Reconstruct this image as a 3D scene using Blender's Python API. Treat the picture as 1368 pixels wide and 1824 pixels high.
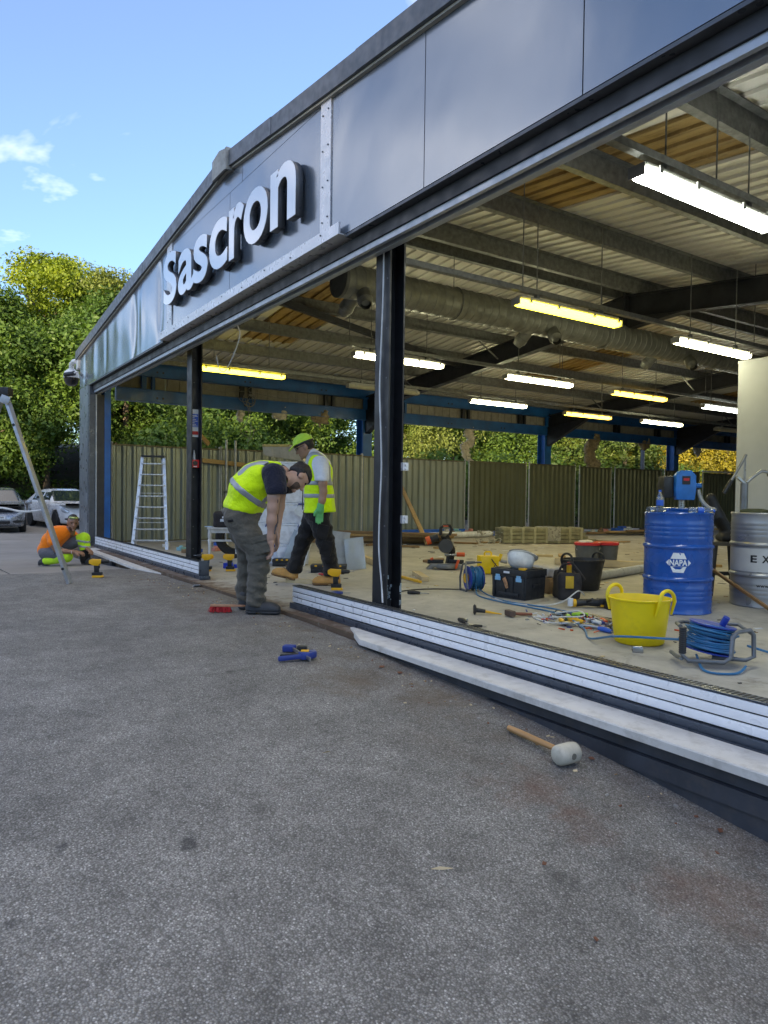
import bpy, bmesh, math, random
import numpy as np
from mathutils import Vector, Matrix, Euler

for o in list(bpy.data.objects): bpy.data.objects.remove(o)
S = bpy.context.scene
COL = S.collection
R = math.radians
PI = math.pi

# ------------------------------------------------------------------ camera
cam = bpy.data.cameras.new('camera')
camo = bpy.data.objects.new('camera', cam); COL.objects.link(camo)
cam.sensor_fit = 'VERTICAL'; cam.sensor_height = 36.0; cam.lens = 36.0 * 1259.0 / 1824.0
cam.clip_start = 0.05; cam.clip_end = 2000
# world axes: x along the open front of the garage, y into it, z up; slab top z = 0
c_right = Vector((0.5577, 0.8299, 0.0129)).normalized()
c_up = Vector((-0.0265, 0.0026, 0.9996)); c_up = (c_up - c_right * c_up.dot(c_right)).normalized()
c_back = c_right.cross(c_up)
camo.matrix_world = Matrix(((c_right.x, c_up.x, c_back.x, 0), (c_right.y, c_up.y, c_back.y, 0), (c_right.z, c_up.z, c_back.z, 1.0), (0, 0, 0, 1)))
S.camera = camo
VA = math.atan2(0.83, 0.5577)      # heading of things that face the yard

# ------------------------------------------------------------------ light
SUN_AZ = Vector((0.62, -0.78, 0)).normalized()   # horizontal direction towards the sun
SUN_EL = R(9.5)
world = bpy.data.worlds.new('World'); S.world = world; world.use_nodes = True
wn = world.node_tree.nodes; wl = world.node_tree.links; wn.clear()
sky = wn.new('ShaderNodeTexSky'); sky.sky_type = 'NISHITA'; sky.sun_disc = False
sky.sun_elevation = SUN_EL; sky.sun_rotation = math.atan2(SUN_AZ.x, SUN_AZ.y)
sky.altitude = 100; sky.air_density = 1.0; sky.dust_density = 0.0; sky.ozone_density = 4.6
bg = wn.new('ShaderNodeBackground'); bg.inputs[1].default_value = 0.15
wo = wn.new('ShaderNodeOutputWorld')
# thin broken cloud over the whole sky
tc = wn.new('ShaderNodeTexCoord'); sep = wn.new('ShaderNodeSeparateXYZ'); wl.new(tc.outputs['Generated'], sep.inputs[0])
zz = wn.new('ShaderNodeMath'); zz.operation = 'ADD'; zz.inputs[1].default_value = 0.22; wl.new(sep.outputs['Z'], zz.inputs[0])
zc = wn.new('ShaderNodeMath'); zc.operation = 'MAXIMUM'; zc.inputs[1].default_value = 0.05; wl.new(zz.outputs[0], zc.inputs[0])
dv = wn.new('ShaderNodeVectorMath'); dv.operation = 'DIVIDE'; wl.new(tc.outputs['Generated'], dv.inputs[0])
cb = wn.new('ShaderNodeCombineXYZ')
for i in range(3): wl.new(zc.outputs[0], cb.inputs[i])
wl.new(cb.outputs[0], dv.inputs[1])
cn = wn.new('ShaderNodeTexNoise'); cn.inputs['Scale'].default_value = 1.5; cn.inputs['Detail'].default_value = 6; cn.inputs['Roughness'].default_value = 0.55; cn.inputs['Distortion'].default_value = 0.5
mp = wn.new('ShaderNodeMapping'); mp.inputs['Location'].default_value = (21.539, 24.9396, 24.498); wl.new(dv.outputs[0], mp.inputs[0]); wl.new(mp.outputs[0], cn.inputs['Vector'])
cr = wn.new('ShaderNodeValToRGB'); cr.color_ramp.elements[0].position = 0.50; cr.color_ramp.elements[1].position = 0.80
cr.color_ramp.elements[0].color = (0.014, 0.014, 0.014, 1); cr.color_ramp.elements[1].color = (0.85, 0.85, 0.85, 1)
e_ = cr.color_ramp.elements.new(0.64); e_.color = (0.20, 0.20, 0.20, 1)
wl.new(cn.outputs['Fac'], cr.inputs[0])
mx = wn.new('ShaderNodeMix'); mx.data_type = 'RGBA'
hz = wn.new('ShaderNodeMapRange'); hz.inputs['From Min'].default_value = 0.02; hz.inputs['From Max'].default_value = 0.16; wl.new(sep.outputs['Z'], hz.inputs['Value'])
cm = wn.new('ShaderNodeMath'); cm.operation = 'MULTIPLY'; wl.new(cr.outputs[0], cm.inputs[0]); wl.new(hz.outputs[0], cm.inputs[1])
wl.new(cm.outputs[0], mx.inputs['Factor']); tn = wn.new('ShaderNodeMix'); tn.data_type = 'RGBA'; tn.blend_type = 'MULTIPLY'; tn.inputs[0].default_value = 1.0; tn.inputs['B'].default_value = (1.03, 0.94, 1.0, 1)
wl.new(sky.outputs[0], tn.inputs['A']); wl.new(tn.outputs['Result'], mx.inputs['A']); mx.inputs['B'].default_value = (18.0, 17.2, 16.6, 1)
wl.new(mx.outputs['Result'], bg.inputs[0]); wl.new(bg.outputs[0], wo.inputs[0])

sun = bpy.data.lights.new('sun', 'SUN'); sun.energy = 5.0; sun.angle = R(0.6); sun.color = (1.0, 0.83, 0.6)
suno = bpy.data.objects.new('sun', sun); COL.objects.link(suno)
sd = Vector((SUN_AZ.x * math.cos(SUN_EL), SUN_AZ.y * math.cos(SUN_EL), math.sin(SUN_EL)))
suno.rotation_euler = sd.to_track_quat('Z', 'Y').to_euler(); suno.location = (0, 0, 30)

vs = S.view_settings
vs.view_transform = 'Standard'; vs.look = 'None'; vs.gamma = 1.0; vs.use_curve_mapping = False
vs.exposure = 1.62
vs.use_white_balance = True; vs.white_balance_temperature = 7600
S.render.engine = 'CYCLES'
S.cycles.max_bounces = 5; S.cycles.diffuse_bounces = 3; S.cycles.glossy_bounces = 3; S.cycles.transmission_bounces = 4; S.cycles.transparent_max_bounces = 4
S.cycles.caustics_reflective = False; S.cycles.caustics_refractive = False; S.cycles.sample_clamp_indirect = 6.0

# ------------------------------------------------------------------ materials
MATS = {}
def nodes_of(name):
    m = bpy.data.materials.new(name); m.use_nodes = True
    nt = m.node_tree; nt.nodes.clear()
    out = nt.nodes.new('ShaderNodeOutputMaterial'); b = nt.nodes.new('ShaderNodeBsdfPrincipled')
    nt.links.new(b.outputs[0], out.inputs[0])
    return m, nt, b, out
def N(nt, typ, **kw):
    n = nt.nodes.new(typ)
    for k, v in kw.items():
        if k.startswith('i_'):
            key = k[2:].replace('_', ' ')
            n.inputs[key].default_value = v
        else: setattr(n, k, v)
    return n
def ramp(nt, fac, stops, link=True):
    r = nt.nodes.new('ShaderNodeValToRGB'); e = r.color_ramp.elements
    while len(e) < len(stops): e.new(0.5)
    for k, (p, c) in zip(e, stops):
        k.position = p; k.color = (c[0], c[1], c[2], 1) if hasattr(c, '__len__') else (c, c, c, 1)
    nt.links.new(fac, r.inputs[0]); return r.outputs[0]
def mixc(nt, fac, a, b, blend='MIX'):
    m = nt.nodes.new('ShaderNodeMix'); m.data_type = 'RGBA'; m.blend_type = blend
    for key, v in (('Factor', fac), ('A', a), ('B', b)):
        if hasattr(v, 'is_output'): nt.links.new(v, m.inputs[key])
        elif key == 'Factor': m.inputs[0].default_value = v
        else: m.inputs[key].default_value = (v[0], v[1], v[2], 1)
    return m.outputs['Result']
def noise(nt, scale, detail=4, rough=0.55, coord='Object', dist=0.0, stretch=None):
    t = nt.nodes.new('ShaderNodeTexCoord'); n = nt.nodes.new('ShaderNodeTexNoise')
    n.inputs['Scale'].default_value = scale; n.inputs['Detail'].default_value = detail; n.inputs['Roughness'].default_value = rough; n.inputs['Distortion'].default_value = dist
    if stretch:
        mp = nt.nodes.new('ShaderNodeMapping'); mp.inputs['Scale'].default_value = stretch
        nt.links.new(t.outputs[coord], mp.inputs[0]); nt.links.new(mp.outputs[0], n.inputs['Vector'])
    else: nt.links.new(t.outputs[coord], n.inputs['Vector'])
    return n.outputs['Fac']
def bump(nt, b, height, strength=0.3, dist=0.01, prev=None):
    k = nt.nodes.new('ShaderNodeBump'); k.inputs['Strength'].default_value = strength; k.inputs['Distance'].default_value = dist
    nt.links.new(height, k.inputs['Height'])
    if prev: nt.links.new(prev, k.inputs['Normal'])
    if b: nt.links.new(k.outputs[0], b.inputs['Normal'])
    return k.outputs[0]
def mat(name, col, rough=0.6, metal=0.0, var=0.18, scale=9.0, bmp=0.0, bscale=60.0, bdist=0.004, dirt=0.0, dirtcol=(0.12, 0.09, 0.06), rvar=0.12, spec=0.5, stretch=None, coat=0.0, sheen=0.0, trans=0.0, emit=0.0):
    """painted / plastic / metal / cloth base with tone variation, wear and fine relief"""
    if name in MATS: return MATS[name]
    m, nt, b, out = nodes_of(name)
    n = noise(nt, scale, 3, 0.6, stretch=stretch)
    c = mixc(nt, ramp(nt, n, [(0.3, 0), (0.7, 1)]), [max(0, k * (1 - var)) for k in col], [min(1, k * (1 + var)) for k in col])
    if dirt > 0:
        d = noise(nt, scale * 2.3, 5, 0.7)
        c = mixc(nt, ramp(nt, d, [(0.62 - dirt * 0.25, 0), (0.8, dirt)]), c, dirtcol)
    nt.links.new(c, b.inputs['Base Color'])
    r = noise(nt, scale * 1.7, 1, 0.6)
    nt.links.new(ramp(nt, r, [(0.3, max(0.02, rough - rvar)), (0.7, min(1, rough + rvar))]), b.inputs['Roughness'])
    b.inputs['Metallic'].default_value = metal; b.inputs['Specular IOR Level'].default_value = spec
    b.inputs['Coat Weight'].default_value = coat; b.inputs['Coat Roughness'].default_value = 0.05
    b.inputs['Sheen Weight'].default_value = sheen; b.inputs['Transmission Weight'].default_value = trans
    if emit: b.inputs['Emission Strength'].default_value = emit; b.inputs['Emission Color'].default_value = (*col, 1)
    if bmp > 0: bump(nt, b, noise(nt, bscale, 3, 0.6, stretch=stretch), bmp, bdist)
    MATS[name] = m; return m

# ------------------------------------------------------------------ mesh helpers
def setmat(o, m):
    if m is None: return
    ms = m if isinstance(m, (list, tuple)) else [m]
    for k in ms: o.data.materials.append(k)
class MB:
    def __init__(s): s.v = []; s.f = []; s.mi = []; s.cur = 0
    def add(s, vs, fs):
        k = len(s.v); s.v += [tuple(v) for v in vs]; s.f += [[i + k for i in f] for f in fs]; s.mi += [s.cur] * len(fs); return s
    def mat(s, i): s.cur = i; return s
    def box(s, c, d, rot=None):
        hx, hy, hz = d[0] / 2, d[1] / 2, d[2] / 2
        p = [Vector((x * hx, y * hy, z * hz)) for z in (-1, 1) for y in (-1, 1) for x in (-1, 1)]
        if rot is not None:
            M = rot if isinstance(rot, Matrix) else Euler(rot).to_matrix()
            p = [M @ q for q in p]
        c = Vector(c)
        return s.add([q + c for q in p], [(0, 2, 3, 1), (4, 5, 7, 6), (0, 1, 5, 4), (2, 6, 7, 3), (0, 4, 6, 2), (1, 3, 7, 5)])
    def bb(s, x0, x1, y0, y1, z0, z1): return s.box(((x0 + x1) / 2, (y0 + y1) / 2, (z0 + z1) / 2), (abs(x1 - x0), abs(y1 - y0), abs(z1 - z0)))
    def bar(s, a, b, w, h, up=(0, 0, 1)):
        """box beam from a to b"""
        a = Vector(a); b = Vector(b); z = (b - a); L = z.length; z.normalize(); u = Vector(up)
        x = u.cross(z)
        if x.length < 1e-4: x = Vector((1, 0, 0)).cross(z)
        x.normalize(); y = z.cross(x)
        return s.box((a + b) / 2, (w, h, L), Matrix((x, y, z)).transposed())
    def tube(s, path, r, n=8, closed=False, cap=True):
        P = [Vector(p) for p in path]; m = len(P); rr = r if hasattr(r, '__len__') else [r] * m
        T = []
        for i in range(m):
            a = P[(i - 1) % m] if (closed or i > 0) else P[i]; b = P[(i + 1) % m] if (closed or i < m - 1) else P[i]
            t = (b - a); T.append(t.normalized() if t.length > 1e-9 else Vector((0, 0, 1)))
        u = T[0].orthogonal().normalized(); vs = []
        for i in range(m):
            u = (u - T[i] * u.dot(T[i]))
            u = u.normalized() if u.length > 1e-6 else T[i].orthogonal().normalized()
            w = T[i].cross(u)
            for k in range(n):
                a = 2 * PI * k / n; vs.append(P[i] + (u * math.cos(a) + w * math.sin(a)) * rr[i])
        fs = []
        for i in range(m if closed else m - 1):
            j = (i + 1) % m
            for k in range(n): fs.append((i * n + k, i * n + (k + 1) % n, j * n + (k + 1) % n, j * n + k))
        if cap and not closed: fs.append(list(range(n))[::-1]); fs.append([(m - 1) * n + k for k in range(n)])
        return s.add(vs, fs)
    def lathe(s, prof, n=24, c=(0, 0, 0), M=None, sx=1.0, sy=1.0):
        """profile of (radius, height); closed ends where radius is 0"""
        c = Vector(c); vs = []; fs = []; m = len(prof)
        for r, z in prof:
            for k in range(n):
                a = 2 * PI * k / n; p = Vector((r * math.cos(a) * sx, r * math.sin(a) * sy, z))
                vs.append((M @ p if M else p) + c)
        for i in range(m - 1):
            for k in range(n): fs.append((i * n + k, i * n + (k + 1) % n, (i + 1) * n + (k + 1) % n, (i + 1) * n + k))
        if prof[0][0] > 1e-6: fs.append(list(range(n))[::-1])
        if prof[-1][0] > 1e-6: fs.append([(m - 1) * n + k for k in range(n)])
        return s.add(vs, fs)
    def cyl(s, a, b, r, n=12, r2=None): return s.tube([a, b], [r, r if r2 is None else r2], n)
    def prism(s, poly, fn, t0, t1):
        """poly of (u,v), fn(u,v,t) -> point"""
        m = len(poly)
        vs = [fn(u, v, t0) for u, v in poly] + [fn(u, v, t1) for u, v in poly]
        fs = [list(range(m))[::-1], list(range(m, 2 * m))] + [(i, (i + 1) % m, m + (i + 1) % m, m + i) for i in range(m)]
        return s.add(vs, fs)
    def grid(s, fn, nu, nv):
        vs = [fn(i / nu, j / nv) for i in range(nu + 1) for j in range(nv + 1)]
        fs = [(i * (nv + 1) + j, (i + 1) * (nv + 1) + j, (i + 1) * (nv + 1) + j + 1, i * (nv + 1) + j + 1) for i in range(nu) for j in range(nv)]
        return s.add(vs, fs)
    def mesh(s, name):
        me = bpy.data.meshes.new(name); me.from_pydata(s.v, [], s.f)
        if any(s.mi): me.polygons.foreach_set('material_index', s.mi)
        return me
    def build(s, name, m=None, parent=None, smooth=40, bevel=0.0, recalc=True, loc=None):
        me = s.mesh(name)
        if recalc:
            bm = bmesh.new(); bm.from_mesh(me); bmesh.ops.recalc_face_normals(bm, faces=bm.faces)
            if bevel > 0:
                es = [e for e in bm.edges if len(e.link_faces) == 2 and e.calc_face_angle(0) > 0.6]
                try: bmesh.ops.bevel(bm, geom=es, offset=bevel, offset_type='OFFSET', segments=2, profile=0.6, affect='EDGES', clamp_overlap=True)
                except Exception: pass
            bm.to_mesh(me); bm.free()
        if smooth: me.shade_smooth(); me.set_sharp_from_angle(angle=R(smooth))
        return link(name, me, m, parent, loc)
def link(name, me, m=None, parent=None, loc=None):
    o = bpy.data.objects.new(name, me); COL.objects.link(o)
    if m is not None and len(me.materials) == 0: setmat(o, m)
    if parent is not None: o.parent = parent
    if loc is not None: o.location = loc
    return o
def tag(o, label=None, cat=None, group=None, kind=None):
    if label: o['label'] = label
    if cat: o['category'] = cat
    if group: o['group'] = group
    if kind: o['kind'] = kind
    return o
def thing(name, label, cat, loc=(0, 0, 0), rz=0.0, group=None):
    o = bpy.data.objects.new(name, None); COL.objects.link(o); o.empty_display_size = 0.1
    o.location = loc; o.rotation_euler = (0, 0, rz)
    return tag(o, label, cat, group)
def copy_tree(o, parent=None, skip=()):
    c = o.copy(); COL.objects.link(c)
    if parent is not None: c.parent = parent
    for ch in list(o.children): copy_tree(ch, c)
    return c
def struct(o): o['kind'] = 'structure'; return o

# ------------------------------------------------------------------ implicit surfaces (surface nets)
def nets(f, lo, hi, h, sm=1):
    lo = np.array(lo, float); hi = np.array(hi, float); n = np.ceil((hi - lo) / h).astype(int) + 1
    ax = [lo[i] + np.arange(n[i]) * h for i in range(3)]
    P = np.stack(np.meshgrid(*ax, indexing='ij'), -1)
    V = f(P); ins = V < 0
    c = n - 1
    def cor(A, d): return A[d[0]:d[0] + c[0], d[1]:d[1] + c[1], d[2]:d[2] + c[2]]
    ds = [(i, j, k) for i in (0, 1) for j in (0, 1) for k in (0, 1)]
    cnt = sum(cor(ins, d).astype(np.int8) for d in ds)
    act = (cnt > 0) & (cnt < 8)
    idx = np.argwhere(act)
    if len(idx) == 0: return [], []
    acc = np.zeros((len(idx), 3)); w = np.zeros(len(idx))
    for d in ds:
        for a in range(3):
            if d[a]: continue
            e = list(d); e[a] = 1
            i0 = idx + np.array(d); i1 = idx + np.array(e)
            v0 = V[i0[:, 0], i0[:, 1], i0[:, 2]]; v1 = V[i1[:, 0], i1[:, 1], i1[:, 2]]
            cr = (v0 < 0) != (v1 < 0); t = np.where(cr, v0 / np.where(v0 == v1, 1, v0 - v1), 0)
            p = i0 + 0.0; p[:, a] += t
            acc[cr] += p[cr]; w[cr] += 1
    vt = lo + acc / w[:, None] * h
    num = -np.ones(tuple(c), int); num[act] = np.arange(len(idx))
    faces = []
    for a in range(3):
        b, g = (a + 1) % 3, (a + 2) % 3
        s0 = [slice(None)] * 3; s1 = [slice(None)] * 3
        s0[a] = slice(0, -1); s1[a] = slice(1, None)
        A0 = ins[tuple(s0)]; A1 = ins[tuple(s1)]
        ed = np.argwhere(A0 != A1)
        ok = (ed[:, b] > 0) & (ed[:, g] > 0) & (ed[:, b] < c[b]) & (ed[:, g] < c[g]); ed = ed[ok]
        q = []
        for db, dg in ((1, 1), (0, 1), (0, 0), (1, 0)):
            k = ed.copy(); k[:, b] -= db; k[:, g] -= dg; q.append(num[k[:, 0], k[:, 1], k[:, 2]])
        q = np.stack(q, 1); fl = A0[ed[:, 0], ed[:, 1], ed[:, 2]]
        q[~fl] = q[~fl][:, ::-1]; faces.append(q)
    F = np.concatenate(faces); F = F[(F >= 0).all(1)]
    for _ in range(sm):
        acc = np.zeros_like(vt); cnt_ = np.zeros(len(vt))
        for a, b in ((0, 1), (1, 2), (2, 3), (3, 0)):
            i, j = F[:, a], F[:, b]
            for c_ in range(3): acc[:, c_] += np.bincount(i, vt[j, c_], len(vt)) + np.bincount(j, vt[i, c_], len(vt))
            cnt_ += np.bincount(i, minlength=len(vt)) + np.bincount(j, minlength=len(vt))
        vt = vt * 0.4 + 0.6 * acc / np.maximum(cnt_, 1)[:, None]
    return vt.tolist(), F.tolist()
def blob(name, f, lo, hi, h, m, parent=None, loc=None, sm=1):
    v, fc = nets(f, lo, hi, h, sm)
    me = bpy.data.meshes.new(name); me.from_pydata(v, [], fc); me.shade_smooth()
    return link(name, me, m, parent, loc)
A3 = lambda t: np.array(t, float)
def sc(P, a, b, ra, rb):
    a = A3(a); b = A3(b); d = b - a; t = np.clip(((P - a) @ d) / max(d @ d, 1e-9), 0, 1)
    return np.linalg.norm(P - a - t[..., None] * d, axis=-1) - (ra + t * (rb - ra))
def chain(P, pts, k=0.03):
    """pts: (x,y,z,r) polyline of round cones"""
    d = None
    for a, b in zip(pts[:-1], pts[1:]):
        e = sc(P, a[:3], b[:3], a[3], b[3]); d = e if d is None else smin(d, e, k)
    return d
def ell(P, c, r, rot=None):
    q = P - A3(c)
    if rot is not None: q = q @ np.array(rot.to_matrix() if isinstance(rot, Euler) else rot)
    r = A3(r); k0 = np.linalg.norm(q / r, axis=-1); k1 = np.linalg.norm(q / (r * r), axis=-1)
    return k0 * (k0 - 1) / np.maximum(k1, 1e-6)
def rbox(P, c, hs, r=0.02, rot=None):
    q = P - A3(c)
    if rot is not None: q = q @ np.array(rot.to_matrix() if isinstance(rot, Euler) else rot)
    q = np.abs(q) - (A3(hs) - r)
    return np.linalg.norm(np.maximum(q, 0), axis=-1) + np.minimum(q.max(-1), 0) - r
def smin(a, b, k):
    h = np.clip(0.5 + 0.5 * (b - a) / k, 0, 1); return b + (a - b) * h - k * h * (1 - h)
def su(k, *ds):
    d = ds[0]
    for e in ds[1:]: d = smin(d, e, k)
    return d
def plane(P, n, o):
    """negative on the side n points away from"""
    n = A3(n); n = n / np.linalg.norm(n); return (P - A3(o)) @ n
_rw = np.random.RandomState(5)
_W = [(_rw.normal(size=3), _rw.rand() * 6.28) for _ in range(10)]
def wob(P, s, amp, z=1.0):
    d = 0
    for w, ph in _W: d = d + np.sin((P * A3((1, 1, z))) @ (w * s) + ph)
    return d * amp / 4.0

# ================================================================== setting
XS = [-120, -34, -26, -16, -14, -12, -10.2, -9.6, -7, -5, -3.85, -3.4, -2.7, -2.1, -1.34, 0, 2, 6, 120]
ZS = [-.34, -.34, -.33, -.27, -.22, -.13, -.055, -.04, -.02, -.025, -.05, -.075, -.10, -.15, -.25, -.36, -.44, -.5, -.5]
def gz(x, y=0): return float(np.interp(x, XS, ZS))
BRN, RST, DRK = (0.105, 0.072, 0.045), (0.13, 0.062, 0.038), (0.045, 0.043, 0.041)
STAINS = [(-3.45, 2.12, .42, BRN, .7), (-2.95, 2.32, .35, BRN, .75), (-2.0, 2.1, .32, RST, .55), (-1.75, 2.05, .22, RST, .6), (-1.25, 2.12, .3, RST, .55), (-3.9, 1.55, .07, DRK, .7), (-2.35, 1.05, .09, DRK, .5), (-1.55, 1.75, .1, DRK, .55), (-3.6, .4, .06, DRK, .7)]
def asphalt_mat():
    m, nt, b, out = nodes_of('asphalt')
    t = N(nt, 'ShaderNodeTexCoord'); L = nt.links
    def vor(scale, feat='F1', rnd=1.0):
        v = N(nt, 'ShaderNodeTexVoronoi'); v.feature = feat; v.inputs['Scale'].default_value = scale; v.inputs['Randomness'].default_value = rnd
        L.new(t.outputs['Object'], v.inputs['Vector']); return v
    v1 = vor(165.0); v2 = vor(80.0)
    sepc = N(nt, 'ShaderNodeSeparateColor'); L.new(v1.outputs['Color'], sepc.inputs[0])
    stone = ramp(nt, sepc.outputs[0], [(0.0, (0.125, 0.123, 0.114)), (0.5, (0.228, 0.224, 0.209)), (0.85, (0.29, 0.285, 0.266)), (0.955, (0.355, 0.348, 0.325)), (0.99, (0.50, 0.49, 0.465))])
    sep2 = N(nt, 'ShaderNodeSeparateColor'); L.new(v2.outputs['Color'], sep2.inputs[0])
    stone = mixc(nt, ramp(nt, sep2.outputs[1], [(0.82, 0), (0.88, 0.3)]), stone, (0.24, 0.225, 0.21))
    stone = mixc(nt, ramp(nt, sep2.outputs[2], [(0.975, 0), (0.98, 0.7)]), stone, (0.36, 0.35, 0.33))
    # tarry joints between the stones
    stone = mixc(nt, ramp(nt, v1.outputs['Distance'], [(0.33, 0), (0.7, 0.75)]), stone, (0.085, 0.079, 0.072))
    # large tonal drift: worn pale areas, damp darker ones, brown dirt
    big = noise(nt, 0.55, 3, 0.6); mid = noise(nt, 2.6, 3, 0.65); sml = noise(nt, 9.0, 3, 0.65)
    stone = mixc(nt, 1.0, stone, ramp(nt, big, [(0.3, 0.82), (0.7, 1.18)]), 'MULTIPLY')
    stone = mixc(nt, 1.0, stone, ramp(nt, mid, [(0.3, 0.80), (0.72, 1.18)]), 'MULTIPLY')
    stone = mixc(nt, 1.0, stone, ramp(nt, sml, [(0.28, 0.78), (0.5, 1.02), (0.75, 1.16)]), 'MULTIPLY')
    # brown washed-out dirt lying along the foot of the sill (y towards the building) and in blotches
    sx = N(nt, 'ShaderNodeSeparateXYZ'); L.new(t.outputs['Object'], sx.inputs[0])
    ad = N(nt, 'ShaderNodeMath', operation='ADD'); L.new(sx.outputs['Y'], ad.inputs[0])
    sc_ = N(nt, 'ShaderNodeMath', operation='MULTIPLY_ADD'); L.new(noise(nt, 1.7, 4, 0.62), sc_.inputs[0]); sc_.inputs[1].default_value = 2.2; sc_.inputs[2].default_value = -1.15
    L.new(sc_.outputs[0], ad.inputs[1])
    near = ramp(nt, ad.outputs[0], [(0.0, 0), (1.0, 1)])
    mr = N(nt, 'ShaderNodeMapRange'); mr.inputs['From Min'].default_value = 1.75; mr.inputs['From Max'].default_value = 2.75; L.new(ad.outputs[0], mr.inputs['Value'])
    dirt_f = N(nt, 'ShaderNodeMath', operation='MULTIPLY'); L.new(mr.outputs[0], dirt_f.inputs[0]); L.new(ramp(nt, noise(nt, 5.5, 4, 0.7), [(0.36, 0.0), (0.62, 0.6)]), dirt_f.inputs[1])
    stone = mixc(nt, dirt_f.outputs[0], stone, (0.10, 0.066, 0.042))
    rust = ramp(nt, noise(nt, 1.25, 3, 0.6), [(0.66, 0), (0.76, 0.35)])
    stone = mixc(nt, rust, stone, (0.10, 0.06, 0.04))
    # separate old stains
    for sx_, sy_, rr_, col_, k_ in STAINS:
        d_ = N(nt, 'ShaderNodeVectorMath', operation='DISTANCE'); d_.inputs[1].default_value = (sx_, sy_, gz(sx_)); L.new(t.outputs['Object'], d_.inputs[0])
        w_ = N(nt, 'ShaderNodeMath', operation='MULTIPLY_ADD'); L.new(noise(nt, 7.0, 4, 0.7), w_.inputs[0]); w_.inputs[1].default_value = rr_ * 2.4; L.new(d_.outputs['Value'], w_.inputs[2])
        mr_ = N(nt, 'ShaderNodeMapRange'); mr_.inputs['From Min'].default_value = rr_ * 1.95; mr_.inputs['From Max'].default_value = rr_ * 1.05; mr_.inputs['To Max'].default_value = k_; L.new(w_.outputs[0], mr_.inputs['Value'])
        stone = mixc(nt, mr_.outputs[0], stone, col_)
    oil = ramp(nt, noise(nt, 4.2, 3, 0.5), [(0.735, 0), (0.775, 0.75)])
    stone = mixc(nt, oil, stone, (0.035, 0.035, 0.036))
    L.new(stone, b.inputs['Base Color'])
    L.new(ramp(nt, sepc.outputs[1], [(0, 0.55), (1, 0.9)]), b.inputs['Roughness'])
    b.inputs['Specular IOR Level'].default_value = 0.4
    h1 = mixc(nt, 0.45, v1.outputs['Distance'], v2.outputs['Distance'])
    k = bump(nt, None, noise(nt, 26, 4, 0.6), 0.35, 0.012)
    inv = N(nt, 'ShaderNodeMath', operation='SUBTRACT'); inv.inputs[0].default_value = 1.0; L.new(h1, inv.inputs[1])
    bump(nt, b, inv.outputs[0], 0.9, 0.007, k)
    return m
def yard_mat():
    m, nt, b, out = nodes_of('yard_concrete')
    c = mixc(nt, ramp(nt, noise(nt, 0.6, 6, 0.6), [(0.3, 0), (0.7, 1)]), (0.20, 0.19, 0.175), (0.30, 0.285, 0.265))
    c = mixc(nt, 1.0, c, ramp(nt, noise(nt, 5.0, 6, 0.7, stretch=(3.5, 0.6, 1)), [(0.25, 0.75), (0.75, 1.12)]), 'MULTIPLY')
    c = mixc(nt, ramp(nt, noise(nt, 1.3, 6, 0.7), [(0.6, 0), (0.72, 0.5)]), c, (0.10, 0.09, 0.08))
    nt.links.new(c, b.inputs['Base Color']); b.inputs['Roughness'].default_value = 0.85
    bump(nt, b, noise(nt, 14, 5, 0.7, stretch=(5, 0.7, 1)), 0.35, 0.01); return m
def floor_mat():
    m, nt, b, out = nodes_of('slab_concrete')
    c = mixc(nt, ramp(nt, noise(nt, 0.8, 7, 0.62), [(0.28, 0), (0.72, 1)]), (0.36, 0.33, 0.275), (0.52, 0.48, 0.405))
    c = mixc(nt, 1.0, c, ramp(nt, noise(nt, 4.5, 7, 0.7), [(0.3, 0.78), (0.7, 1.12)]), 'MULTIPLY')
    c = mixc(nt, ramp(nt, noise(nt, 2.2, 8, 0.72, dist=0.7), [(0.56, 0), (0.7, 0.65)]), c, (0.13, 0.105, 0.075))
    c = mixc(nt, ramp(nt, noise(nt, 21, 4, 0.6), [(0.66, 0), (0.72, 0.7)]), c, (0.07, 0.06, 0.05))
    c = mixc(nt, ramp(nt, noise(nt, 38, 3, 0.6), [(0.69, 0), (0.73, 0.6)]), c, (0.55, 0.53, 0.48))
    # the broken front edge is stained brown
    t = N(nt, 'ShaderNodeTexCoord'); sx = N(nt, 'ShaderNodeSeparateXYZ'); nt.links.new(t.outputs['Object'], sx.inputs[0])
    ad = N(nt, 'ShaderNodeMath', operation='MULTIPLY_ADD'); nt.links.new(noise(nt, 6, 6, 0.7), ad.inputs[0]); ad.inputs[1].default_value = -0.9; nt.links.new(sx.outputs['Y'], ad.inputs[2])
    mr = N(nt, 'ShaderNodeMapRange'); mr.inputs['From Min'].default_value = 2.55; mr.inputs['From Max'].default_value = 2.25; nt.links.new(ad.outputs[0], mr.inputs['Value'])
    c = mixc(nt, mr.outputs[0], c, (0.12, 0.075, 0.045))
    nt.links.new(c, b.inputs['Base Color'])
    nt.links.new(ramp(nt, noise(nt, 3, 6, 0.7), [(0.3, 0.55), (0.7, 0.9)]), b.inputs['Roughness'])
    bump(nt, b, noise(nt, 40, 5, 0.7), 0.3, 0.006); return m
def earth_mat():
    m, nt, b, out = nodes_of('earth_bank')
    c = mixc(nt, ramp(nt, noise(nt, 0.7, 7, 0.65), [(0.35, 0), (0.65, 1)]), (0.035, 0.05, 0.018), (0.075, 0.062, 0.035))
    nt.links.new(c, b.inputs['Base Color']); b.inputs['Roughness'].default_value = 0.95
    bump(nt, b, noise(nt, 3, 7, 0.7), 0.8, 0.15); return m

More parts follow.
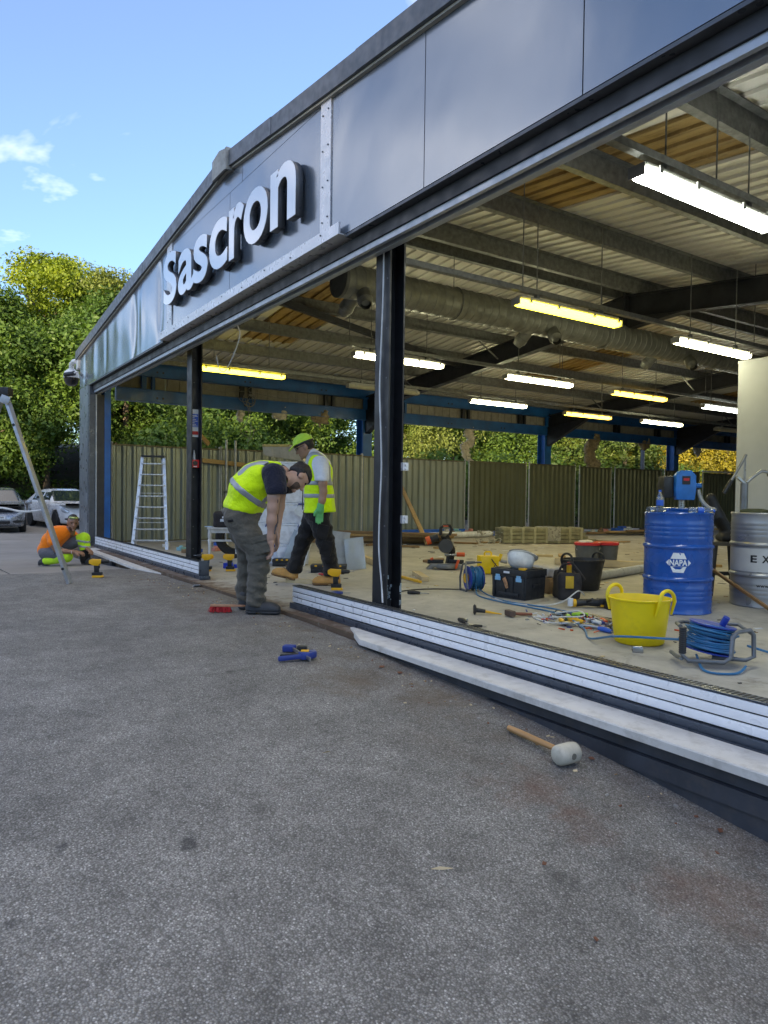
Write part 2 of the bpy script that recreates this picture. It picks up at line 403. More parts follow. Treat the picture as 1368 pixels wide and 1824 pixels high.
# ground: one big sheet of earth with a wooded bank on the left and behind the viewpoint
def terr(x, y):
    z = -0.62
    z += 4.2 * np.clip((-x - 31.2) / 9.0, 0, 1) ** 1.2                       # bank behind the car park
    d = 0.6 * x - 0.8 * y
    z += 6.0 * np.clip((d - 30) / 26.0, 0, 1) ** 1.3 
    return float(z)
g = MB()
def gfn(u, v):
    x = -120 + 240 * u; y = -110 + 250 * v
    return (x, y, terr(x, y) + 0.25 * math.sin(x * 0.7 + y * 0.3) * (1 if terr(x, y) > 0 else 0))
g.grid(gfn, 120, 125)
struct(g.build('ground', earth_mat(), smooth=80))
g = MB(); rnd = random.Random(3)
far = [(-700, -700), (700, -700), (700, 700), (-700, 700)]
g.add([(x, y, -0.75) for x, y in far], [(0, 1, 2, 3)])
struct(g.build('outlying_land', earth_mat()))

# asphalt apron
xs = sorted(set([-9.92, -9.6] + [-9.5 + 0.25 * i for i in range(62)] + [7, 9, 14, 20, 26]))
ys = [-30, -22, -16, -12] + [-10 + 0.25 * i for i in range(50)] + [2.64]
rnd = random.Random(8)
def az(x, y):
    return gz(x, y) + 0.012 * math.sin(x * 1.3 + 0.4 * y) * math.sin(y * 0.9 - 0.5) * (0 if y > 2.2 else 1)
g = MB()
vs = []; n2 = len(ys)
for i, x in enumerate(xs):
    for y in ys:
        xx = x + (0.05 * math.sin(y * 5.1) + 0.03 * math.sin(y * 13) if i == 0 else 0)
        vs.append((xx, y, az(x, y)))
g.add(vs, [(i * n2 + j, (i + 1) * n2 + j, (i + 1) * n2 + j + 1, i * n2 + j + 1) for i in range(len(xs) - 1) for j in range(n2 - 1)])
# edge thickness towards the older concrete
g.add([(vs[j][0], vs[j][1], vs[j][2]) for j in range(n2)] + [(vs[j][0] - 0.03, vs[j][1], vs[j][2] - 0.09) for j in range(n2)], [(j, j + 1, n2 + j + 1, n2 + j) for j in range(n2 - 1)])
struct(g.build('asphalt_apron', asphalt_mat(), smooth=60))
# old concrete yard: cast bays with recessed joints, each bay a piece
MATS['yard'] = yard_mat()
yard = thing('yard_paving', None, None); yard['kind'] = 'structure'
bx = [-9.95, -13.6, -17.6, -21.6, -25.6, -29.6, -31.4]; by = [-26, -21, -16.5, -12, -7.6, -3.2, 1.1, 2.6]
for i in range(len(bx) - 1):
    for j in range(len(by) - 1):
        q = MB(); x1, x0 = bx[i] - 0.012, bx[i + 1] + 0.012; y0, y1 = by[j] + 0.012, by[j + 1] - 0.012
        q.add([(x0, y0, gz(x0) - 0.03), (x1, y0, gz(x1) - 0.03), (x1, y1, gz(x1) - 0.03), (x0, y1, gz(x0) - 0.03), (x0, y0, gz(x0) - 0.2), (x1, y0, gz(x1) - 0.2), (x1, y1, gz(x1) - 0.2), (x0, y1, gz(x0) - 0.2)],
              [(0, 1, 2, 3), (0, 4, 5, 1), (1, 5, 6, 2), (2, 6, 7, 3), (3, 7, 4, 0)])
        q.build('concrete_bay', MATS['yard'], yard, bevel=0)
# further yard beside / behind the building
q = MB(); q.add([(-31.4, 2.6, -0.37), (-15.0, 2.6, -0.37), (-15.0, 45, -0.37), (-31.4, 45, -0.37)], [(0, 1, 2, 3)])
q.build('side_yard_slab', MATS['yard'], yard)

# slab inside the garage
q = MB(); q.bb(-14.9, 1.4, 2.66, 29.5, -0.5, 0.0)
fl = struct(q.build('floor', floor_mat()))

# ================================================================== trees
def leaf_mat(name, dark, light, sun, trans=0.38):
    m = bpy.data.materials.new(name); m.use_nodes = True; nt = m.node_tree; nt.nodes.clear(); L = nt.links
    out = N(nt, 'ShaderNodeOutputMaterial'); at = N(nt, 'ShaderNodeAttribute'); at.attribute_name = 'tint'
    c = ramp(nt, at.outputs['Fac'], [(0.0, dark), (0.55, light), (1.0, sun)])
    oi = N(nt, 'ShaderNodeObjectInfo')
    c = mixc(nt, 1.0, c, ramp(nt, oi.outputs['Random'], [(0, (0.82, 0.86, 0.85)), (1, (1.12, 1.06, 0.95))]), 'MULTIPLY')
    d = N(nt, 'ShaderNodeBsdfPrincipled'); L.new(c, d.inputs['Base Color']); d.inputs['Roughness'].default_value = 0.55; d.inputs['Specular IOR Level'].default_value = 0.35
    tr = N(nt, 'ShaderNodeBsdfTranslucent'); c2 = mixc(nt, 1.0, c, (1.25, 1.2, 0.45), 'MULTIPLY'); L.new(c2, tr.inputs['Color'])
    ms = N(nt, 'ShaderNodeMixShader'); ms.inputs[0].default_value = trans; L.new(d.outputs[0], ms.inputs[1]); L.new(tr.outputs[0], ms.inputs[2]); L.new(ms.outputs[0], out.inputs[0])
    return m
LEAF = leaf_mat('maple_leaf', (0.06, 0.105, 0.013), (0.15, 0.225, 0.022), (0.25, 0.32, 0.03))
LEAF_D = leaf_mat('woodland_leaf', (0.030, 0.070, 0.018), (0.075, 0.150, 0.030), (0.14, 0.23, 0.04))
LEAF_P = leaf_mat('willow_leaf', (0.07, 0.105, 0.03), (0.15, 0.20, 0.05), (0.24, 0.28, 0.07))
LEAF_SUN = leaf_mat('sunlit_cypress_leaf', (0.06, 0.075, 0.012), (0.20, 0.185, 0.022), (0.38, 0.30, 0.03), 0.3)  # gold tone is low sunlight on the conifers, put into the leaf colour
LEAF_C = leaf_mat('cypress_leaf', (0.03, 0.06, 0.014), (0.07, 0.115, 0.022), (0.14, 0.17, 0.03), 0.25)
BARK = mat('bark', (0.085, 0.068, 0.05), 0.95, var=0.35, scale=6, bmp=0.8, bscale=14, stretch=(4, 4, 0.7))
def leaves_mesh(name, C, n, size, seed, droop=0.0, flat=0.5, aspect=0.55):
    """C: rows of (x,y,z,radius); n leaves per clump"""
    rs = np.random.RandomState(seed); C = np.array(C, float); k = len(C)
    cen = np.repeat(C[:, :3], n, 0); rad = np.repeat(C[:, 3], n)
    d = rs.normal(size=(k * n, 3)); d /= np.linalg.norm(d, axis=1)[:, None]
    u = rs.rand(k * n) ** 0.45
    pos = cen + d * (rad * u)[:, None] * A3((1, 1, 0.72))
    nrm = d * 0.6 + rs.normal(size=d.shape) * 0.55 + A3((0, 0, flat)); nrm /= np.linalg.norm(nrm, axis=1)[:, None]
    t = rs.normal(size=d.shape) + A3((0, 0, -droop)); t -= nrm * (t * nrm).sum(1)[:, None]; t /= np.linalg.norm(t, axis=1)[:, None]
    b = np.cross(nrm, t); s = size * (np.repeat(0.7 + 0.7 * rs.rand(k), n) * (0.55 + 0.8 * rs.rand(k * n)))[:, None]
    V = np.stack([pos - t * s * 0.5, pos + b * s * aspect * 0.5 - nrm * s * 0.08, pos + t * s * 0.6, pos - b * s * aspect * 0.5 - nrm * s * 0.08], 1).reshape(-1, 3)
    me = bpy.data.meshes.new(name); m = k * n
    me.vertices.add(4 * m); me.vertices.foreach_set('co', V.ravel())
    me.loops.add(4 * m); me.loops.foreach_set('vertex_index', np.arange(4 * m))
    me.polygons.add(m); me.polygons.foreach_set('loop_start', np.arange(m) * 4); me.polygons.foreach_set('loop_total', np.full(m, 4))
    me.update(calc_edges=True)
    ct = np.repeat(rs.rand(k), n); tint = np.clip(0.6 * ct + 0.32 * rs.rand(m) + 0.05 * rs.normal(size=m), 0, 1)
    at = me.attributes.new('tint', 'FLOAT', 'POINT'); at.data.foreach_set('value', np.repeat(tint, 4).astype(np.float32))
    return me
def crown_clumps(seed, rx, h, z0, k, rmin=0.55, rmax=1.15, top=0.55):
    """clumps spread over a lumpy crown of radius rx, height h, base z0"""
    r = random.Random(seed); out = []
    lobes = [(r.uniform(0, 2 * PI), r.uniform(0.35, 0.75), r.uniform(0.15, 0.95), r.uniform(0.38, 0.6)) for _ in range(9)]
    for i in range(k):
        a, dr, dz, lr = lobes[i % 9]
        prof = math.sin(PI * min(1, dz * 0.8 + 0.18)) ** 0.7
        cx, cy, cz = math.cos(a) * dr * rx * prof, math.sin(a) * dr * rx * prof, z0 + dz * h
        v = Vector((r.gauss(0, 1), r.gauss(0, 1), r.gauss(0, 1) + 0.25)).normalized() * (r.random() ** 0.33) * lr * rx
        p = (cx + v.x, cy + v.y, cz + v.z * min(1.0, h / (2 * rx)))
        out.append((*p, r.uniform(rmin, rmax)))
    return out
def trunk_mesh(seed, h, r0, limbs, rx, bend=0.4):
    r = random.Random(seed); q = MB()
    b1, b2 = r.uniform(-bend, bend), r.uniform(-bend, bend)
    P = [(b1 * (t ** 2) , b2 * t * t, h * t) for t in [0, .12, .3, .5, .7, .85, 1]]
    q.tube(P, [r0 * 1.35, r0 * 1.05, r0 * .9, r0 * .75, r0 * .55, r0 * .38, r0 * .15], 9)
    for i in range(limbs):
        t = r.uniform(0.35, 0.85); a = r.uniform(0, 2 * PI); L = rx * r.uniform(0.5, 0.85)
        p0 = Vector((b1 * t * t, b2 * t * t, h * t))
        pts = [p0 + Vector((math.cos(a) * L * s, math.sin(a) * L * s, L * (0.75 * s + 0.15 * math.sin(s * 5 + i)))) for s in (0, .3, .6, 1)]
        q.tube(pts, [r0 * .4, r0 * .3, r0 * .2, r0 * .06], 6)
    return q.mesh('trunk')
TREES = []
def tree_kind(seed, rx, h, z0, k, n, size, leaf, r0, droop=0.0, cone=False, **kw):
    if cone:
        r = random.Random(seed); cl = []
        for i in range(k):
            t = (i + 0.5) / k; z = z0 + h * t; rr = rx * (1 - t) ** 0.75 * r.uniform(0.72, 1.06); a = i * 2.4 + r.uniform(-.5, .5)
            cl.append((math.cos(a) * rr, math.sin(a) * rr, z, r.uniform(.35, .75)))
    else: cl = crown_clumps(seed, rx, h, z0, k, **kw)
    return (leaves_mesh('crown', cl, n, size, seed, droop), trunk_mesh(seed, z0 + h * 0.7, r0, 6, rx * .8), leaf)
K_MAPLE = tree_kind(11, 3.9, 6.2, 3.0, 200, 260, 0.17, LEAF, 0.20)
K_WOOD = tree_kind(12, 3.3, 6.6, 1.6, 120, 260, 0.16, LEAF_D, 0.17)
K_WOOD2 = tree_kind(13, 2.9, 7.0, 0.8, 120, 240, 0.15, LEAF_D, 0.14)
K_WILLOW = tree_kind(14, 2.9, 7.2, 2.0, 110, 320, 0.13, LEAF_P, 0.16, droop=1.2)
K_CYP_SUN = tree_kind(15, 2.2, 8.0, 0.4, 150, 260, 0.13, LEAF_SUN, 0.18, droop=0.2, cone=True)
K_CYP = tree_kind(16, 2.4, 9.0, 0.4, 150, 240, 0.13, LEAF_C, 0.18, droop=0.2, cone=True)
def bank_label(i): return ['leftmost', 'second', 'third', 'fourth', 'fifth', 'sixth', 'seventh', 'eighth', 'ninth', 'tenth', 'eleventh', 'twelfth', 'thirteenth'][i]
def tree(kind, x, y, s=1.0, rz=0.0, label='', group=None, name='tree', z=None, leaf=None, sz=None):
    zz = terr(x, y) if z is None else z
    o = thing(name, label, 'tree', (x, y, zz - 0.1), rz, group); o.scale = (s, s, sz or s)
    me, tm, lf = kind
    c = link('crown', me, lf if leaf is None else None, o); setmat(c, lf) if len(me.materials) == 0 else None
    t = link('trunk', tm, BARK, o); return o
WG = 'trees of the wood behind the garage'
# the big sunlit maple and its neighbours left of the garage
tree(K_MAPLE, -40.0, 6.3, 1.02, 0.4, 'tall rounded yellow-green tree rising highest above the parked cars', name='maple_tree')
tree(K_MAPLE, -42.5, 3.2, .86, 2.1, 'broad yellow-green tree cut by the left picture edge', name='maple_tree')
tree(K_WILLOW, -35.5, 8.4, 1.02, 0.2, 'pale feathery tree just left of the garage gable', name='willow_tree')
tree(K_WILLOW, -36.5, 11.0, 1.12, 1.9, 'pale feathery tree with its tip showing over the gable slope', name='willow_tree')
front = [(-33.6, 2.4, K_WOOD, .95), (-33.9, 5.0, K_WOOD2, 1.0), (-33.2, 7.2, K_WOOD, .9), (-36.8, 3.6, K_WOOD2, 1.1), (-37, 8.6, K_WOOD, 1.1), (-37.5, 0.2, K_WOOD, 1.15), (-34.2, -0.6, K_WOOD2, 1.0)]
nm = ['dark leafy tree behind the silver car', 'dark leafy tree right behind the white car', 'dark leafy tree at the garage corner post', 'dark leafy tree under the big maple', 'dark tree between the willow and the corner post', 'dark tree at the left picture edge', 'dark bushy tree left of the silver car']
for (x, y, k, s), l in zip(front, nm): tree(k, x, y, s, x * 1.7 + y, l, 'trees on the bank behind the car park', 'woodland_tree')
r = random.Random(21)
row = []
for i in range(13):
    y = 9.5 + i * 3.3; x = -25.0 - 2.0 * (i % 3) - r.uniform(0, 1.2)
    k = [K_WOOD2, K_WOOD, K_WOOD2, K_WILLOW, K_WOOD][i % 5]
    row.append((x, y, k, r.uniform(.85, 1.05)))
for i, (x, y, k, s) in enumerate(row):
    tree(k, x, y, s, r.uniform(0, 6.28), bank_label(i) + ' dense green tree, from the left, of the near row over the hoarding', WG, 'woodland_tree', z=-0.5)
for i in range(10):
    y = 8 + i * 5.2; tree([K_WOOD, K_MAPLE][i % 2], -32 - r.uniform(0, 2), y, r.uniform(1.0, 1.2), r.uniform(0, 6.28), bank_label(i) + ' tree, from the left, of the far row glimpsed over the hoarding', WG, 'woodland_tree', z=0.2)
for i, (x, y, k, s) in enumerate([(-22.5, 29.5, K_CYP, .95), (-23.5, 33.5, K_CYP_SUN, 1.0), (-21.8, 37, K_CYP_SUN, .95), (-24, 40.5, K_CYP_SUN, 1.05), (-21.5, 43.5, K_CYP_SUN, 1.0), (-22, 26.2, K_CYP, .9)]):
    tree(k, x, y, s, i * 1.1, ['green cypress just left of the lamp post', 'cypress painted sunlit gold directly behind the lamp post', 'cypress painted sunlit gold behind the rear blue column', 'cypress painted sunlit gold right of the rear blue column', 'cypress painted sunlit gold beside the partition room edge', 'green cypress behind the hanging insulation clump'][i], 'cypresses painted sunlit gold' if k is K_CYP_SUN else 'green cypresses', 'cypress_tree', z=-0.5)
# wood behind the viewpoint: tall towards the low sun, so that it shades the yard; it shows in the glossy fascia
wl_ = ['tall tree of the wood facing the garage front', 'low tree far across the yard, facing the garage front']
for i in range(22):
    a = R(277 + 53 * i / 21.0 + r.uniform(-1, 1)); d = (50, 56, 61)[i % 3] + r.uniform(-1, 1)
    tree([K_WOOD2, K_WOOD][i % 2], math.cos(a) * d, math.sin(a) * d, r.uniform(1.45, 1.65), r.uniform(0, 6.28), wl_[0], 'wood facing the garage', 'woodland_tree', sz=r.uniform(1.35, 1.6))
for i in range(18):
    a = R(172 + 96 * i / 17.0 + r.uniform(-2, 2)); d = 66 + r.uniform(-4, 8)
    tree([K_WOOD2, K_MAPLE][i % 2], math.cos(a) * d, math.sin(a) * d, r.uniform(.8, 1.0), r.uniform(0, 6.28), wl_[1], 'low trees across the yard', 'woodland_tree', z=-.6)
# undergrowth on the bank: nobody could count it
cl = []
r = random.Random(5)
for i in range(420):
    x = -32.0 - r.random() ** 1.4 * 7; y = r.uniform(-6, 30); cl.append((x, y, terr(x, y) + r.uniform(.0, .5), r.uniform(.3, .8)))
me = leaves_mesh('undergrowth', cl, 60, 0.15, 77); o = link('undergrowth', me, LEAF_D); tag(o, 'low green undergrowth and nettles on the bank behind the timber fence', 'undergrowth', kind='stuff')
cl = []
for i in range(200):
    x = r.uniform(-24, -20.5); y = r.uniform(9, 46); cl.append((x, y, r.uniform(-.2, 2.6), r.uniform(.5, .9)))
me = leaves_mesh('hedge_undergrowth', cl, 90, 0.15, 78); o = link('hedge_undergrowth', me, LEAF_D); tag(o, 'mass of low shrubs filling the wood edge behind the hoarding', 'shrubs', kind='stuff')

# ================================================================== the garage building
RX = -7.1
def rz_(x, top=4.40): return top - 0.1 * abs(x - RX)
def fascia_mat():
    m, nt, b, out = nodes_of('gloss_grey_cladding')
    c = mixc(nt, ramp(nt, noise(nt, 1.2, 5, 0.6), [(0.3, 0), (0.7, 1)]), (0.215, 0.255, 0.305), (0.245, 0.285, 0.335))
    c = mixc(nt, ramp(nt, noise(nt, 3.0, 7, 0.7, stretch=(6, 1, 0.5)), [(0.6, 0), (0.85, 0.35)]), c, (0.3, 0.3, 0.3))
    nt.links.new(c, b.inputs['Base Color']); b.inputs['Metallic'].default_value = 0.6
    nt.links.new(ramp(nt, noise(nt, 2.3, 5, 0.6), [(0.3, 0.17), (0.7, 0.26)]), b.inputs['Roughness'])
    b.inputs['Coat Weight'].default_value = 0.5; b.inputs['Coat Roughness'].default_value = 0.12
    k = bump(nt, None, noise(nt, 0.9, 2, 0.4, dist=0.3), 0.6, 0.045)
    bump(nt, b, noise(nt, 3.2, 3, 0.5, stretch=(1, 1, 0.6)), 0.35, 0.006, k)
    MATS['fascia'] = m; return m
FASC = fascia_mat()
DGREY = mat('dark_grey_trim', (0.075, 0.085, 0.10), 0.38, 0.2, var=0.15, dirt=0.25, dirtcol=(0.16, 0.15, 0.14))
VERGE = mat('verge_grey', (0.115, 0.125, 0.14), 0.45, 0.3, var=0.15, dirt=0.2, dirtcol=(0.2, 0.19, 0.17))
BLACK = mat('black_steel_paint', (0.013, 0.014, 0.017), 0.5, 0.0, var=0.4, scale=5, dirt=0.25, dirtcol=(0.05, 0.055, 0.06), bmp=0.08, bscale=30)
SILVER = mat('satin_white_metal', (0.68, 0.68, 0.70), 0.35, 0.35, var=0.05)
LGREY = mat('light_grey_track', (0.38, 0.41, 0.45), 0.4, 0.4, var=0.1)
BLUE = mat('blue_steel_paint', (0.006, 0.10, 0.33), 0.42, var=0.25, scale=3, dirt=0.35, dirtcol=(0.05, 0.06, 0.07))
GALV = mat('galvanised_steel', (0.17, 0.175, 0.17), 0.5, 0.55, var=0.3, scale=14, dirt=0.2)
CREAM = mat('cream_cladding', (0.44, 0.42, 0.36), 0.6, var=0.12, dirt=0.35)
WHITE_D = mat('dirty_white_sill', (0.60, 0.58, 0.54), 0.5, var=0.1, scale=4, dirt=0.55, dirtcol=(0.17, 0.14, 0.10), bmp=0.1)
def roof_mat():
    m, nt, b, out = nodes_of('roof_liner_sheet')
    c = mixc(nt, ramp(nt, noise(nt, 0.9, 6, 0.65, stretch=(0.4, 2, 1)), [(0.3, 0), (0.7, 1)]), (0.60, 0.575, 0.52), (0.74, 0.715, 0.65))
    c = mixc(nt, ramp(nt, noise(nt, 2.4, 7, 0.7, stretch=(0.5, 3, 1)), [(0.55, 0), (0.75, 0.5)]), c, (0.20, 0.16, 0.11))
    nt.links.new(c, b.inputs['Base Color']); b.inputs['Roughness'].default_value = 0.5; b.inputs['Metallic'].default_value = 0.1; return m
def rooflight_mat():
    m, nt, b, out = nodes_of('aged_grp_rooflight')
    c = mixc(nt, ramp(nt, noise(nt, 1.3, 7, 0.7, stretch=(0.6, 3, 1)), [(0.3, 0), (0.7, 1)]), (0.36, 0.24, 0.09), (0.54, 0.40, 0.19))
    c = mixc(nt, ramp(nt, noise(nt, 2.5, 8, 0.75, stretch=(0.8, 3, 1)), [(0.5, 0), (0.72, 0.85)]), c, (0.10, 0.055, 0.02))
    nt.links.new(c, b.inputs['Base Color']); b.inputs['Roughness'].default_value = 0.55
    tr = N(nt, 'ShaderNodeBsdfTranslucent'); nt.links.new(c, tr.inputs['Color']); ms = N(nt, 'ShaderNodeMixShader'); ms.inputs[0].default_value = 0.42
    nt.links.new(b.outputs[0], ms.inputs[1]); nt.links.new(tr.outputs[0], ms.inputs[2]); nt.links.new(ms.outputs[0], out.inputs[0]); return m
ROOF = roof_mat(); RLIGHT = rooflight_mat()

B = thing('garage_building', 'single-storey garage with glossy grey gable fascia and stripped open sides', 'building', (0, 0, 0))
XL, XR = -14.7, 0.55
ztop = lambda x: 4.49 - 0.1 * abs(x - RX)
zfas = lambda x: ztop(x) - 0.15
YF = 2.75
def fpanel(x0, x1, z0, z1=None, name='fascia_panel', dy=0.0, m=FASC):
    x0 += 0.004; x1 -= 0.004
    q = MB(); pts = [(x0, z0), (x1, z0)]
    if z1 is None:
        pts += [(x1, zfas(x1))]
        if x0 < RX < x1: pts += [(RX, zfas(RX))]
        pts += [(x0, zfas(x0))]
    else: pts += [(x1, z1), (x0, z1)]
    q.prism(pts, lambda u, v, t: (u, t, v), YF + dy, YF + dy + 0.03)
    return q.build(name, m, B, smooth=30)
# slightly buckled left hand sheets are gridded so the dents are real
def bent_panel(x0, x1, z0, dents):
    x0 += 0.004; x1 -= 0.004; q = MB()
    def fn(u, v):
        x = x0 + (x1 - x0) * u; z = z0 + (zfas(x) - z0) * v; y = YF
        for dx, w, a in dents: y += a * math.exp(-((x - dx) / w) ** 2) * math.sin(PI * min(1, v * 1.05)) ** 0.5
        y += 0.004 * math.sin(x * 5 + z * 3) * math.sin(PI * v)
        return (x, y, z)
    q.grid(fn, 36, 12); return q.build('fascia_panel', FASC, B, smooth=80)
bent_panel(-14.68, -12.95, 2.98, [(-14.2, .12, .012), (-13.4, .16, -.014)])
bent_panel(-12.95, -10.55, 2.98, [(-12.5, .1, .012), (-10.75, .09, .03), (-11.7, .2, -.008)])
bent_panel(-10.55, -9.1, 2.98, [(-10.3, .1, -.01), (-9.45, .1, .026)])
fpanel(-8.9, -7.0, 3.06, 4.09); fpanel(-7.0, -5.05, 3.06, 4.09)
fpanel(-8.9, -6.68, 4.095); fpanel(-6.68, -5.05, 4.095)
for a, b in ((-4.88, -3.68), (-3.68, -2.39), (-2.39, -1.1), (-1.1, XR)): fpanel(a, b, 2.98)
# trims round the sign bay
for a, b in ((-9.1, -8.9), (-5.05, -4.88)):
    o = fpanel(a, b, 3.06, None, 'trim_strip', -0.012, SILVER)
    q = MB()
    for k in range(4):
        for s in (0.25, 0.75): q.cyl((a + (b - a) * s, YF - 0.013, 3.15 + 0.28 * k + 0.05 * s), (a + (b - a) * s, YF - 0.02, 3.15 + 0.28 * k + 0.05 * s), 0.0065, 8)
    ro = q.build('rivets', DGREY, o); ro['kind'] = 'stuff'
q = MB(); q.bb(-9.3, -4.68, YF - 0.05, YF - 0.035, 2.975, 3.065); q.bb(-9.3, -4.68, YF - 0.035, YF + 0.15, 2.975, 2.982)
o = q.build('lower_trim', SILVER, B)
q = MB()
for k in range(9): q.cyl((-9.2 + 0.53 * k, YF - 0.051, 3.04 - 0.03 * (k % 2)), (-9.2 + 0.53 * k, YF - 0.058, 3.04 - 0.03 * (k % 2)), 0.0065, 8)
ro = q.build('rivets', DGREY, o); ro['kind'] = 'stuff'
# fascia return, head beam, sliding track
for a, b in ((XL, -9.31), (-4.67, XR)): q = MB(); q.bb(a, b, YF + 0.001, YF + 0.2, 2.955, 2.975); q.build('fascia_return', DGREY, B)
q = MB(); q.bb(XL + 0.3, XR, YF + 0.06, YF + 0.24, 2.86, 2.95); q.build('head_beam', BLACK, B)
for y0, z0, z1, w in ((YF + 0.075, 2.815, 2.858, 0.03), (YF + 0.135, 2.80, 2.856, 0.03), (YF + 0.19, 2.815, 2.855, 0.02)):
    q = MB(); q.bb(-13.8, XR, y0, y0 + w, z0, z1); q.build('track_rail', LGREY, B)
# verge trim in lengths with laps
lens = [(-14.85, -12.9), (-12.9, -10.1), (-10.1, RX), (RX, -5.9), (-5.9, -4.45), (-4.45, -2.0), (-2.0, 0.7)]
for i, (a, b) in enumerate(lens):
    q = MB(); pts = [(a, ztop(a) - 0.155), (b, ztop(b) - 0.155), (b, ztop(b) + 0.002 * (i % 2)), (a, ztop(a) + 0.002 * (i % 2))]
    q.prism(pts, lambda u, v, t: (u, t, v), YF - 0.055 - 0.004 * (i % 2), YF + 0.2)
    o = q.build('verge_trim', VERGE, B)
    q = MB(); q.prism([(a, ztop(a) - 0.175), (b, ztop(b) - 0.175), (b, ztop(b) - 0.157), (a, ztop(a) - 0.157)], lambda u, v, t: (u, t, v), YF - 0.03, YF); q.build('drip_strip', CREAM, o)
q = MB(); q.prism([(-7.3, 4.29), (-6.92, 4.29), (-6.92, 4.49), (-7.1, 4.53), (-7.3, 4.49)], lambda u, v, t: (u, t, v), YF - 0.085, YF - 0.062); q.bb(-6.93, -6.9, YF - 0.085, YF + 0.1, 4.28, 4.50); q.build('ridge_cap', mat('weathered_zinc', (0.36, 0.35, 0.32), 0.6, 0.3, dirt=0.5), B)
# left corner post and jamb
q = MB(); q.prism([(XL, YF), (-13.95, YF), (-13.95, YF + 0.05), (XL, YF + 0.05)], lambda u, v, t: (u, v, t), -0.3, 2.97); q.bb(XL, XL + 0.03, YF + 0.05, 3.3, -0.3, 2.97); q.build('corner_post', mat('corner_grey', (0.20, 0.225, 0.255), 0.35, 0.5, var=0.2, scale=3, dirt=0.2), B)
q = MB(); q.bb(-13.945, -13.82, YF + 0.004, YF + 0.108, -0.25, 2.95); q.build('jamb', DGREY, B)
q = MB(); q.bb(-13.9, -13.80, YF + 0.11, YF + 0.13, 0, 2.79); q.build('jamb_track', LGREY, B)
q = MB(); q.bb(-13.9, -13.815, YF + 0.132, YF + 0.264, 0, 2.79); q.build('jamb_return', mat('brown_black_steel', (0.03, 0.028, 0.028), 0.5), B)
q = MB(); q.bb(-14.1, -13.81, YF + 0.266, YF + 0.376, 0, 3.3); q.build('gable_column', BLUE, B)
# the two black H columns on the front
GALV_B = mat('dull_bolt', (0.12, 0.125, 0.13), 0.5, 0.4)
def hcol(cx, y0, lab):
    q = MB(); w, d, t = 0.19, 0.14, 0.013
    q.bb(cx - w / 2, cx + w / 2, y0, y0 + t, 0, 2.96); q.bb(cx - w / 2, cx + w / 2, y0 + d - t, y0 + d, 0, 2.96); q.bb(cx - 0.03, cx - 0.018, y0 + t, y0 + d - t, 0, 2.96)
    o = q.build('front_column', BLACK, B, smooth=0); o['label'] = lab
    q = MB(); r = random.Random(int(-cx * 10))
    for k in range(9): z = 0.3 + k * 0.3 + r.uniform(-.05, .05); q.cyl((cx - 0.018, y0 + 0.07, z), (cx - 0.012, y0 + 0.07, z), 0.008, 8)
    for k in range(7): z = 0.4 + k * 0.37; q.cyl((cx + w / 2 - 0.03, y0 - 0.004, z), (cx + w / 2 - 0.03, y0, z), 0.007, 6)
    bo = q.build('bolts', GALV_B, o); bo['kind'] = 'stuff'; q = MB(); q.bb(cx - w / 2 - .04, cx + w / 2 + .04, y0 - .03, y0 + d + .03, 0.001, 0.018); q.build('base_plate', BLACK, o); return o
c1 = hcol(-9.05, 3.02, 'black steel column carrying the notice and red call point'); c2 = hcol(-4.47, 2.97, 'black steel column with the white cable')
q = MB(); r = random.Random(4)
for k in range(38):
    z = 0.18 + abs(r.gauss(0, .12)); y = 2.985 + r.uniform(0, .12); q.box((-4.486 if y < 3.095 else -4.373, y, z), (0.003, r.uniform(.005, .02), r.uniform(.008, .035)))
po_ = q.build('paint_scabs', mat('pale_scraped_paint', (0.35, 0.42, 0.45), 0.6), c2); po_['kind'] = 'stuff'
# purlins: Z sections along y
for x in (-0.35, -1.66, -2.97, -4.27, -5.58, -6.88, -7.32, -8.62, -9.93, -11.23, -12.54, -13.85):
    zt = rz_(x) - 0.045; q = MB(); s = 1 if x > RX else -1
    q.bb(x - 0.004, x + 0.004, YF + 0.12, 28.4, zt - 0.2, zt); q.bb(x, x + s * 0.07, YF + 0.12, 28.4, zt - 0.006, zt); q.bb(x - s * 0.07, x, YF + 0.12, 28.4, zt - 0.2, zt - 0.194); q.bb(x - s * 0.07, x - s * 0.064, YF + 0.12, 28.4, zt - 0.194, zt - 0.175)
    q.build('purlin', GALV, B, smooth=0)
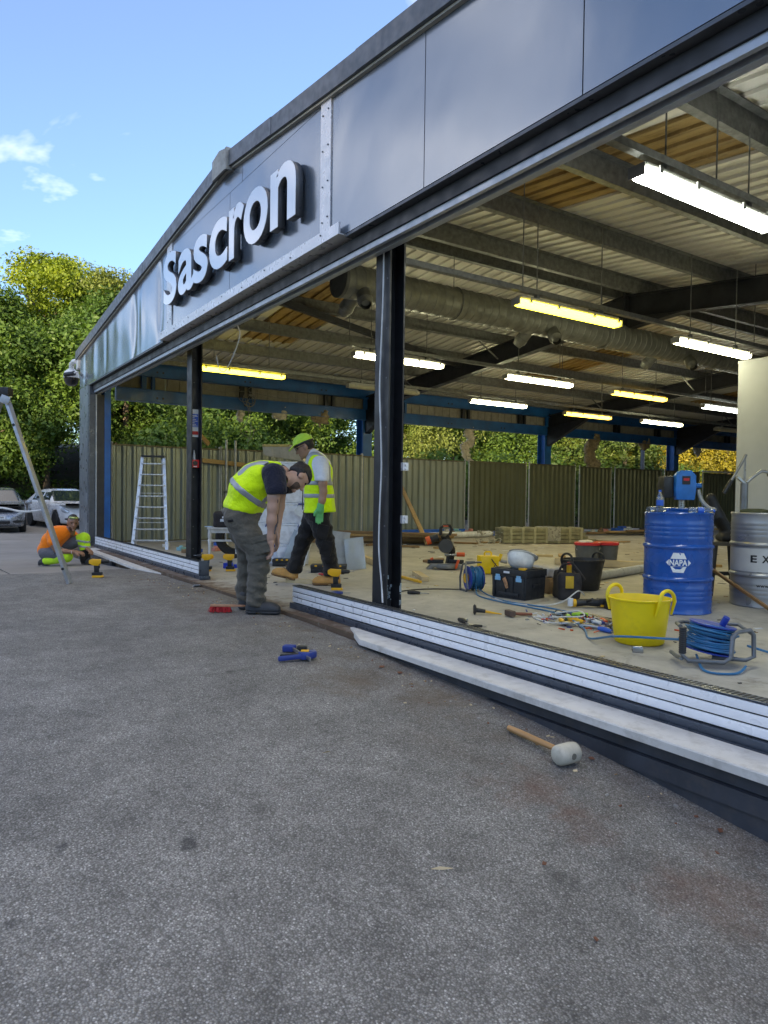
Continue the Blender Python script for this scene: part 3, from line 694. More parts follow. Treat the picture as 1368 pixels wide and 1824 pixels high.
# portal frames
for fy in (9.3, 15.6, 21.9, 28.2):
    q = MB(); tt = 4.15
    for xe in (-14.75, 0.55):
        s = 1 if xe > RX else -1
        def rf(z0, z1, w):
            a, b_ = RX, xe
            q.prism([(a, tt + z0), (b_, rz_(b_, tt) + z0), (b_, rz_(b_, tt) + z1), (a, tt + z1)], lambda u, v, t: (u, t, v), fy - w / 2, fy + w / 2)
        rf(0, -0.014, 0.16); rf(-0.014, -0.336, 0.010); rf(-0.336, -0.35, 0.16)
        # eaves haunch and ridge haunch
        e = xe - s * 0.15
        q.prism([(e, rz_(e, tt) - 0.35), (e, rz_(e, tt) - 0.9), (e - s * 1.5, rz_(e - s * 1.5, tt) - 0.35)], lambda u, v, t: (u, t, v), fy - 0.07, fy + 0.07)
        q.prism([(RX, tt - .35), (RX, tt - .52), (RX + s * 1.0, rz_(RX + s, tt) - 0.35)], lambda u, v, t: (u, t, v), fy - 0.07, fy + 0.07)
        q.box((RX + s * 0.012, fy, tt - .25), (0.02, 0.2, .6))
    q.build('rafter', BLACK, B, smooth=0)
    for xe in (-14.75, 0.55):
        q = MB(); w = 0.26
        q.bb(xe - .15, xe - .135, fy - w / 2, fy + w / 2, -.1, 3.35); q.bb(xe + .135, xe + .15, fy - w / 2, fy + w / 2, -.1, 3.35); q.bb(xe - .135, xe + .135, fy - .006, fy + .006, -.1, 3.35)
        q.build('column', BLUE, B, smooth=0)
# purlin braces
for fy in (9.3, 15.6, 21.9):
    for x in (-9.93, -12.54, -4.27, -1.66):
        q = MB(); z = rz_(x) - 0.24
        q.bar((x, fy + 0.08, z - 0.28), (x, fy + 0.65, z + 0.05), 0.04, 0.006); q.bar((x, fy - 0.08, z - 0.28), (x, fy - 0.65, z + 0.05), 0.04, 0.006); q.build('knee_brace', GALV, B, smooth=0)
q = MB(); q.bar((-9.0, 3.3, 3.83), (-11.0, 9.2, 3.62), 0.09, 0.09); q.build('wind_brace', BLACK, B)
q = MB(); q.bar((-5.65, 4.35, 3.72), (-6.35, 4.1, 3.72), 0.05, 0.05); q.build('bracket_arm', BLACK, B)
# side wall remains: two blue rails with the cream strip between, on both sides
for xe in (-14.62, 0.42):
    for (z0, z1) in ((2.82, 3.08), (3.34, 3.62)):
        q = MB(); q.bb(xe - .05, xe + .05, 3.4, 28.2, z0, z1); q.bb(xe + .05, xe + .09, 3.4, 28.2, z1 - .012, z1); q.bb(xe + .05, xe + .09, 3.4, 28.2, z0, z0 + .012); o = q.build('side_rail', BLUE, B, smooth=0)
        if xe < -5:
            q = MB()
            for k in range(13): q.cyl((xe + .05, 4.2 + k * 1.9, z0 + .1), (xe + .056, 4.2 + k * 1.9, z0 + .1), .022, 8); q.cyl((xe + .05, 4.32 + k * 1.9, z0 + .1), (xe + .056, 4.32 + k * 1.9, z0 + .1), .022, 8)
            bo = q.build('bolt_holes', BLACK, o); bo['kind'] = 'stuff'
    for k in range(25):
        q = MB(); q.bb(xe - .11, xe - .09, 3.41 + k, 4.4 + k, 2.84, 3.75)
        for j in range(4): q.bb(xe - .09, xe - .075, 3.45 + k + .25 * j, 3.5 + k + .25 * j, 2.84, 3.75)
        q.build('wall_sheet', mat('cream_cladding_shade', (0.30, 0.285, 0.24), 0.6, var=0.15, dirt=0.45), B, smooth=0)  # cream cladding darkened in its colour for the shadow under the eaves
    for k in range(12):
        q = MB(); y = 3.9 + 2.1 * k; q.bb(xe - .04, xe + .04, y, y + .09, 3.08, 3.34); q.bb(xe - .04, xe + .04, y + .2, y + .26, 3.08, 3.34); q.build('rail_spacer', BLACK if k % 3 else BLUE, B)
# roof: 1 m sheets with ribs down the slope; some bays are yellowed rooflights
for side in (-1, 1):
    for k in range(26):
        y0 = max(2.72, 2.06 + k * 1.0); y1 = 2.06 + k + 1.02
        def slab(x0, x1, t0, t1, ya, yb, q): q.prism([(x0, rz_(x0) + t0), (x1, rz_(x1) + t0), (x1, rz_(x1) + t1), (x0, rz_(x0) + t1)], lambda u, v, t: (u, t, v), ya, yb)
        def sheet(x0, x1, m, nm):
            q = MB(); slab(x0, x1, 0.0, 0.004, y0, y1, q)
            for j in range(5):
                ya = 2.06 + k + 0.02 + 0.2 * j
                if ya > y0: slab(x0, x1, -0.03, 0.0, ya, ya + 0.04, q)
            q.build(nm, m, B, smooth=0)
        end = -14.9 if side < 0 else 0.75
        if k in (3, 10, 17):
            a, b_ = (-9.3, -12.3) if side < 0 else (-5.62, -3.1)
            sheet(RX, a, ROOF, 'roof_sheet'); sheet(a, b_, RLIGHT, 'rooflight_sheet'); sheet(b_, end, ROOF, 'roof_sheet')
        else: sheet(RX, end, ROOF, 'roof_sheet')
# rear wall
for k in range(15):
    q = MB(); x = -14.6 + k * 1.0; q.bb(x, x + .99, 28.5, 28.53, 0, rz_(x + .5) - .05); q.build('rear_wall_sheet', CREAM, B)
# white partition room deep inside
PW = mat('partition_board', (0.45, 0.47, 0.50), 0.7, var=0.08, scale=2, dirt=0.12, dirtcol=(0.3, 0.28, 0.25))
o = thing('partition_room', 'pale grey partition room behind the silver drum', 'partition', (-4.9, 8.6, 0))
q = MB(); q.bb(0, 5.0, 0, 0.06, 0.08, 2.7); q.bb(0, 0.06, 0.062, 5, 0.08, 2.7); q.build('wall_board', PW, o)
q = MB(); q.bb(-.01, 5.0, -.012, .07, 0, .08); q.build('skirting', DGREY, o)
q = MB(); q.bb(-.004, 5, -.004, .075, 2.7, 2.73); q.build('top_rail', PW, o)

# plinth under the right hand sill: ribbed dark cladding
q = MB()
for (z0, z1, d) in ((-.9, -.17, .0), (-.165, -.095, .012), (-.09, -.004, -.01)):
    q.bb(-3.9, 1.3, 2.6 - d, 2.659, z0, z1)
q.build('plinth_cladding', mat('blue_black_plinth', (0.035, 0.04, 0.05), 0.5, var=0.3, scale=6, dirt=0.5, dirtcol=(0.10, 0.085, 0.07), bmp=0.1), B)
q = MB(); q.bb(-14.0, -11.4, 2.6, 2.658, -.4, -.03); q.build('plinth_cladding', mat('blue_black_plinth', (0, 0, 0)), B)
# grey/white slatted low panels standing on the slab edge
PANW = mat('pale_blue_white_panel', (0.90, 0.91, 0.93), 0.35, 0.1, var=0.05, dirt=0.08)
PAND = mat('slate_blue_frame', (0.055, 0.068, 0.09), 0.35, 0.2, var=0.15)
PANB = mat('panel_groove', (0.012, 0.013, 0.016), 0.6)
def low_panel(x0, x1, lab, tilt=0.0):
    t = thing('shutter_panel', lab, 'panel', (x0, 2.80, 0.002)); L = x1 - x0; t.rotation_euler = (0, tilt, 0)
    q = MB(); q.bb(0, L, 0.012, 0.075, 0.012, 0.19); q.build('core', PANB, t)
    for k in range(3):
        z = 0.054 + k * 0.047; q = MB(); q.bb(0, L, 0.0, 0.0115, z, z + 0.040); q.build('slat', PANW, t, bevel=0.003)
    q = MB(); q.bb(-.02, L, -.02, .011, 0, .010); q.bb(-.02, L, -.018, .0105, .0105, .046); q.build('base_rail', PAND, t, bevel=0.003)
    q = MB(); q.bb(0, L, -.002, .08, .1905, .199); q.build('top_rail', PAND, t, bevel=0.002)
    q = MB()
    n = int(L / 0.024)
    for k in range(n): q.bb(k * .024 + .004, k * .024 + .014, .014, .07, .199, .2005)
    o = q.build('top_ribs', PANB, t, smooth=0); o['kind'] = 'stuff'
    q = MB(); q.bb(L + .0005, L + .03, -.024, .09, 0, .215); q.bb(L + .0305, L + .075, -.03, .09, 0, .04); q.build('end_cap', PAND, t, bevel=0.003)
    return t
low_panel(-13.55, -7.95, 'low grey and white slatted panel running from the corner post to the first black column', 0.0)
p = low_panel(-5.59, 1.0, 'long low grey and white slatted panel in front of the black column with the cable')
# loose white sill boards
def sill_board(x0, x1, y0, y1, z, lab, point):
    q = MB(); ny = y1
    prof = [(0, 0), (0, -.032), (.012, -.032), (.02, -.012), (1, -.006), (1, .006), (.02, .006)]
    n = 14; rows = []
    for i in range(n + 1):
        u = i / n; x = x0 + (x1 - x0) * u; f = min(1.0, u / point[0]) if point[1] > 0 else min(1.0, (1 - u) / point[0])
        ya = y1 - (y1 - y0) * (0.12 + 0.88 * f); rows.append([(x, ya + (y1 - ya) * a, z(x) + b) for a, b in prof])
    m = len(prof)
    q.add([p for rw in rows for p in rw], [(i * m + j, (i + 1) * m + j, (i + 1) * m + (j + 1) % m, i * m + (j + 1) % m) for i in range(n) for j in range(m)] + [list(range(m)), [n * m + j for j in range(m)][::-1]])
    return tag(q.build('sill_board', WHITE_D, smooth=30), lab, 'sill board')
sill_board(-4.5, 1.2, 2.56, 2.76, lambda x: .006, 'scuffed white sill board lying below the long slatted panel', (.07, 1))
sill_board(-13.3, -8.7, 2.54, 2.76, lambda x: -.005 - 0.006 * (x + 13), 'loose white sill board held by the crouching man', (.18, -1))
q = MB(); q.bb(-3.9, 1.2, 2.62, 2.66, -.02, -.001); 

# ------------------------------------------------------------------ sign letters
def text_mesh(s, size, offset=0.0, extrude=0.0, sx=1.0, bevel=0.0, space=1.0, res=6):
    cu = bpy.data.curves.new('t', 'FONT'); cu.body = s; cu.size = size; cu.offset = offset; cu.extrude = extrude; cu.bevel_depth = bevel; cu.resolution_u = res; cu.space_character = space
    o = bpy.data.objects.new('t', cu); COL.objects.link(o)
    dg = bpy.context.evaluated_depsgraph_get(); dg.update()
    me = bpy.data.meshes.new_from_object(o.evaluated_get(dg)); bpy.data.objects.remove(o); bpy.data.curves.remove(cu)
    me.materials.clear()
    co = np.empty(len(me.vertices) * 3); me.vertices.foreach_get('co', co); co = co.reshape(-1, 3); co[:, 0] *= sx
    me.vertices.foreach_set('co', co.ravel()); return me, co
def mirror_sign_mat():
    m, nt, b, out = nodes_of('polished_white_letter')
    b.inputs['Base Color'].default_value = (0.86, 0.865, 0.88, 1); b.inputs['Metallic'].default_value = 0.3; b.inputs['Roughness'].default_value = 0.13
    bump(nt, b, noise(nt, 2.0, 2, 0.4), 0.25, 0.01); return m
LET = mirror_sign_mat(); LSIDE = mat('letter_side', (0.10, 0.105, 0.115), 0.35)
sg = thing('shop_sign', 'large raised white lower-case letters across the grey fascia bay', 'sign', (-8.95, YF, 3.31))
spans = [('S', -8.95, -8.44), ('a', -8.37, -7.83), ('s', -7.83, -7.38), ('c', -7.33, -6.82), ('r', -6.77, -6.40), ('o', -6.40, -5.86), ('n', -5.80, -5.31)]
for ch, a, b_ in spans:
    me, co = text_mesh(ch, 1.0, 0.022, 0.0)
    x0, x1 = co[:, 0].min(), co[:, 0].max(); z0, z1 = co[:, 1].min(), co[:, 1].max()
    H = 0.62 if ch == 'S' else 0.50; kx = (b_ - a) / (x1 - x0); kz = H / (z1 - z0)
    bpy.data.meshes.remove(me)
    for nm, m_, y0_, y1_, gr in (('letter_face', LET, -0.10, -0.095, 0.0), ('letter_return', LSIDE, -0.0945, -0.03, 0.0)):
        me, co = text_mesh(ch, 1.0, 0.022, 0.5)
        X = (co[:, 0] - x0) * kx + a + 8.95; Z = (co[:, 1] - z0) * kz; Y = np.where(co[:, 2] > 0, y0_, y1_)
        me.vertices.foreach_set('co', np.stack([X, Y, Z], 1).ravel()); me.update()
        bm = bmesh.new(); bm.from_mesh(me); bmesh.ops.remove_doubles(bm, verts=bm.verts, dist=1e-5); bmesh.ops.recalc_face_normals(bm, faces=bm.faces); bm.to_mesh(me); bm.free()
        if nm == 'letter_face': po = link('letter', me, m_, sg)
        else: link('letter_return', me, m_, po)

# ================================================================== services under the roof
def lamp_mat(name, col, s):
    m, nt, b, out = nodes_of(name)
    n = noise(nt, 2.0, 2, 0.5)
    b.inputs['Base Color'].default_value = (0.7, 0.7, 0.65, 1); b.inputs['Roughness'].default_value = 0.3
    b.inputs['Emission Color'].default_value = (*col, 1); b.inputs['Emission Strength'].default_value = s
    return m
L_COOL = lamp_mat('tube_cool_white', (0.86, 0.98, 1.0), 16.0); L_YEL = lamp_mat('tube_yellowed', (1.0, 0.84, 0.06), 4.5); L_PALE = lamp_mat('tube_pale_warm', (0.97, 1.0, 0.70), 12.0); L_ORA = lamp_mat('tube_orange', (1.0, 0.62, 0.07), 4.0); L_BLUE = lamp_mat('tube_daylight', (0.85, 0.97, 1.0), 11.0)
L_OFF = mat('diffuser_off', (0.36, 0.34, 0.25), 0.4)
LBASE = mat('lamp_tray', (0.30, 0.30, 0.28), 0.5, var=0.1, dirt=0.3)
def tube_light(x, y, z, m, lab):
    t = thing('strip_light', lab, 'light', (x, y, z), 0, 'strip lights hung under the garage roof'); L = 1.55
    q = MB(); q.bb(-.05, .05, .01, L - .01, .045, .075); q.bb(-.04, .04, .03, L - .03, .075, .09); q.build('tray', LBASE, t, bevel=0.004)
    q = MB(); rows = []
    prof = [(-.075, .044), (-.08, .02), (-.065, -.012), (-.03, -.03), (.03, -.03), (.065, -.012), (.08, .02), (.075, .044)]
    ys_ = [0.0, 0.03, L - 0.03, L]; sc_ = [.85, 1, 1, .85]; n = len(prof)
    q.add([(px * s, yy, .044 + (pz - .044) * s) for yy, s in zip(ys_, sc_) for px, pz in [(a_ * .84, .044 + (b_ - .044) * .84) for a_, b_ in prof]], [(i * n + j, i * n + (j + 1) % n, (i + 1) * n + (j + 1) % n, (i + 1) * n + j) for i in range(3) for j in range(n)] + [list(range(n))[::-1], [3 * n + j for j in range(n)]])
    q.build('diffuser', m, t, smooth=50)
    for yy in (-.022, L + .004):
        q = MB(); q.bb(-.06, .06, yy, yy + .018, -.012, .06); q.build('end_cap', LBASE, t, bevel=.006)
    for yy in (.1, .5, 1.05, 1.45):
        [MB().bb(u, u + .011, yy, yy + .03, .015, .06).build('clip', LBASE, t) for u in (-.092, .081)]
    for yy in (.28, 1.27):
        q = MB(); q.bb(-.02, .02, yy - .02, yy + .02, .0905, .13); q.cyl((0, yy, .12), (0, yy, rz_(x) - .25 - z), .006, 6); q.build('hanger', GALV, t)
    return t
Z = 2.955
tube_light(-2.84, 3.79, 3.02, L_COOL, 'nearest bright cool white strip light at upper right')
tube_light(-5.15, 5.02, 2.92, L_YEL, 'lime yellow strip light hanging in front of the round duct')
tube_light(-5.08, 7.56, 2.86, L_PALE, 'pale strip light over the duct end left of the partition room')
tube_light(-8.5, 5.18, 2.95, L_PALE, 'pale yellow strip light half hidden by the black column with the cable')
tube_light(-8.55, 8.12, 2.95, L_PALE, 'whitish strip light above the yellow transformer')
tube_light(-8.3, 10.48, 2.88, L_ORA, 'orange tinted strip light above the grey bins')
tube_light(-8.3, 13.3, 2.86, L_BLUE, 'bluish white strip light beside the partition room edge')
tube_light(-11.35, 3.92, 3.03, L_YEL, 'deep yellow strip light right of the first black column')
tube_light(-11.0, 6.59, 2.95, L_OFF, 'unlit strip light behind the black column with the cable')
tube_light(-11.08, 9.55, 2.94, L_PALE, 'pale strip light above the pallet bundle')
tube_light(-11.0, 12.27, 2.88, L_ORA, 'small warm strip light beside the first blue column')
tube_light(-10.6, 14.5, 2.83, L_PALE, 'small pale strip light between the two blue columns')
tube_light(-10.6, 17.6, 2.83, L_OFF, 'unlit strip light close to the rear blue column')
for x, z, y0 in ((-2.84, 3.15, 2.95), (-5.15, 3.05, 3.4), (-8.5, 3.08, 3.4), (-11.15, 3.08, 3.4)):
    o = thing('cable_trunking', {-2.84: 'steel trunking rail above the nearest strip light', -5.15: 'steel trunking rail right of the round duct', -8.5: 'steel trunking rail left of the round duct', -11.15: 'steel trunking rail nearest the blue side beams'}[x], 'trunking', (x, y0, z))
    q = MB(); q.bb(-.03, .03, 0, 22, 0, .05); q.build('rail', GALV, o)
    for k in range(5): q = MB(); q.cyl((0, 1.7 + k * 4.3, .05), (0, 1.7 + k * 4.3, rz_(x) - .05 - z), .006, 6); q.build('hanger', GALV, o)
# round duct
DUCT = mat('spiral_duct_steel', (0.20, 0.205, 0.185), 0.55, 0.45, var=0.25, scale=7, dirt=0.3, dirtcol=(0.1, 0.09, 0.07))
o = thing('air_duct', 'round galvanised air duct with nozzles running under the ridge', 'duct', (-7.15, 4.15, 3.49))
prof = []; y = 0.0
while y < 16.5:
    prof += [(.198, y), (.198, y + .105), (.203, y + .112), (.203, y + .12)]; y += .13
MY = Matrix(((1, 0, 0), (0, 0, 1), (0, 1, 0)))
q = MB(); q.lathe([(0, -.002)] + prof + [(0, y)], 28, (0, 0, 0), MY); q.build('pipe', DUCT, o, smooth=35)
q = MB(); q.lathe([(0.0, -.02), (.206, -.02), (.206, .02), (0, .02)], 28, (0, 0, 0), MY); q.build('end_cap', mat('duct_cap', (0.10, 0.105, 0.10), 0.55, 0.3), o)
for k, (yy, sx) in enumerate([(.30, -1), (.30, 1), (3.2, -1), (3.45, 1), (6.1, -1), (6.7, 1), (9.3, -1), (9.6, 1)]):
    d = Vector((sx * .62, -.25, -.72)).normalized(); p0 = Vector((0, yy, 0)) + d * .17
    q = MB(); q.tube([p0, p0 + d * .13, p0 + d * .135, p0 + d * .19, p0 + d * .2, p0 + d * .26], [.085, .085, .092, .092, .08, .062], 16, cap=False)
    q.tube([p0 + d * .2, p0 + d * .21], [.05, .05], 12); q.build('nozzle', DUCT, o, smooth=35)
for k in range(6):
    q = MB(); q.tube([(.206 * math.cos(a), 1.7 + 2.9 * k, .206 * math.sin(a)) for a in [2 * PI * i / 20 for i in range(20)]], .008, 6, closed=True); q.cyl((0, 1.7 + 2.9 * k, .2), (0, 1.7 + 2.9 * k, .62), .006, 6); q.build('strap', GALV, o)

# ================================================================== hoarding along the stripped side wall
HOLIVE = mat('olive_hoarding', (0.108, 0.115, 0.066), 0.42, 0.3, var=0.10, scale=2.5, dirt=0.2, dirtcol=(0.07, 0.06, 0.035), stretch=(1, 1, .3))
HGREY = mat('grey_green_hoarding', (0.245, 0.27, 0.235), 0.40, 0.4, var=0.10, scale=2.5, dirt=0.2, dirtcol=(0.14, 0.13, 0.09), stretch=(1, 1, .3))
GPOST = mat('galvanised_post', (0.42, 0.43, 0.43), 0.45, 0.5, dirt=0.3)
def hoarding(y0, y1, z0, z1, m, lab, x=-14.4, skew=0.0):
    t = thing('hoarding_panel', lab, 'hoarding', (x, y0, 0), 0, 'corrugated hoarding panels'); t.rotation_euler = (0, 0, skew); w = y1 - y0
    n = max(4, int(round(w / .19))); q = MB(); vs = []
    for i in range(n * 4 + 1):
        ph = i % 4; u = (i // 4 + (0, .22, .40, .82)[ph]) / n; dx = (.022, .022, -.022, -.022)[ph]
        vs += [(dx, u * w, z0), (dx, u * w, z1 - .02)]
    q.add(vs, [(2 * i, 2 * i + 2, 2 * i + 3, 2 * i + 1) for i in range(n * 4)]); q.build('sheet', m, t, smooth=0)
    q = MB(); q.bb(-.025, .025, -.01, w + .01, z1 - .02, z1 + .012); q.build('top_rail', mat('hoarding_rail', (0.11, 0.10, 0.06), 0.5, 0.3), t)
    q = MB(); q.bb(-.025, .025, -.01, w + .01, z0 - .015, z0 + .012); q.build('bottom_rail', mat('hoarding_rail', (0, 0, 0)), t)
    for yy in (-.02, w + .02): q = MB(); q.cyl((.0, yy, 0), (.0, yy, z1 + .05), .02, 10); q.build('post', GPOST, t)
    return t
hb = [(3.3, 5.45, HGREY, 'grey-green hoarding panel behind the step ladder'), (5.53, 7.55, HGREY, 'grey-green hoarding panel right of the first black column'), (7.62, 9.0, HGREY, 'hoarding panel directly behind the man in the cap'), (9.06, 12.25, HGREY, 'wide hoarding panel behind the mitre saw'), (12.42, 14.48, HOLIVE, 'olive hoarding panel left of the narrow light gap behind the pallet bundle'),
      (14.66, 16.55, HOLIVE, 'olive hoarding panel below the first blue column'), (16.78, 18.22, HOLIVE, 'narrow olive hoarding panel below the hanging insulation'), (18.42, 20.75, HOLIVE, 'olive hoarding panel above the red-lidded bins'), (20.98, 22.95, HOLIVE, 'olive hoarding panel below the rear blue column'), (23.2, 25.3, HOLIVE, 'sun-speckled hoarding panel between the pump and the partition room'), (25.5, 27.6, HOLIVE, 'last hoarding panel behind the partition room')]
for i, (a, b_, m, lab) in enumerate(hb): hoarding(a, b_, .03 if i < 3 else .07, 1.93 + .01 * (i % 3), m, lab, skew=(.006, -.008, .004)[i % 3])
q = MB(); q.bb(-14.42, -14.36, 23.15, 25.35, 1.96, 2.02)
tag(q.build('white_rail', mat('white_gloss', (0.75, 0.75, 0.74), 0.4)), 'white rail along the top of the sun-speckled hoarding panel', 'rail')
# timber props against the hoarding
WOOD = mat('new_softwood', (0.40, 0.26, 0.11), 0.65, var=0.2, scale=4, stretch=(1, 12, 12), bmp=0.15, bscale=20)
WOODL = mat('pale_softwood', (0.52, 0.40, 0.22), 0.65, var=0.18, scale=4, bmp=0.1)
WOODB = mat('old_brown_board', (0.23, 0.14, 0.065), 0.7, var=0.3, scale=3, dirt=0.3)
def timber(a, b_, w, h, m, lab, up=(0, 0, 1), name='timber_prop', cat='timber'):
    q = MB(); q.bar(a, b_, w, h, up); return tag(q.build(name, m, bevel=0.003), lab, cat)
timber((-11.25, 8.62, .04), (-14.32, 10.05, 1.36), .09, .045, WOOD, 'diagonal timber prop leaning on the hoarding behind the mitre saw')
timber((-14.3, 5.05, 1.68), (-14.3, 6.2, 1.6), .05, .09, WOOD, 'short level timber nailed to the hoarding left of the bending man', name='timber_rail')
timber((-14.32, 5.2, 2.02), (-14.2, 4.9, 2.25), .045, .09, WOOD, 'stub of timber sticking up above the hoarding', name='timber_stub')
for k, (y, lab) in enumerate([(5.55, 'left of the two scaffold poles clamped behind the bending man'), (5.75, 'right of the two scaffold poles clamped behind the bending man')]):
    o = thing('scaffold_pole', lab, 'pole', (-14.22, y, 0)); q = MB(); q.cyl((0, 0, 0), (0, 0, 2.12), .024, 12); q.build('tube', GPOST, o)
    q = MB(); q.bb(-.04, .04, -.035, .035, 1.0, 1.06); q.bb(.03, .06, -.02, .02, 1.01, 1.05); q.build('clamp', GALV, o)
# lamp post beyond
o = thing('lamp_post', 'dark lamp post beyond the hoarding left of the rear blue column', 'lamp post', (-17.2, 23.6, -.4)); q = MB(); q.tube([(0, 0, 0), (0, 0, 6.5)], [.09, .06], 12); q.build('pole', DGREY, o); q = MB(); q.bb(-.5, .06, -.12, .12, 6.4, 6.5); q.build('lantern', LGREY, o)
# torn insulation hanging from the lower blue rail
INS = mat('torn_insulation', (0.62, 0.58, 0.48), 0.95, var=0.35, scale=9, dirt=0.6, dirtcol=(0.16, 0.11, 0.06), bmp=0.8, bscale=25)
INSB = mat('brown_insulation', (0.34, 0.27, 0.17), 0.95, var=0.4, scale=9, dirt=0.6, dirtcol=(0.10, 0.07, 0.04), bmp=0.8, bscale=25)
def tuft(y, z0, z1, w, m, lab, seed):
    r = random.Random(seed); h = z0 - z1
    P0 = [(r.uniform(-.04, .04), r.uniform(-.5, .5) * w, -h * k / 7, w * r.uniform(.28, .5) * (1 - .45 * (k / 7) ** 3)) for k in range(8)]
    def f(P): return chain(P * A3((2.2, 1, 1)) , [(a * 2.2, b, c, d) for a, b, c, d in P0], .05) + wob(P, 16, .05, 2.6) + wob(P, 37, .03)
    o = blob('insulation_tuft', f, (-.35, -w * 1.3, -h - .25), (.35, w * 1.3, .25), .03, m, None, (-14.63, y, z0)); return tag(o, lab, 'insulation', 'torn insulation hanging from the side rail')
tuft(12.55, 2.85, 1.95, .34, INS, 'pale torn insulation hanging over the hoarding above the pallet bundle', 1)
tuft(17.5, 2.85, 1.72, .5, INSB, 'big brown sagging insulation clump beside the first blue column', 2)
tuft(6.0, 2.84, 2.62, .16, INS, 'small white insulation scrap above the bending man', 3)
tuft(6.95, 2.83, 2.74, .22, INS, 'thin frayed insulation edge above the man in the cap', 4)
tuft(8.0, 2.83, 2.73, .3, INSB, 'frayed yellowish insulation lip just left of the column with the cable', 5)
tuft(20.2, 2.84, 2.7, .35, INSB, 'frayed insulation along the rail near the lamp post', 6)
tuft(23.2, 2.84, 2.66, .35, INS, 'frayed insulation scrap right of the rear blue column', 7)
# wires
WBLK = mat('black_cable', (0.015, 0.015, 0.016), 0.5); WWHT = mat('white_cable', (0.62, 0.62, 0.60), 0.45); WGRY = mat('grey_wire', (0.2, 0.2, 0.2), 0.5)
def wire(pts, r, m, lab, name='cable', cat='cable', sub=6, seed=0, parent=None):
    P = [Vector(p) for p in pts]; out = []
    for i in range(len(P) - 1):
        p0, p1, p2, p3 = P[max(0, i - 1)], P[i], P[i + 1], P[min(len(P) - 1, i + 2)]
        for k in range(sub):
            t = k / sub; out.append(0.5 * ((2 * p1) + (p2 - p0) * t + (2 * p0 - 5 * p1 + 4 * p2 - p3) * t * t + (3 * p1 - p0 - 3 * p2 + p3) * t ** 3))
    out.append(P[-1]); q = MB(); q.tube(out, r, 6); o = q.build(name, m, parent)
    return tag(o, lab, cat) if lab else o
r = random.Random(9)
t = thing('wire_tangle', 'tangle of loose grey wires hanging from the blue beam above the bending man', 'wires', (-14.5, 6.1, 3.1))
for k in range(7):
    a = r.uniform(0, 6.28); rad = r.uniform(.08, .17); c = Vector((r.uniform(0, .06), r.uniform(-.12, .12), r.uniform(-.08, .12)))
    wire([c + Vector((r.uniform(-.02, .02), rad * math.cos(a + j), rad * 1.1 * math.sin(a + j))) for j in range(6)], .007, WGRY, None, 'wire_loop', parent=t)
wire([(0, .0, -.1), (.03, .05, -.35), (.02, -.03, -.6), (.05, -.15, -.75), (.05, .1, -.9), (.05, .15, -.7), (.04, .02, -.55)], .007, WGRY, None, 'wire_tail', parent=t)
wire([(0.02, .05, -.1), (.04, .1, -.5), (.02, .08, -.85), (.03, .02, -1.0)], .006, WGRY, None, 'wire_tail', parent=t)
wire([(0, -1.2, .12), (0, -.6, .06), (0, 0, .12), (0, .8, .05), (0, 1.6, .1)], .006, WGRY, None, 'wire_run', parent=t)
wire([(-7.2, 2.9, 2.84), (-7.25, 2.97, 2.7), (-7.55, 3.0, 2.5), (-7.9, 3.05, 2.42), (-8.2, 3.1, 2.5), (-8.35, 3.12, 2.68)], .006, WWHT, 'thin white wire drooping from the track beside the first black column', 'drooping_wire')
wire([(-4.44, 2.955, 2.9), (-4.435, 2.95, 2.5), (-4.455, 2.95, 2.1), (-4.47, 2.952, 1.8), (-4.445, 2.95, 1.5), (-4.43, 2.95, 1.2), (-4.445, 2.95, .9), (-4.45, 2.95, .6), (-4.41, 2.95, .35), (-4.36, 2.93, .2)], .0065, WWHT, 'white cable taped down the face of the right black column', 'column_cable')
for z, s in ((1.22, 'upper'), (.82, 'lower')):
    q = MB(); q.bb(-4.374, -4.345, 3.09, 3.14, z - .03, z + .03); q.cyl((-4.345, 3.115, z - .015), (-4.335, 3.115, z - .015), .012, 8); q.cyl((-4.345, 3.115, z + .015), (-4.335, 3.115, z + .015), .012, 8); tag(q.build('hinge_bracket', SILVER), s + ' small white bracket on the right edge of the cable column', 'bracket')
# notice and call point on the first column
t = thing('wall_notice', 'blue, white and red notice fixed in the first black column', 'notice', (-9.058, 3.036, 1.75)); 
NB = mat('notice_blue', (0.02, 0.10, 0.55), 0.4); NR = mat('notice_red', (0.62, 0.02, 0.02), 0.4); NW = mat('notice_white', (0.72, 0.74, 0.76), 0.4)
q = MB(); q.bb(.0, .006, 0, .108, -.02, .34); q.build('board', NW, t)
q = MB(); q.bb(.0062, .009, .005, .103, .11, .28); q.build('blue_field', NB, t)
q = MB(); q.bb(.0062, .009, .003, .105, .01, .055); q.build('red_band', NR, t)
for k in range(7):
    q = MB(); z = .12 + .021 * k; q.bb(.0092, .0105, .012 + .015 * (k % 2), .096 - .02 * (k % 3), z, z + .007); q.build('print_line', NW, t)
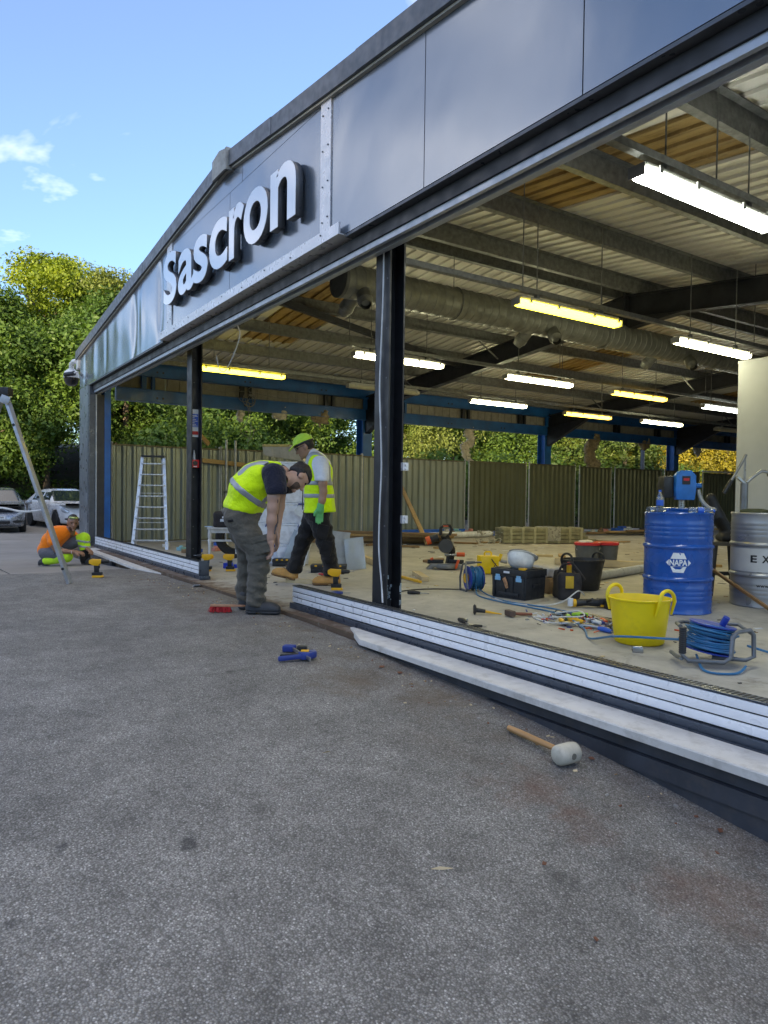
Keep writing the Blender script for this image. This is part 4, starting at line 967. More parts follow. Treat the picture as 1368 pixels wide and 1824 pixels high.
# readable heading
me, co = text_mesh('Fire action', .035, .001, .0005); X = np.full(len(co), .0115) + co[:, 2]; me.vertices.foreach_set('co', np.stack([X, .010 + co[:, 0] * .5, .25 + co[:, 1] * .9], 1).ravel()); me.update(); link('heading', me, NW, t)
t = thing('call_point', 'red fire call point with a white cable gland on the first black column', 'call point', (-9.058, 3.04, 1.33)); q = MB(); q.bb(0, .045, 0, .105, 0, .105); q.build('box', NR, t, bevel=.005)
q = MB(); q.cyl((.045, .052, .058), (.05, .052, .058), .03, 16); q.build('glass', mat('black_plastic', (0.02, 0.02, 0.021), 0.4, var=0.2), t)
q = MB(); q.bb(.0451, .048, .03, .075, .008, .02); q.build('label_strip', NW, t)
q = MB(); q.tube([(.02, .045, .105), (.02, .045, .16), (.02, .045, .23)], [.02, .017, .004], 10); q.build('cable_gland', NW, t)
# CCTV on the corner
t = thing('cctv_camera', 'white dome security camera on the corner of the grey fascia', 'camera', (-14.72, 2.78, 3.33)); CW = mat('camera_white', (0.72, 0.72, 0.71), 0.35)
q = MB(); q.bb(-.22, 0, -.06, .06, .05, .35); q.build('mount_box', CW, t, bevel=.012)
q = MB(); q.tube([(-.2, -.04, .22), (-.42, -.06, .24), (-.56, -.07, .22), (-.6, -.07, .12)], .05, 12); q.build('arm', CW, t)
q = MB(); q.lathe([(.0, .13), (.06, .12), (.13, .06), (.15, .0), (.15, -.06)], 20, (-.6, -.07, 0)); q.build('shroud', CW, t)
q = MB(); q.lathe([(.145, -.06), (.14, -.11), (.11, -.18), (.06, -.215), (0, -.225)], 20, (-.6, -.07, 0)); q.build('dome', mat('smoked_dome', (0.015, 0.015, 0.017), 0.08, coat=1), t)
t2 = thing('bullet_camera', 'small dark bullet camera beside the white dome camera', 'camera', (-14.75, 2.7, 3.3)); q = MB(); q.cyl((-.1, -.02, 0), (-.28, -.16, -.02), .045, 12); q.build('barrel', mat('black_plastic', (0, 0, 0)), t2); q = MB(); q.cyl((0, .03, .02), (-.16, -.06, .0), .018, 8); q.build('bracket', CW, t2)

# ================================================================== car park at the left
FWOOD = mat('weathered_fence_wood', (0.20, 0.165, 0.135), 0.85, var=0.3, scale=3, stretch=(2, 2, .3), bmp=0.3, bscale=20)
f = thing('timber_fence', 'weathered close-boarded timber fence behind the parked cars', 'fence', (-31.3, -8, -.36))
q = MB(); q.bb(-.011, .011, -.06, .06, 0, 1.02); bme = q.mesh('board'); bme.materials.append(FWOOD)
r = random.Random(2)
for k in range(150):
    o = bpy.data.objects.new('board', bme); COL.objects.link(o); o.parent = f; o.location = (r.uniform(-.006, .006), k * .125, r.uniform(-.02, .02)); o.rotation_euler = (0, 0, r.uniform(-.04, .04)); o.scale = (1, r.uniform(.92, 1.0), r.uniform(.97, 1.03))
for k in range(11): q = MB(); q.bb(-.1, -.02, k * 1.85 - .05, k * 1.85 + .05, 0, 1.14); q.build('post', FWOOD, f)
for z in (.25, .8): q = MB(); q.bb(-.06, -.02, 0, 18.7, z, z + .08); q.build('arris_rail', FWOOD, f)

def glass_mat(name, col=(0.02, 0.03, 0.032), rough=0.05):
    return mat(name, col, rough, var=0.3, scale=2, rvar=0.02, spec=0.8, coat=0.5)
CARGL = glass_mat('car_glass'); TYRE = mat('tyre_rubber', (0.018, 0.018, 0.018), 0.8, bmp=0.2); CHROME = mat('chrome', (0.75, 0.76, 0.78), 0.12, 1.0, var=0.03, rvar=0.03); PBLK = mat('black_plastic', (0, 0, 0))
HLAMP = mat('headlamp_lens', (0.55, 0.58, 0.6), 0.1, 0.3, var=0.3, scale=20, coat=0.8); ALLOY = mat('alloy_wheel', (0.35, 0.35, 0.36), 0.3, 0.8)
def car(loc, heading, paint, lab, L=4.25, W=1.79, H=1.46, plate=None, style=0):
    """x forward; front at +L/2"""
    t = thing('parked_car', lab, 'car', loc, heading, 'parked cars')
    hl, hw = L / 2, W / 2
    def shell(P):
        x = P[..., 0]; y = np.abs(P[..., 1]); z = P[..., 2]
        u = x / hl
        hood = np.interp(u, [-1, -.93, -.75, -.5, .3, .42, .75, .93, 1.0], [.62, .9, .98, .98, .97, .95, .86, .74, .55])
        wid = np.interp(u, [-1, -.9, -.6, .4, .75, .93, 1.0], [.70, .84, .97, 1.0, .95, .82, .60]) * hw
        low = np.interp(u, [-1, -.9, .9, 1.0], [.30, .20, .19, .27])
        side = wid * (1 - .10 * np.clip((z - .62) / .4, 0, 1) ** 2 - .05 * np.clip((.45 - z) / .3, 0, 1))
        d = np.maximum(np.maximum(y - side, z - hood), np.maximum(low - z, np.abs(x) - hl))
        body = smin_max(y - side, z - hood, .09); body = smin_max(body, low - z, .05); body = smin_max(body, np.abs(x) - hl, .10)
        return body
    def smin_max(a, b, k): return -smin(-a, -b, k)
    def house(P, inf=0.0):
        x = P[..., 0]; y = np.abs(P[..., 1]); z = P[..., 2]
        roof = np.interp(x / hl, [-.98, -.88, -.68, -.4, -.1, .08, .40], [.95, 1.08, H - .10, H - .01, H, H - .08, .93])
        w = hw * (.93 - .34 * np.clip((z - .9) / (H - .9), 0, 1.2))
        return smin_max(smin_max(y - w, z - roof, .09), .85 - z, .02) - inf
    def wells(P):
        d = None
        for wx in (-hl + .78, hl - .86):
            q_ = np.stack([P[..., 0] - wx, P[..., 2] - .31], -1); e = np.maximum(np.linalg.norm(q_, axis=-1) - .36, (hw - .24) - np.abs(P[..., 1])); d = e if d is None else np.minimum(d, e)
        return d
    full = lambda P: np.maximum(smin(shell(P), house(P), .05), -wells(P))
    lo, hi = (-hl - .1, -hw - .1, .1), (hl + .1, hw + .1, H + .1); h = .032
    blob('body', full, lo, hi, h, paint, t, sm=5)
    inn = lambda P, d: smin(shell(P), house(P), .05) - d
    X = lambda P: P[..., 0] / hl; Yy = lambda P: np.abs(P[..., 1]); Zz = lambda P: P[..., 2]
    blob('windscreen', lambda P: np.maximum(inn(P, .014), np.maximum.reduce([.0 * hl - P[..., 0], P[..., 0] - .44 * hl, .985 - Zz(P), Zz(P) - H + .07, Yy(P) - (hw * .80 - .34 * (Zz(P) - .95)), .35 - .71 * (Zz(P) - .93) - X(P)])), lo, hi, .03, CARGL, t, sm=2)
    for sy in (-1, 1):
        for (xa, xb) in ((-.62, -.18), (-.14, .28)):
            blob('side_window', lambda P: np.maximum(inn(P, .01), np.maximum.reduce([xa * hl - P[..., 0], P[..., 0] - (xb * hl - (.0 if xb < 0 else .9) * (Zz(P) - 1.0) * .9), 1.0 - Zz(P), Zz(P) - H + .13, hw * .62 - sy * P[..., 1]])), lo, hi, .035, CARGL, t)
        blob('headlight', lambda P: np.maximum(inn(P, .012), ell(P, (hl * .87, sy * hw * .74, .68), (.24, .17, .085 if style else .07), Euler((0, .35, 0)))), (hl * .5, -hw, .45), (hl + .1, hw, .95), .025, HLAMP, t)
        o = blob('fog_lamp_recess', lambda P: np.maximum(inn(P, .01), ell(P, (hl * .94, sy * hw * .66, .37), (.25, .16, .06))), (hl * .5, -hw, .2), (hl + .1, hw, .6), .025, PBLK, t)
        q = MB(); q.box((hl * .38, sy * (hw + .08), .98), (.1, .17, .12)); q.build('door_mirror', paint, t, bevel=.03)
        for wx in (-hl + .78, hl - .86):
            q = MB(); MX = Matrix(((1, 0, 0), (0, 0, 1), (0, 1, 0)))
            q.lathe([(.2, -.1), (.29, -.1), (.315, -.07), (.315, .07), (.29, .1), (.2, .1)], 22, (wx, sy * (hw - .13), .315), MX); w = q.build('tyre', TYRE, t)
            q = MB(); q.lathe([(0, -.06), (.2, -.085), (.2, .085), (0, .06)], 16, (wx, sy * (hw - .13), .315), MX); q.build('rim', ALLOY, w)
    blob('lower_grille', lambda P: np.maximum(inn(P, .01), rbox(P, (hl * .97, 0, .36), (.3, hw * .45, .06), .02)), (hl * .5, -hw, .2), (hl + .1, hw, .6), .025, PBLK, t)
    if style == 0:
        blob('upper_grille', lambda P: np.maximum(inn(P, .01), rbox(P, (hl * .95, 0, .68), (.3, hw * .55, .035), .01)), (hl * .5, -hw, .5), (hl + .1, hw, .9), .02, PBLK, t)
        q = MB(); q.cyl((hl * .97, 0, .69), (hl * 1.0 + .012, 0, .69), .065, 16); q.build('badge', CHROME, t)
    else:
        blob('shield_grille', lambda P: np.maximum(inn(P, .012), np.maximum(Yy(P) - .16 * np.clip((Zz(P) - .32) / .38, 0, 1), np.maximum(Zz(P) - .72, hl * .6 - P[..., 0]))), (hl * .5, -hw, .25), (hl + .1, hw, .9), .02, PBLK, t)
    if plate:
        q = MB(); q.box((hl + .022, 0, .5), (.012, .52, .115)); pl = q.build('number_plate', NW, t)
        me, co = text_mesh(plate, .1, .002, .001); cxm = (co[:, 0].min() + co[:, 0].max()) / 2; me.vertices.foreach_set('co', np.stack([hl + .0295 + co[:, 2] * 1.0, (co[:, 0] - cxm) * .85, .468 + co[:, 1]], 1).ravel()); me.update(); link('plate_characters', me, PBLK, pl)
    q = MB(); q.bar((hl * .44, -.45, .965), (hl * .425, .1, .985), .02, .012); q.build('wiper', PBLK, t)
    return t
SILV = mat('silver_car_paint', (0.28, 0.30, 0.33), 0.28, 0.55, var=0.05, coat=0.8); WHTP = mat('white_car_paint', (0.72, 0.73, 0.74), 0.25, var=0.03, coat=0.8)
# headings: toward the camera with a turn
car((-27.5, 2.5, -.36), math.atan2(-.10, 1), SILV, 'silver grey hatchback parked nose-on at the left edge', plate='AK65 MUW')
car((-29.4, 5.0, -.36), R(10), WHTP, 'white hatchback parked at an angle beside the grey corner post', style=1, L=4.35, W=1.8)

# ================================================================== things on the slab and in the yard
YEL = mat('tool_yellow', (0.80, 0.42, 0.015), 0.4, var=0.1, dirt=0.2); TBLK = mat('tool_black', (0.016, 0.016, 0.017), 0.5, var=0.3, dirt=0.3, dirtcol=(0.09, 0.08, 0.07))
STEEL = mat('bare_steel', (0.42, 0.42, 0.41), 0.35, 0.9, var=0.2, dirt=0.3); RED = mat('red_plastic', (0.55, 0.02, 0.025), 0.42, dirt=0.2); TBLUE = mat('tool_blue', (0.015, 0.04, 0.22), 0.42, dirt=0.2)
ORNG = mat('orange_red_plastic', (0.72, 0.10, 0.02), 0.45, dirt=0.15); TUBY = mat('yellow_tub_rubber', (0.90, 0.66, 0.010), 0.45, var=0.08, scale=3, dirt=0.3, dirtcol=(0.35, 0.25, 0.05), bmp=0.05, bscale=12)
def gsurf(x, y): return 0.0 if y > 2.66 else az(x, y)
# ---- 200 litre drums
def drum(x, y, rz, m, lab, z=0.0):
    t = thing('oil_drum', lab, 'drum', (x, y, z), rz); R_ = .286
    pr = [(0, .012), (R_ - .02, .012), (R_ - .004, .0), (R_ + .006, .006), (R_ + .004, .02), (R_, .03)]
    def hoop(zc): return [(R_, zc - .022), (R_ + .010, zc - .010), (R_ + .013, zc), (R_ + .010, zc + .010), (R_, zc + .022)]
    for zc in (.10, .14, .18, .22): pr += [(R_, zc - .014), (R_ + .004, zc), (R_, zc + .014)]
    pr += hoop(.30) + hoop(.585)
    for zc in (.66, .70, .74, .78): pr += [(R_, zc - .014), (R_ + .004, zc), (R_, zc + .014)]
    pr += [(R_, .855), (R_ + .004, .865), (R_ + .007, .876), (R_ + .002, .884), (R_ - .006, .88), (R_ - .01, .862), (0, .862)]
    q = MB(); q.lathe(pr, 48); b_ = q.build('shell', m, t, smooth=35)
    q = MB(); q.cyl((.17, .08, .862), (.17, .08, .873), .035, 16); q.build('bung', m, t); q = MB(); q.cyl((-.19, -.06, .862), (-.19, -.06, .87), .02, 12); q.build('vent_bung', m, t)
    return t
DBLU = mat('drum_blue', (0.002, 0.080, 0.36), 0.30, var=0.12, scale=4, dirt=0.35, dirtcol=(0.03, 0.055, 0.11), bmp=0.04, bscale=10, coat=0.3)
DSIL = mat('drum_silver', (0.40, 0.40, 0.40), 0.38, 0.5, var=0.08, scale=4, dirt=0.2, dirtcol=(0.2, 0.18, 0.15)); DWHT = mat('drum_band_white', (0.60, 0.60, 0.585), 0.4, var=0.05, dirt=0.15)
d1 = drum(-3.79, 5.74, 0, DBLU, 'blue steel drum with the white hexagon logo'); d2 = drum(-4.12, 6.28, 1.2, DBLU, 'plain blue steel drum half hidden behind the logo drum', .03)
d3 = drum(-3.57, 6.78, .4, DSIL, 'silver and white steel drum with black lettering at the right edge')
def face_angle(x, y, off=0.0): return math.atan2(-y, -x) + off       # towards the viewpoint
def wrap(me, co, ang, rad, zc, parent, name, m, kx=1.0, kz=1.0, thick=.002):
    c0 = (co[:, 0].min() + co[:, 0].max()) / 2; c1 = (co[:, 1].min() + co[:, 1].max()) / 2
    a = ang + (co[:, 0] - c0) * kx / rad; r_ = rad + np.where(co[:, 2] > 0, thick, 0.0005)
    me.vertices.foreach_set('co', np.stack([np.cos(a) * r_, np.sin(a) * r_, zc + (co[:, 1] - c1) * kz], 1).ravel()); me.update()
    o = link(name, me, m, parent); return o
def poly_wrap(poly, ang, rad, zc, parent, name, m, thick=.002):
    bm = bmesh.new(); vs = [bm.verts.new((x, z, 1)) for x, z in poly]; bm.faces.new(vs); bmesh.ops.triangulate(bm, faces=bm.faces)
    for _ in range(3): bmesh.ops.subdivide_edges(bm, edges=bm.edges, cuts=1)
    me = bpy.data.meshes.new(name); bm.to_mesh(me); bm.free(); co = np.array([v.co[:] for v in me.vertices])
    a = ang + co[:, 0] / rad; me.vertices.foreach_set('co', np.stack([np.cos(a) * (rad + thick), np.sin(a) * (rad + thick), zc + co[:, 1]], 1).ravel()); me.update()
    bm = bmesh.new(); bm.from_mesh(me); bmesh.ops.recalc_face_normals(bm, faces=bm.faces); bm.to_mesh(me); bm.free()
    return link(name, me, m, parent)
DECW = mat('decal_white', (0.78, 0.79, 0.80), 0.4, var=0.03)
A1 = face_angle(-3.79, 5.74, .02); zl = .452; R_ = .286
poly_wrap([(-.065, .033), (.065, .033), (.042, .085), (-.042, .085)], A1, R_, zl, d1, 'logo_top', DECW)
poly_wrap([(-.065, -.033), (-.042, -.085), (.042, -.085), (.065, -.033)], A1, R_, zl, d1, 'logo_bottom', DECW)
poly_wrap([(-.102, 0), (-.078, -.027), (-.078, .027)], A1, R_, zl, d1, 'logo_left', DECW); poly_wrap([(.102, 0), (.078, .027), (.078, -.027)], A1, R_, zl, d1, 'logo_right', DECW)
me, co = text_mesh('NAPA', .075, .0022, .5, res=3); kx = .145 / (co[:, 0].max() - co[:, 0].min()); wrap(me, co, A1, R_, zl, d1, 'logo_lettering', DECW, kx, .95)
A3a = face_angle(-3.57, 6.78)
q = MB(); q.lathe([(R_ + .0015, .335), (R_ + .0015, .55)], 48); q.f = q.f[:-2]; q.mi = q.mi[:-2]; q.build('white_band', DWHT, d3, smooth=35)
for ch, off, wd in (('E', -.195, .055), ('X', -.095, .065), ('O', .065, .07), ('L', .16, .05)):
    if ch in 'OL': continue
    me, co = text_mesh(ch, .1, .003, .5); wrap(me, co, A3a + off / R_, R_ + .002, .455, d3, 'drum_lettering', TBLK, wd / (co[:, 0].max() - co[:, 0].min()), .068 / (co[:, 1].max() - co[:, 1].min()))
me, co = text_mesh('wwww', .05, .001, .5, space=1.1); wrap(me, co, A3a - .10 / R_, R_ + .001, .205, d3, 'drum_lettering', TBLK, .9, .9)
# pump on the rear blue drum
t = thing('drum_pump', 'blue electric fuel pump standing on the plain blue drum', 'pump', (-4.12, 6.28, .894), VA); PB = mat('pump_blue', (0.01, 0.16, 0.50), 0.4, dirt=0.15)
q = MB(); q.prism([(-.085, .10), (.085, .10), (.10, .2), (.095, .34), (.05, .385), (-.05, .385), (-.095, .34), (-.10, .2)], lambda u, v, w: (u, w, v), -.10, -.02); q.build('face_plate', PB, t, bevel=.008)
q = MB(); q.bb(-.04, .035, -.108, -.1005, .25, .33); q.build('display', TBLK, t); q = MB(); q.bb(-.03, .025, -.111, -.1085, .285, .31); q.build('display_text', RED, t)
q = MB(); q.lathe([(0, 0), (.1, 0), (.1, .16), (0, .16)], 20, (-.05, .08, .24), MY); q.build('motor', TBLK, t); q = MB(); q.bb(-.2, -.10, -.06, .1, .12, .33); q.build('holster', TBLK, t, bevel=.02)
q = MB(); q.cyl((0, .0, 0), (0, .0, .12), .03, 12); q.build('stem', STEEL, t); q = MB(); q.cyl((.09, -.05, .24), (.16, -.06, .24), .025, 10); q.build('outlet', PB, t)
wire([(.13, -.07, .2), (.16, -.08, .1), (.22, -.1, .03), (.27, -.12, .012), (.2, -.2, .012)], .018, mat('grey_hose', (0.42, 0.41, 0.38), 0.5), None, 'hose', parent=t)
# bottles on the logo drum
GLB = mat('clear_bottle', (0.75, 0.82, 0.86), 0.08, var=0.05, trans=0.85, rvar=0.02); BLAB = mat('bottle_label_blue', (0.02, 0.12, 0.55), 0.4)
def bottle(loc, rot, lab, s=1.0):
    t = thing('water_bottle', lab, 'bottle', loc, 0, 'small water bottles'); t.rotation_euler = rot; t.scale = (s, s, s)
    q = MB(); q.lathe([(0, .004), (.028, 0), (.032, .01), (.032, .05), (.029, .06), (.032, .07), (.032, .13), (.026, .16), (.013, .185), (.012, .2)], 16); q.build('body', GLB, t, smooth=60)
    q = MB(); q.lathe([(.0325, .075), (.0325, .125)], 16); q.f = q.f[:-2]; q.mi = q.mi[:-2]; q.build('label_band', BLAB, t); q = MB(); q.cyl((0, 0, .2), (0, 0, .216), .0145, 12); q.build('cap', BLAB, t)
bottle((-3.93, 5.66, .866), (0, 0, 0), 'clear bottle standing upright on the logo drum')
bottle((-3.98, 5.56, .9), (PI / 2, 0, VA + 1.9), 'clear bottle lying on the left of the logo drum top'); bottle((-3.72, 5.78, .9), (PI / 2, 0, VA + 1.3), 'clear bottle with blue label lying on the right of the logo drum top')
# lever pump on the silver drum
t = thing('hand_pump', 'grey lever hand pump screwed into the silver drum', 'pump', (-3.72, 6.68, .862), VA)
q = MB(); q.cyl((0, 0, 0), (0, 0, .30), .035, 14); q.build('barrel', mat('pump_grey', (0.23, 0.235, 0.24), 0.4, 0.5), t); q = MB(); q.cyl((0, 0, .30), (0, 0, .56), .011, 8); q.build('rod', STEEL, t)
q = MB(); q.tube([(.02, 0, .31), (.09, 0, .37), (.16, 0, .42), (.22, 0, .41), (.25, 0, .35)], .017, 10); q.build('spout', STEEL, t)
q = MB(); q.tube([(0, -.02, .575), (-.07, -.02, .44), (-.16, -.02, .28)], .014, 8); q.build('lever', mat('pump_grey', (0, 0, 0)), t); q = MB(); q.tube([(-.135, -.02, .325), (-.205, -.02, .2)], .02, 10); q.build('grip', TBLK, t)
q = MB(); q.bar((0, 0, .3), (-.07, 0, .36), .03, .02); q.build('link', STEEL, t)
o = blob('oily_rag', lambda P: rbox(P, (0, 0, 0), (.11, .08, .018), .015) + wob(P, 30, .012), (-.16, -.13, -.05), (.16, .13, .06), .014, mat('dark_green_rag', (0.06, 0.07, 0.035), 0.95), None, (-3.58, 6.62, .89)); tag(o, 'dark green rag lying on the silver drum', 'rag')
# black stool with bits, broom handle, between the drums
t = thing('work_stool', 'black stool with dark car trim on it between the drums', 'stool', (-4.2, 7.15, 0), VA)
for sx in (-1, 1):
    for sy in (-1, 1): q = MB(); q.bar((sx * .19, sy * .15, 0), (sx * .13, sy * .11, .52), .045, .03); q.build('leg', TBLK, t)
q = MB(); q.bb(-.17, .17, -.14, .14, .52, .56); q.build('seat', mat('stool_top', (0.12, 0.11, 0.09), 0.6), t, bevel=.01); q = MB(); q.bb(-.15, .15, -.012, .012, .2, .24); q.build('rail', TBLK, t)
o = blob('car_trim', lambda P: np.maximum(su(.05, chain(P, [(-.12, 0, .42, .05), (-.05, 0, .22, .075), (.08, 0, .05, .06), (.26, 0, -.02, .05)]), rbox(P, (.12, 0, .0), (.15, .1, .04), .03)), -9), (-.3, -.2, -.1), (.4, .2, .6), .02, TBLK, None, (-4.2, 7.12, .6)); o.rotation_euler = (0, 0, VA); tag(o, 'curved black car trim piece lying on the work stool', 'car part')
timber((-4.3, 6.75, .42), (-3.2, 6.28, .02), .028, .028, mat('handle_wood', (0.30, 0.16, 0.06), 0.5), 'wooden broom handle lying aslant in front of the silver drum', name='broom_handle', cat='handle')
q = MB(); q.lathe([(0, 0), (.13, 0), (.15, .24), (.13, .26), (0, .26)], 20); o = q.build('red_can', RED, None, loc=(-4.0, 7.6, 0)); tag(o, 'red can on the floor behind the silver drum', 'can')
# ---- tubs and bins
def tub(x, y, rz, m, lab, r0, r1, h):
    t = thing('rubber_tub', lab, 'tub', (x, y, 0), rz)
    q = MB(); q.lathe([(0, .0), (r0 - .015, .0), (r0, .012), (r0 + (r1 - r0) * .5, h * .5), (r1, h - .014), (r1 + .008, h - .01), (r1 + .009, h), (r1 - .002, h + .002), (r1 - .006, h - .012), (r0 - .004, .02), (0, .014)], 40); q.build('bowl', m, t, smooth=50)
    for sx in (-1, 1):
        pts = []
        for k in range(13):
            a = PI * k / 12; pts.append((sx * (r1 + .006 - .004 * math.sin(a)), -.085 * math.cos(a) * (1 - .12 * math.sin(a)), h - .008 + .075 * math.sin(a) ** .7))
        pts = [(sx * (r1 - .02), -.088, h - .1)] + pts + [(sx * (r1 - .02), .088, h - .1)]
        q = MB(); q.tube(pts, [.009] + [.013] * 13 + [.009], 10); q.build('handle', m, t)
    return t
tub(-3.07, 4.22, VA - .95, TUBY, 'yellow flexible rubber tub standing in front of the blue drums', .165, .203, .315)
tub(-5.2, 6.13, VA + .5, mat('black_tub_rubber', (0.02, 0.02, 0.021), 0.55, bmp=0.2, bscale=14), 'black flexible rubber tub right of the tool box', .18, .225, .33)
BING = mat('bin_grey', (0.085, 0.088, 0.09), 0.5, dirt=0.2)
for (x, y, lab) in ((-6.88, 8.2, 'front grey bin with a red lid'), (-6.8, 8.52, 'rear grey bin with a red lid, half hidden')):
    t = thing('lidded_bin', lab, 'bin', (x, y, 0), VA); q = MB(); q.lathe([(0, 0), (.15, 0), (.175, .32), (0, .32)], 28); q.build('bucket', BING, t); q = MB(); q.lathe([(.178, .315), (.186, .32), (.186, .352), (.175, .36), (.0, .352)], 28); q.build('lid', RED, t)
    q = MB(); q.tube([(.18 * math.cos(a), -.03 - .05 * math.sin(a), .30 + .12 * math.sin(a) * -1 + .0) for a in [PI * k / 10 for k in range(11)]], .004, 6); q.build('bail', STEEL, t)
o = blob('litter_heap', lambda P: ell(P, (0, 0, 0), (.12, .1, .02)) + wob(P, 30, .008), (-.18, -.15, -.05), (.18, .15, .06), .014, WHITE_D, None, (-6.9, 8.2, .362)); tag(o, 'scrap of white wrapping on the front red bin lid', 'wrapping')
# white soil pipe
t = thing('drain_pipe', 'grey-white plastic pipe lying on the floor behind the black tub', 'pipe', (0, 0, 0)); PIPE = mat('grey_pipe', (0.40, 0.40, 0.385), 0.45, dirt=0.4, dirtcol=(.15, .12, .08)); q = MB(); q.cyl((-5.55, 6.55, .056), (-6.05, 8.6, .056), .055, 20); q.build('tube', PIPE, t)
for k in range(3): q = MB(); a = .25 + .25 * k; p = Vector((-5.55, 6.55, .056)).lerp(Vector((-6.05, 8.6, .056)), a); d = Vector((-.5, 2.05, 0)).normalized(); q.tube([p - d * .03, p + d * .03], .058, 20); q.build('collar', PIPE, t)
# ---- cable reels
CABB = mat('blue_arctic_cable', (0.02, 0.16, 0.33), 0.4); REELB = mat('reel_blue', (0.015, 0.05, 0.32), 0.42, dirt=0.15); FRM = mat('grey_tube_frame', (0.17, 0.175, 0.18), 0.4, 0.3, dirt=0.25)
def spool(t, R0, R1, w, turns, seed, core=None):
    """axis along local x"""
    r = random.Random(seed)
    MXa = Matrix(((0, 0, 1), (0, 1, 0), (-1, 0, 0)))
    for s in (-1, 1): q = MB(); q.lathe([(0, -.004), (R1 - .012, -.004), (R1, -.002), (R1, .006), (R1 - .012, .008), (0, .008)], 32, (s * (w / 2 + .006), 0, 0), MXa); q.build('flange', REELB, t)
    q = MB(); q.cyl((-w / 2, 0, 0), (w / 2, 0, 0), R0, 20); q.build('drum', REELB, t)
    for k in range(turns):
        x = -w / 2 + .012 + (w - .024) * (k / (turns - 1)); rr = R0 + .012 + .030 * r.random() + .022; tl = r.uniform(-.02, .02); n = 22
        q = MB(); q.tube([(x + tl * math.cos(a + k), rr * math.cos(a), rr * math.sin(a)) for a in [2 * PI * i / n for i in range(n)]], .0065, 6, closed=True); q.build('cable_turn', CABB, t)
def reel_upright(x, y, rz, lab):
    t = thing('cable_reel', lab, 'cable reel', (x, y, .135), rz); spool(t, .06, .128, .13, 16, 3)
    q = MB(); q.tube([(-.11, -.06, -.125), (-.11, .11, -.125), (-.11, .12, .0), (-.11, .06, .13), (-.11, .03, .15), (.06, .03, .165), (.1, .05, .16)], .011, 10); q.build('frame', FRM, t)
    q = MB(); q.tube([(-.105, -.06, -.125), (-.105, -.1, -.1), (-.105, -.03, .14), (-.08, .03, .168), (.02, .03, .168)], .011, 10); q.build('frame', FRM, t)
    q = MB(); q.cyl((-.1, 0, 0), (-.075, 0, 0), .05, 20); q.build('hub', mat('tool_yellow', (0, 0, 0)), t); return t
reel_upright(-5.68, 4.98, VA + .25, 'blue cable reel standing upright left of the black tool box')
t = thing('cable_reel', 'blue cable reel tipped on its side in a grey tube frame beside the yellow tub', 'cable reel', (-2.43, 4.06, .02), VA - .12)
sp = thing('spool', None, None, (.0, .05, .135)); sp.parent = t; sp.rotation_euler = (.18, PI / 2 + .16, 0); spool(sp, .085, .135, .15, 18, 8)
sp_children = list(sp.children)
for fl_ in [(.0)]:
    q = MB(); q.tube([(-.21, -.10, .03), (-.21, -.02, .02), (-.21, .12, .02)], .013, 10); q.build('frame', FRM, t)
    q = MB(); q.tube([(-.2, -.1, .19), (-.215, -.1, .06), (-.18, -.115, .02), (.02, -.13, .02), (.06, -.13, .05), (.07, -.12, .17), (.10, -.11, .20), (.2, -.03, .20), (.225, -.02, .17), (.225, -.03, .04), (.18, -.03, .018), (0, .02, .018)], .0135, 10); q.build('frame', FRM, t)
    q = MB(); q.tube([(.225, -.02, .17), (.2, .16, .2), (-.12, .2, .2), (-.2, .05, .215), (-.21, -.06, .215)], .0125, 10); q.build('frame', FRM, t)
    q = MB(); prof = []
    for k in range(12): prof += [(.0195, .013 * k), (.022, .013 * k + .004), (.022, .013 * k + .009), (.0195, .013 * k + .0129)]
    q.lathe(prof, 14, (-.207, -.1, .06)); q.build('grip', TBLK, t)
    q = MB(); q.cyl((.05, .0, .22), (.07, -.02, .27), .02, 10); q.build('winder_knob', REELB, t)
wire([(-2.5, 4.0, .05), (-2.36, 3.84, .012), (-2.26, 3.82, .01), (-2.2, 3.93, .01), (-2.22, 4.05, .03)], .0075, CABB, 'blue cable end looped in front of the tipped reel', 'cable_loop')
wire([(-5.6, 4.95, .05), (-5.35, 4.75, .01), (-5.0, 4.65, .01), (-4.55, 4.65, .008), (-4.2, 4.6, .012), (-3.85, 4.42, .02), (-3.55, 4.22, .012), (-3.3, 3.98, .012), (-3.0, 3.86, .09), (-2.75, 3.9, .12), (-2.55, 4.0, .13)], .0075, CABB, 'long blue cable trailing from the upright reel past the yellow tub', 'trailing_cable', sub=8)
wire([(-5.6, 4.98, .03), (-5.3, 4.85, .008), (-4.9, 4.72, .008), (-4.4, 4.78, .008), (-4.0, 4.7, .008), (-3.75, 4.5, .01)], .007, CABB, 'second blue cable strand beside the long trailing one', 'trailing_cable')
wire([(-2.35, 4.3, .1), (-2.2, 4.55, .02), (-2.0, 4.7, .008), (-1.7, 5.0, .008), (-1.2, 5.3, .008)], .0075, CABB, 'blue cable leaving the tipped reel towards the right edge', 'trailing_cable')
wire([(-2.95, 4.5, .02), (-2.7, 4.4, .06), (-2.55, 4.25, .13)], .0075, CABB, 'short blue cable between the yellow tub and tipped reel', 'trailing_cable')
wire([(-5.1, 4.75, .008), (-4.8, 4.66, .008), (-4.55, 4.85, .008), (-4.45, 5.0, .05), (-4.5, 5.25, .12), (-4.55, 5.4, .06)], .0065, WWHT, 'white cable curving along the front of the black tool box', 'trailing_cable')
wire([(-5.75, 4.9, .01), (-5.95, 4.65, .008), (-6.0, 4.4, .008), (-5.9, 4.1, .008), (-5.6, 3.7, .008), (-5.0, 3.35, .008)], .006, WBLK, 'black cable running from the upright reel to the cable column', 'trailing_cable')
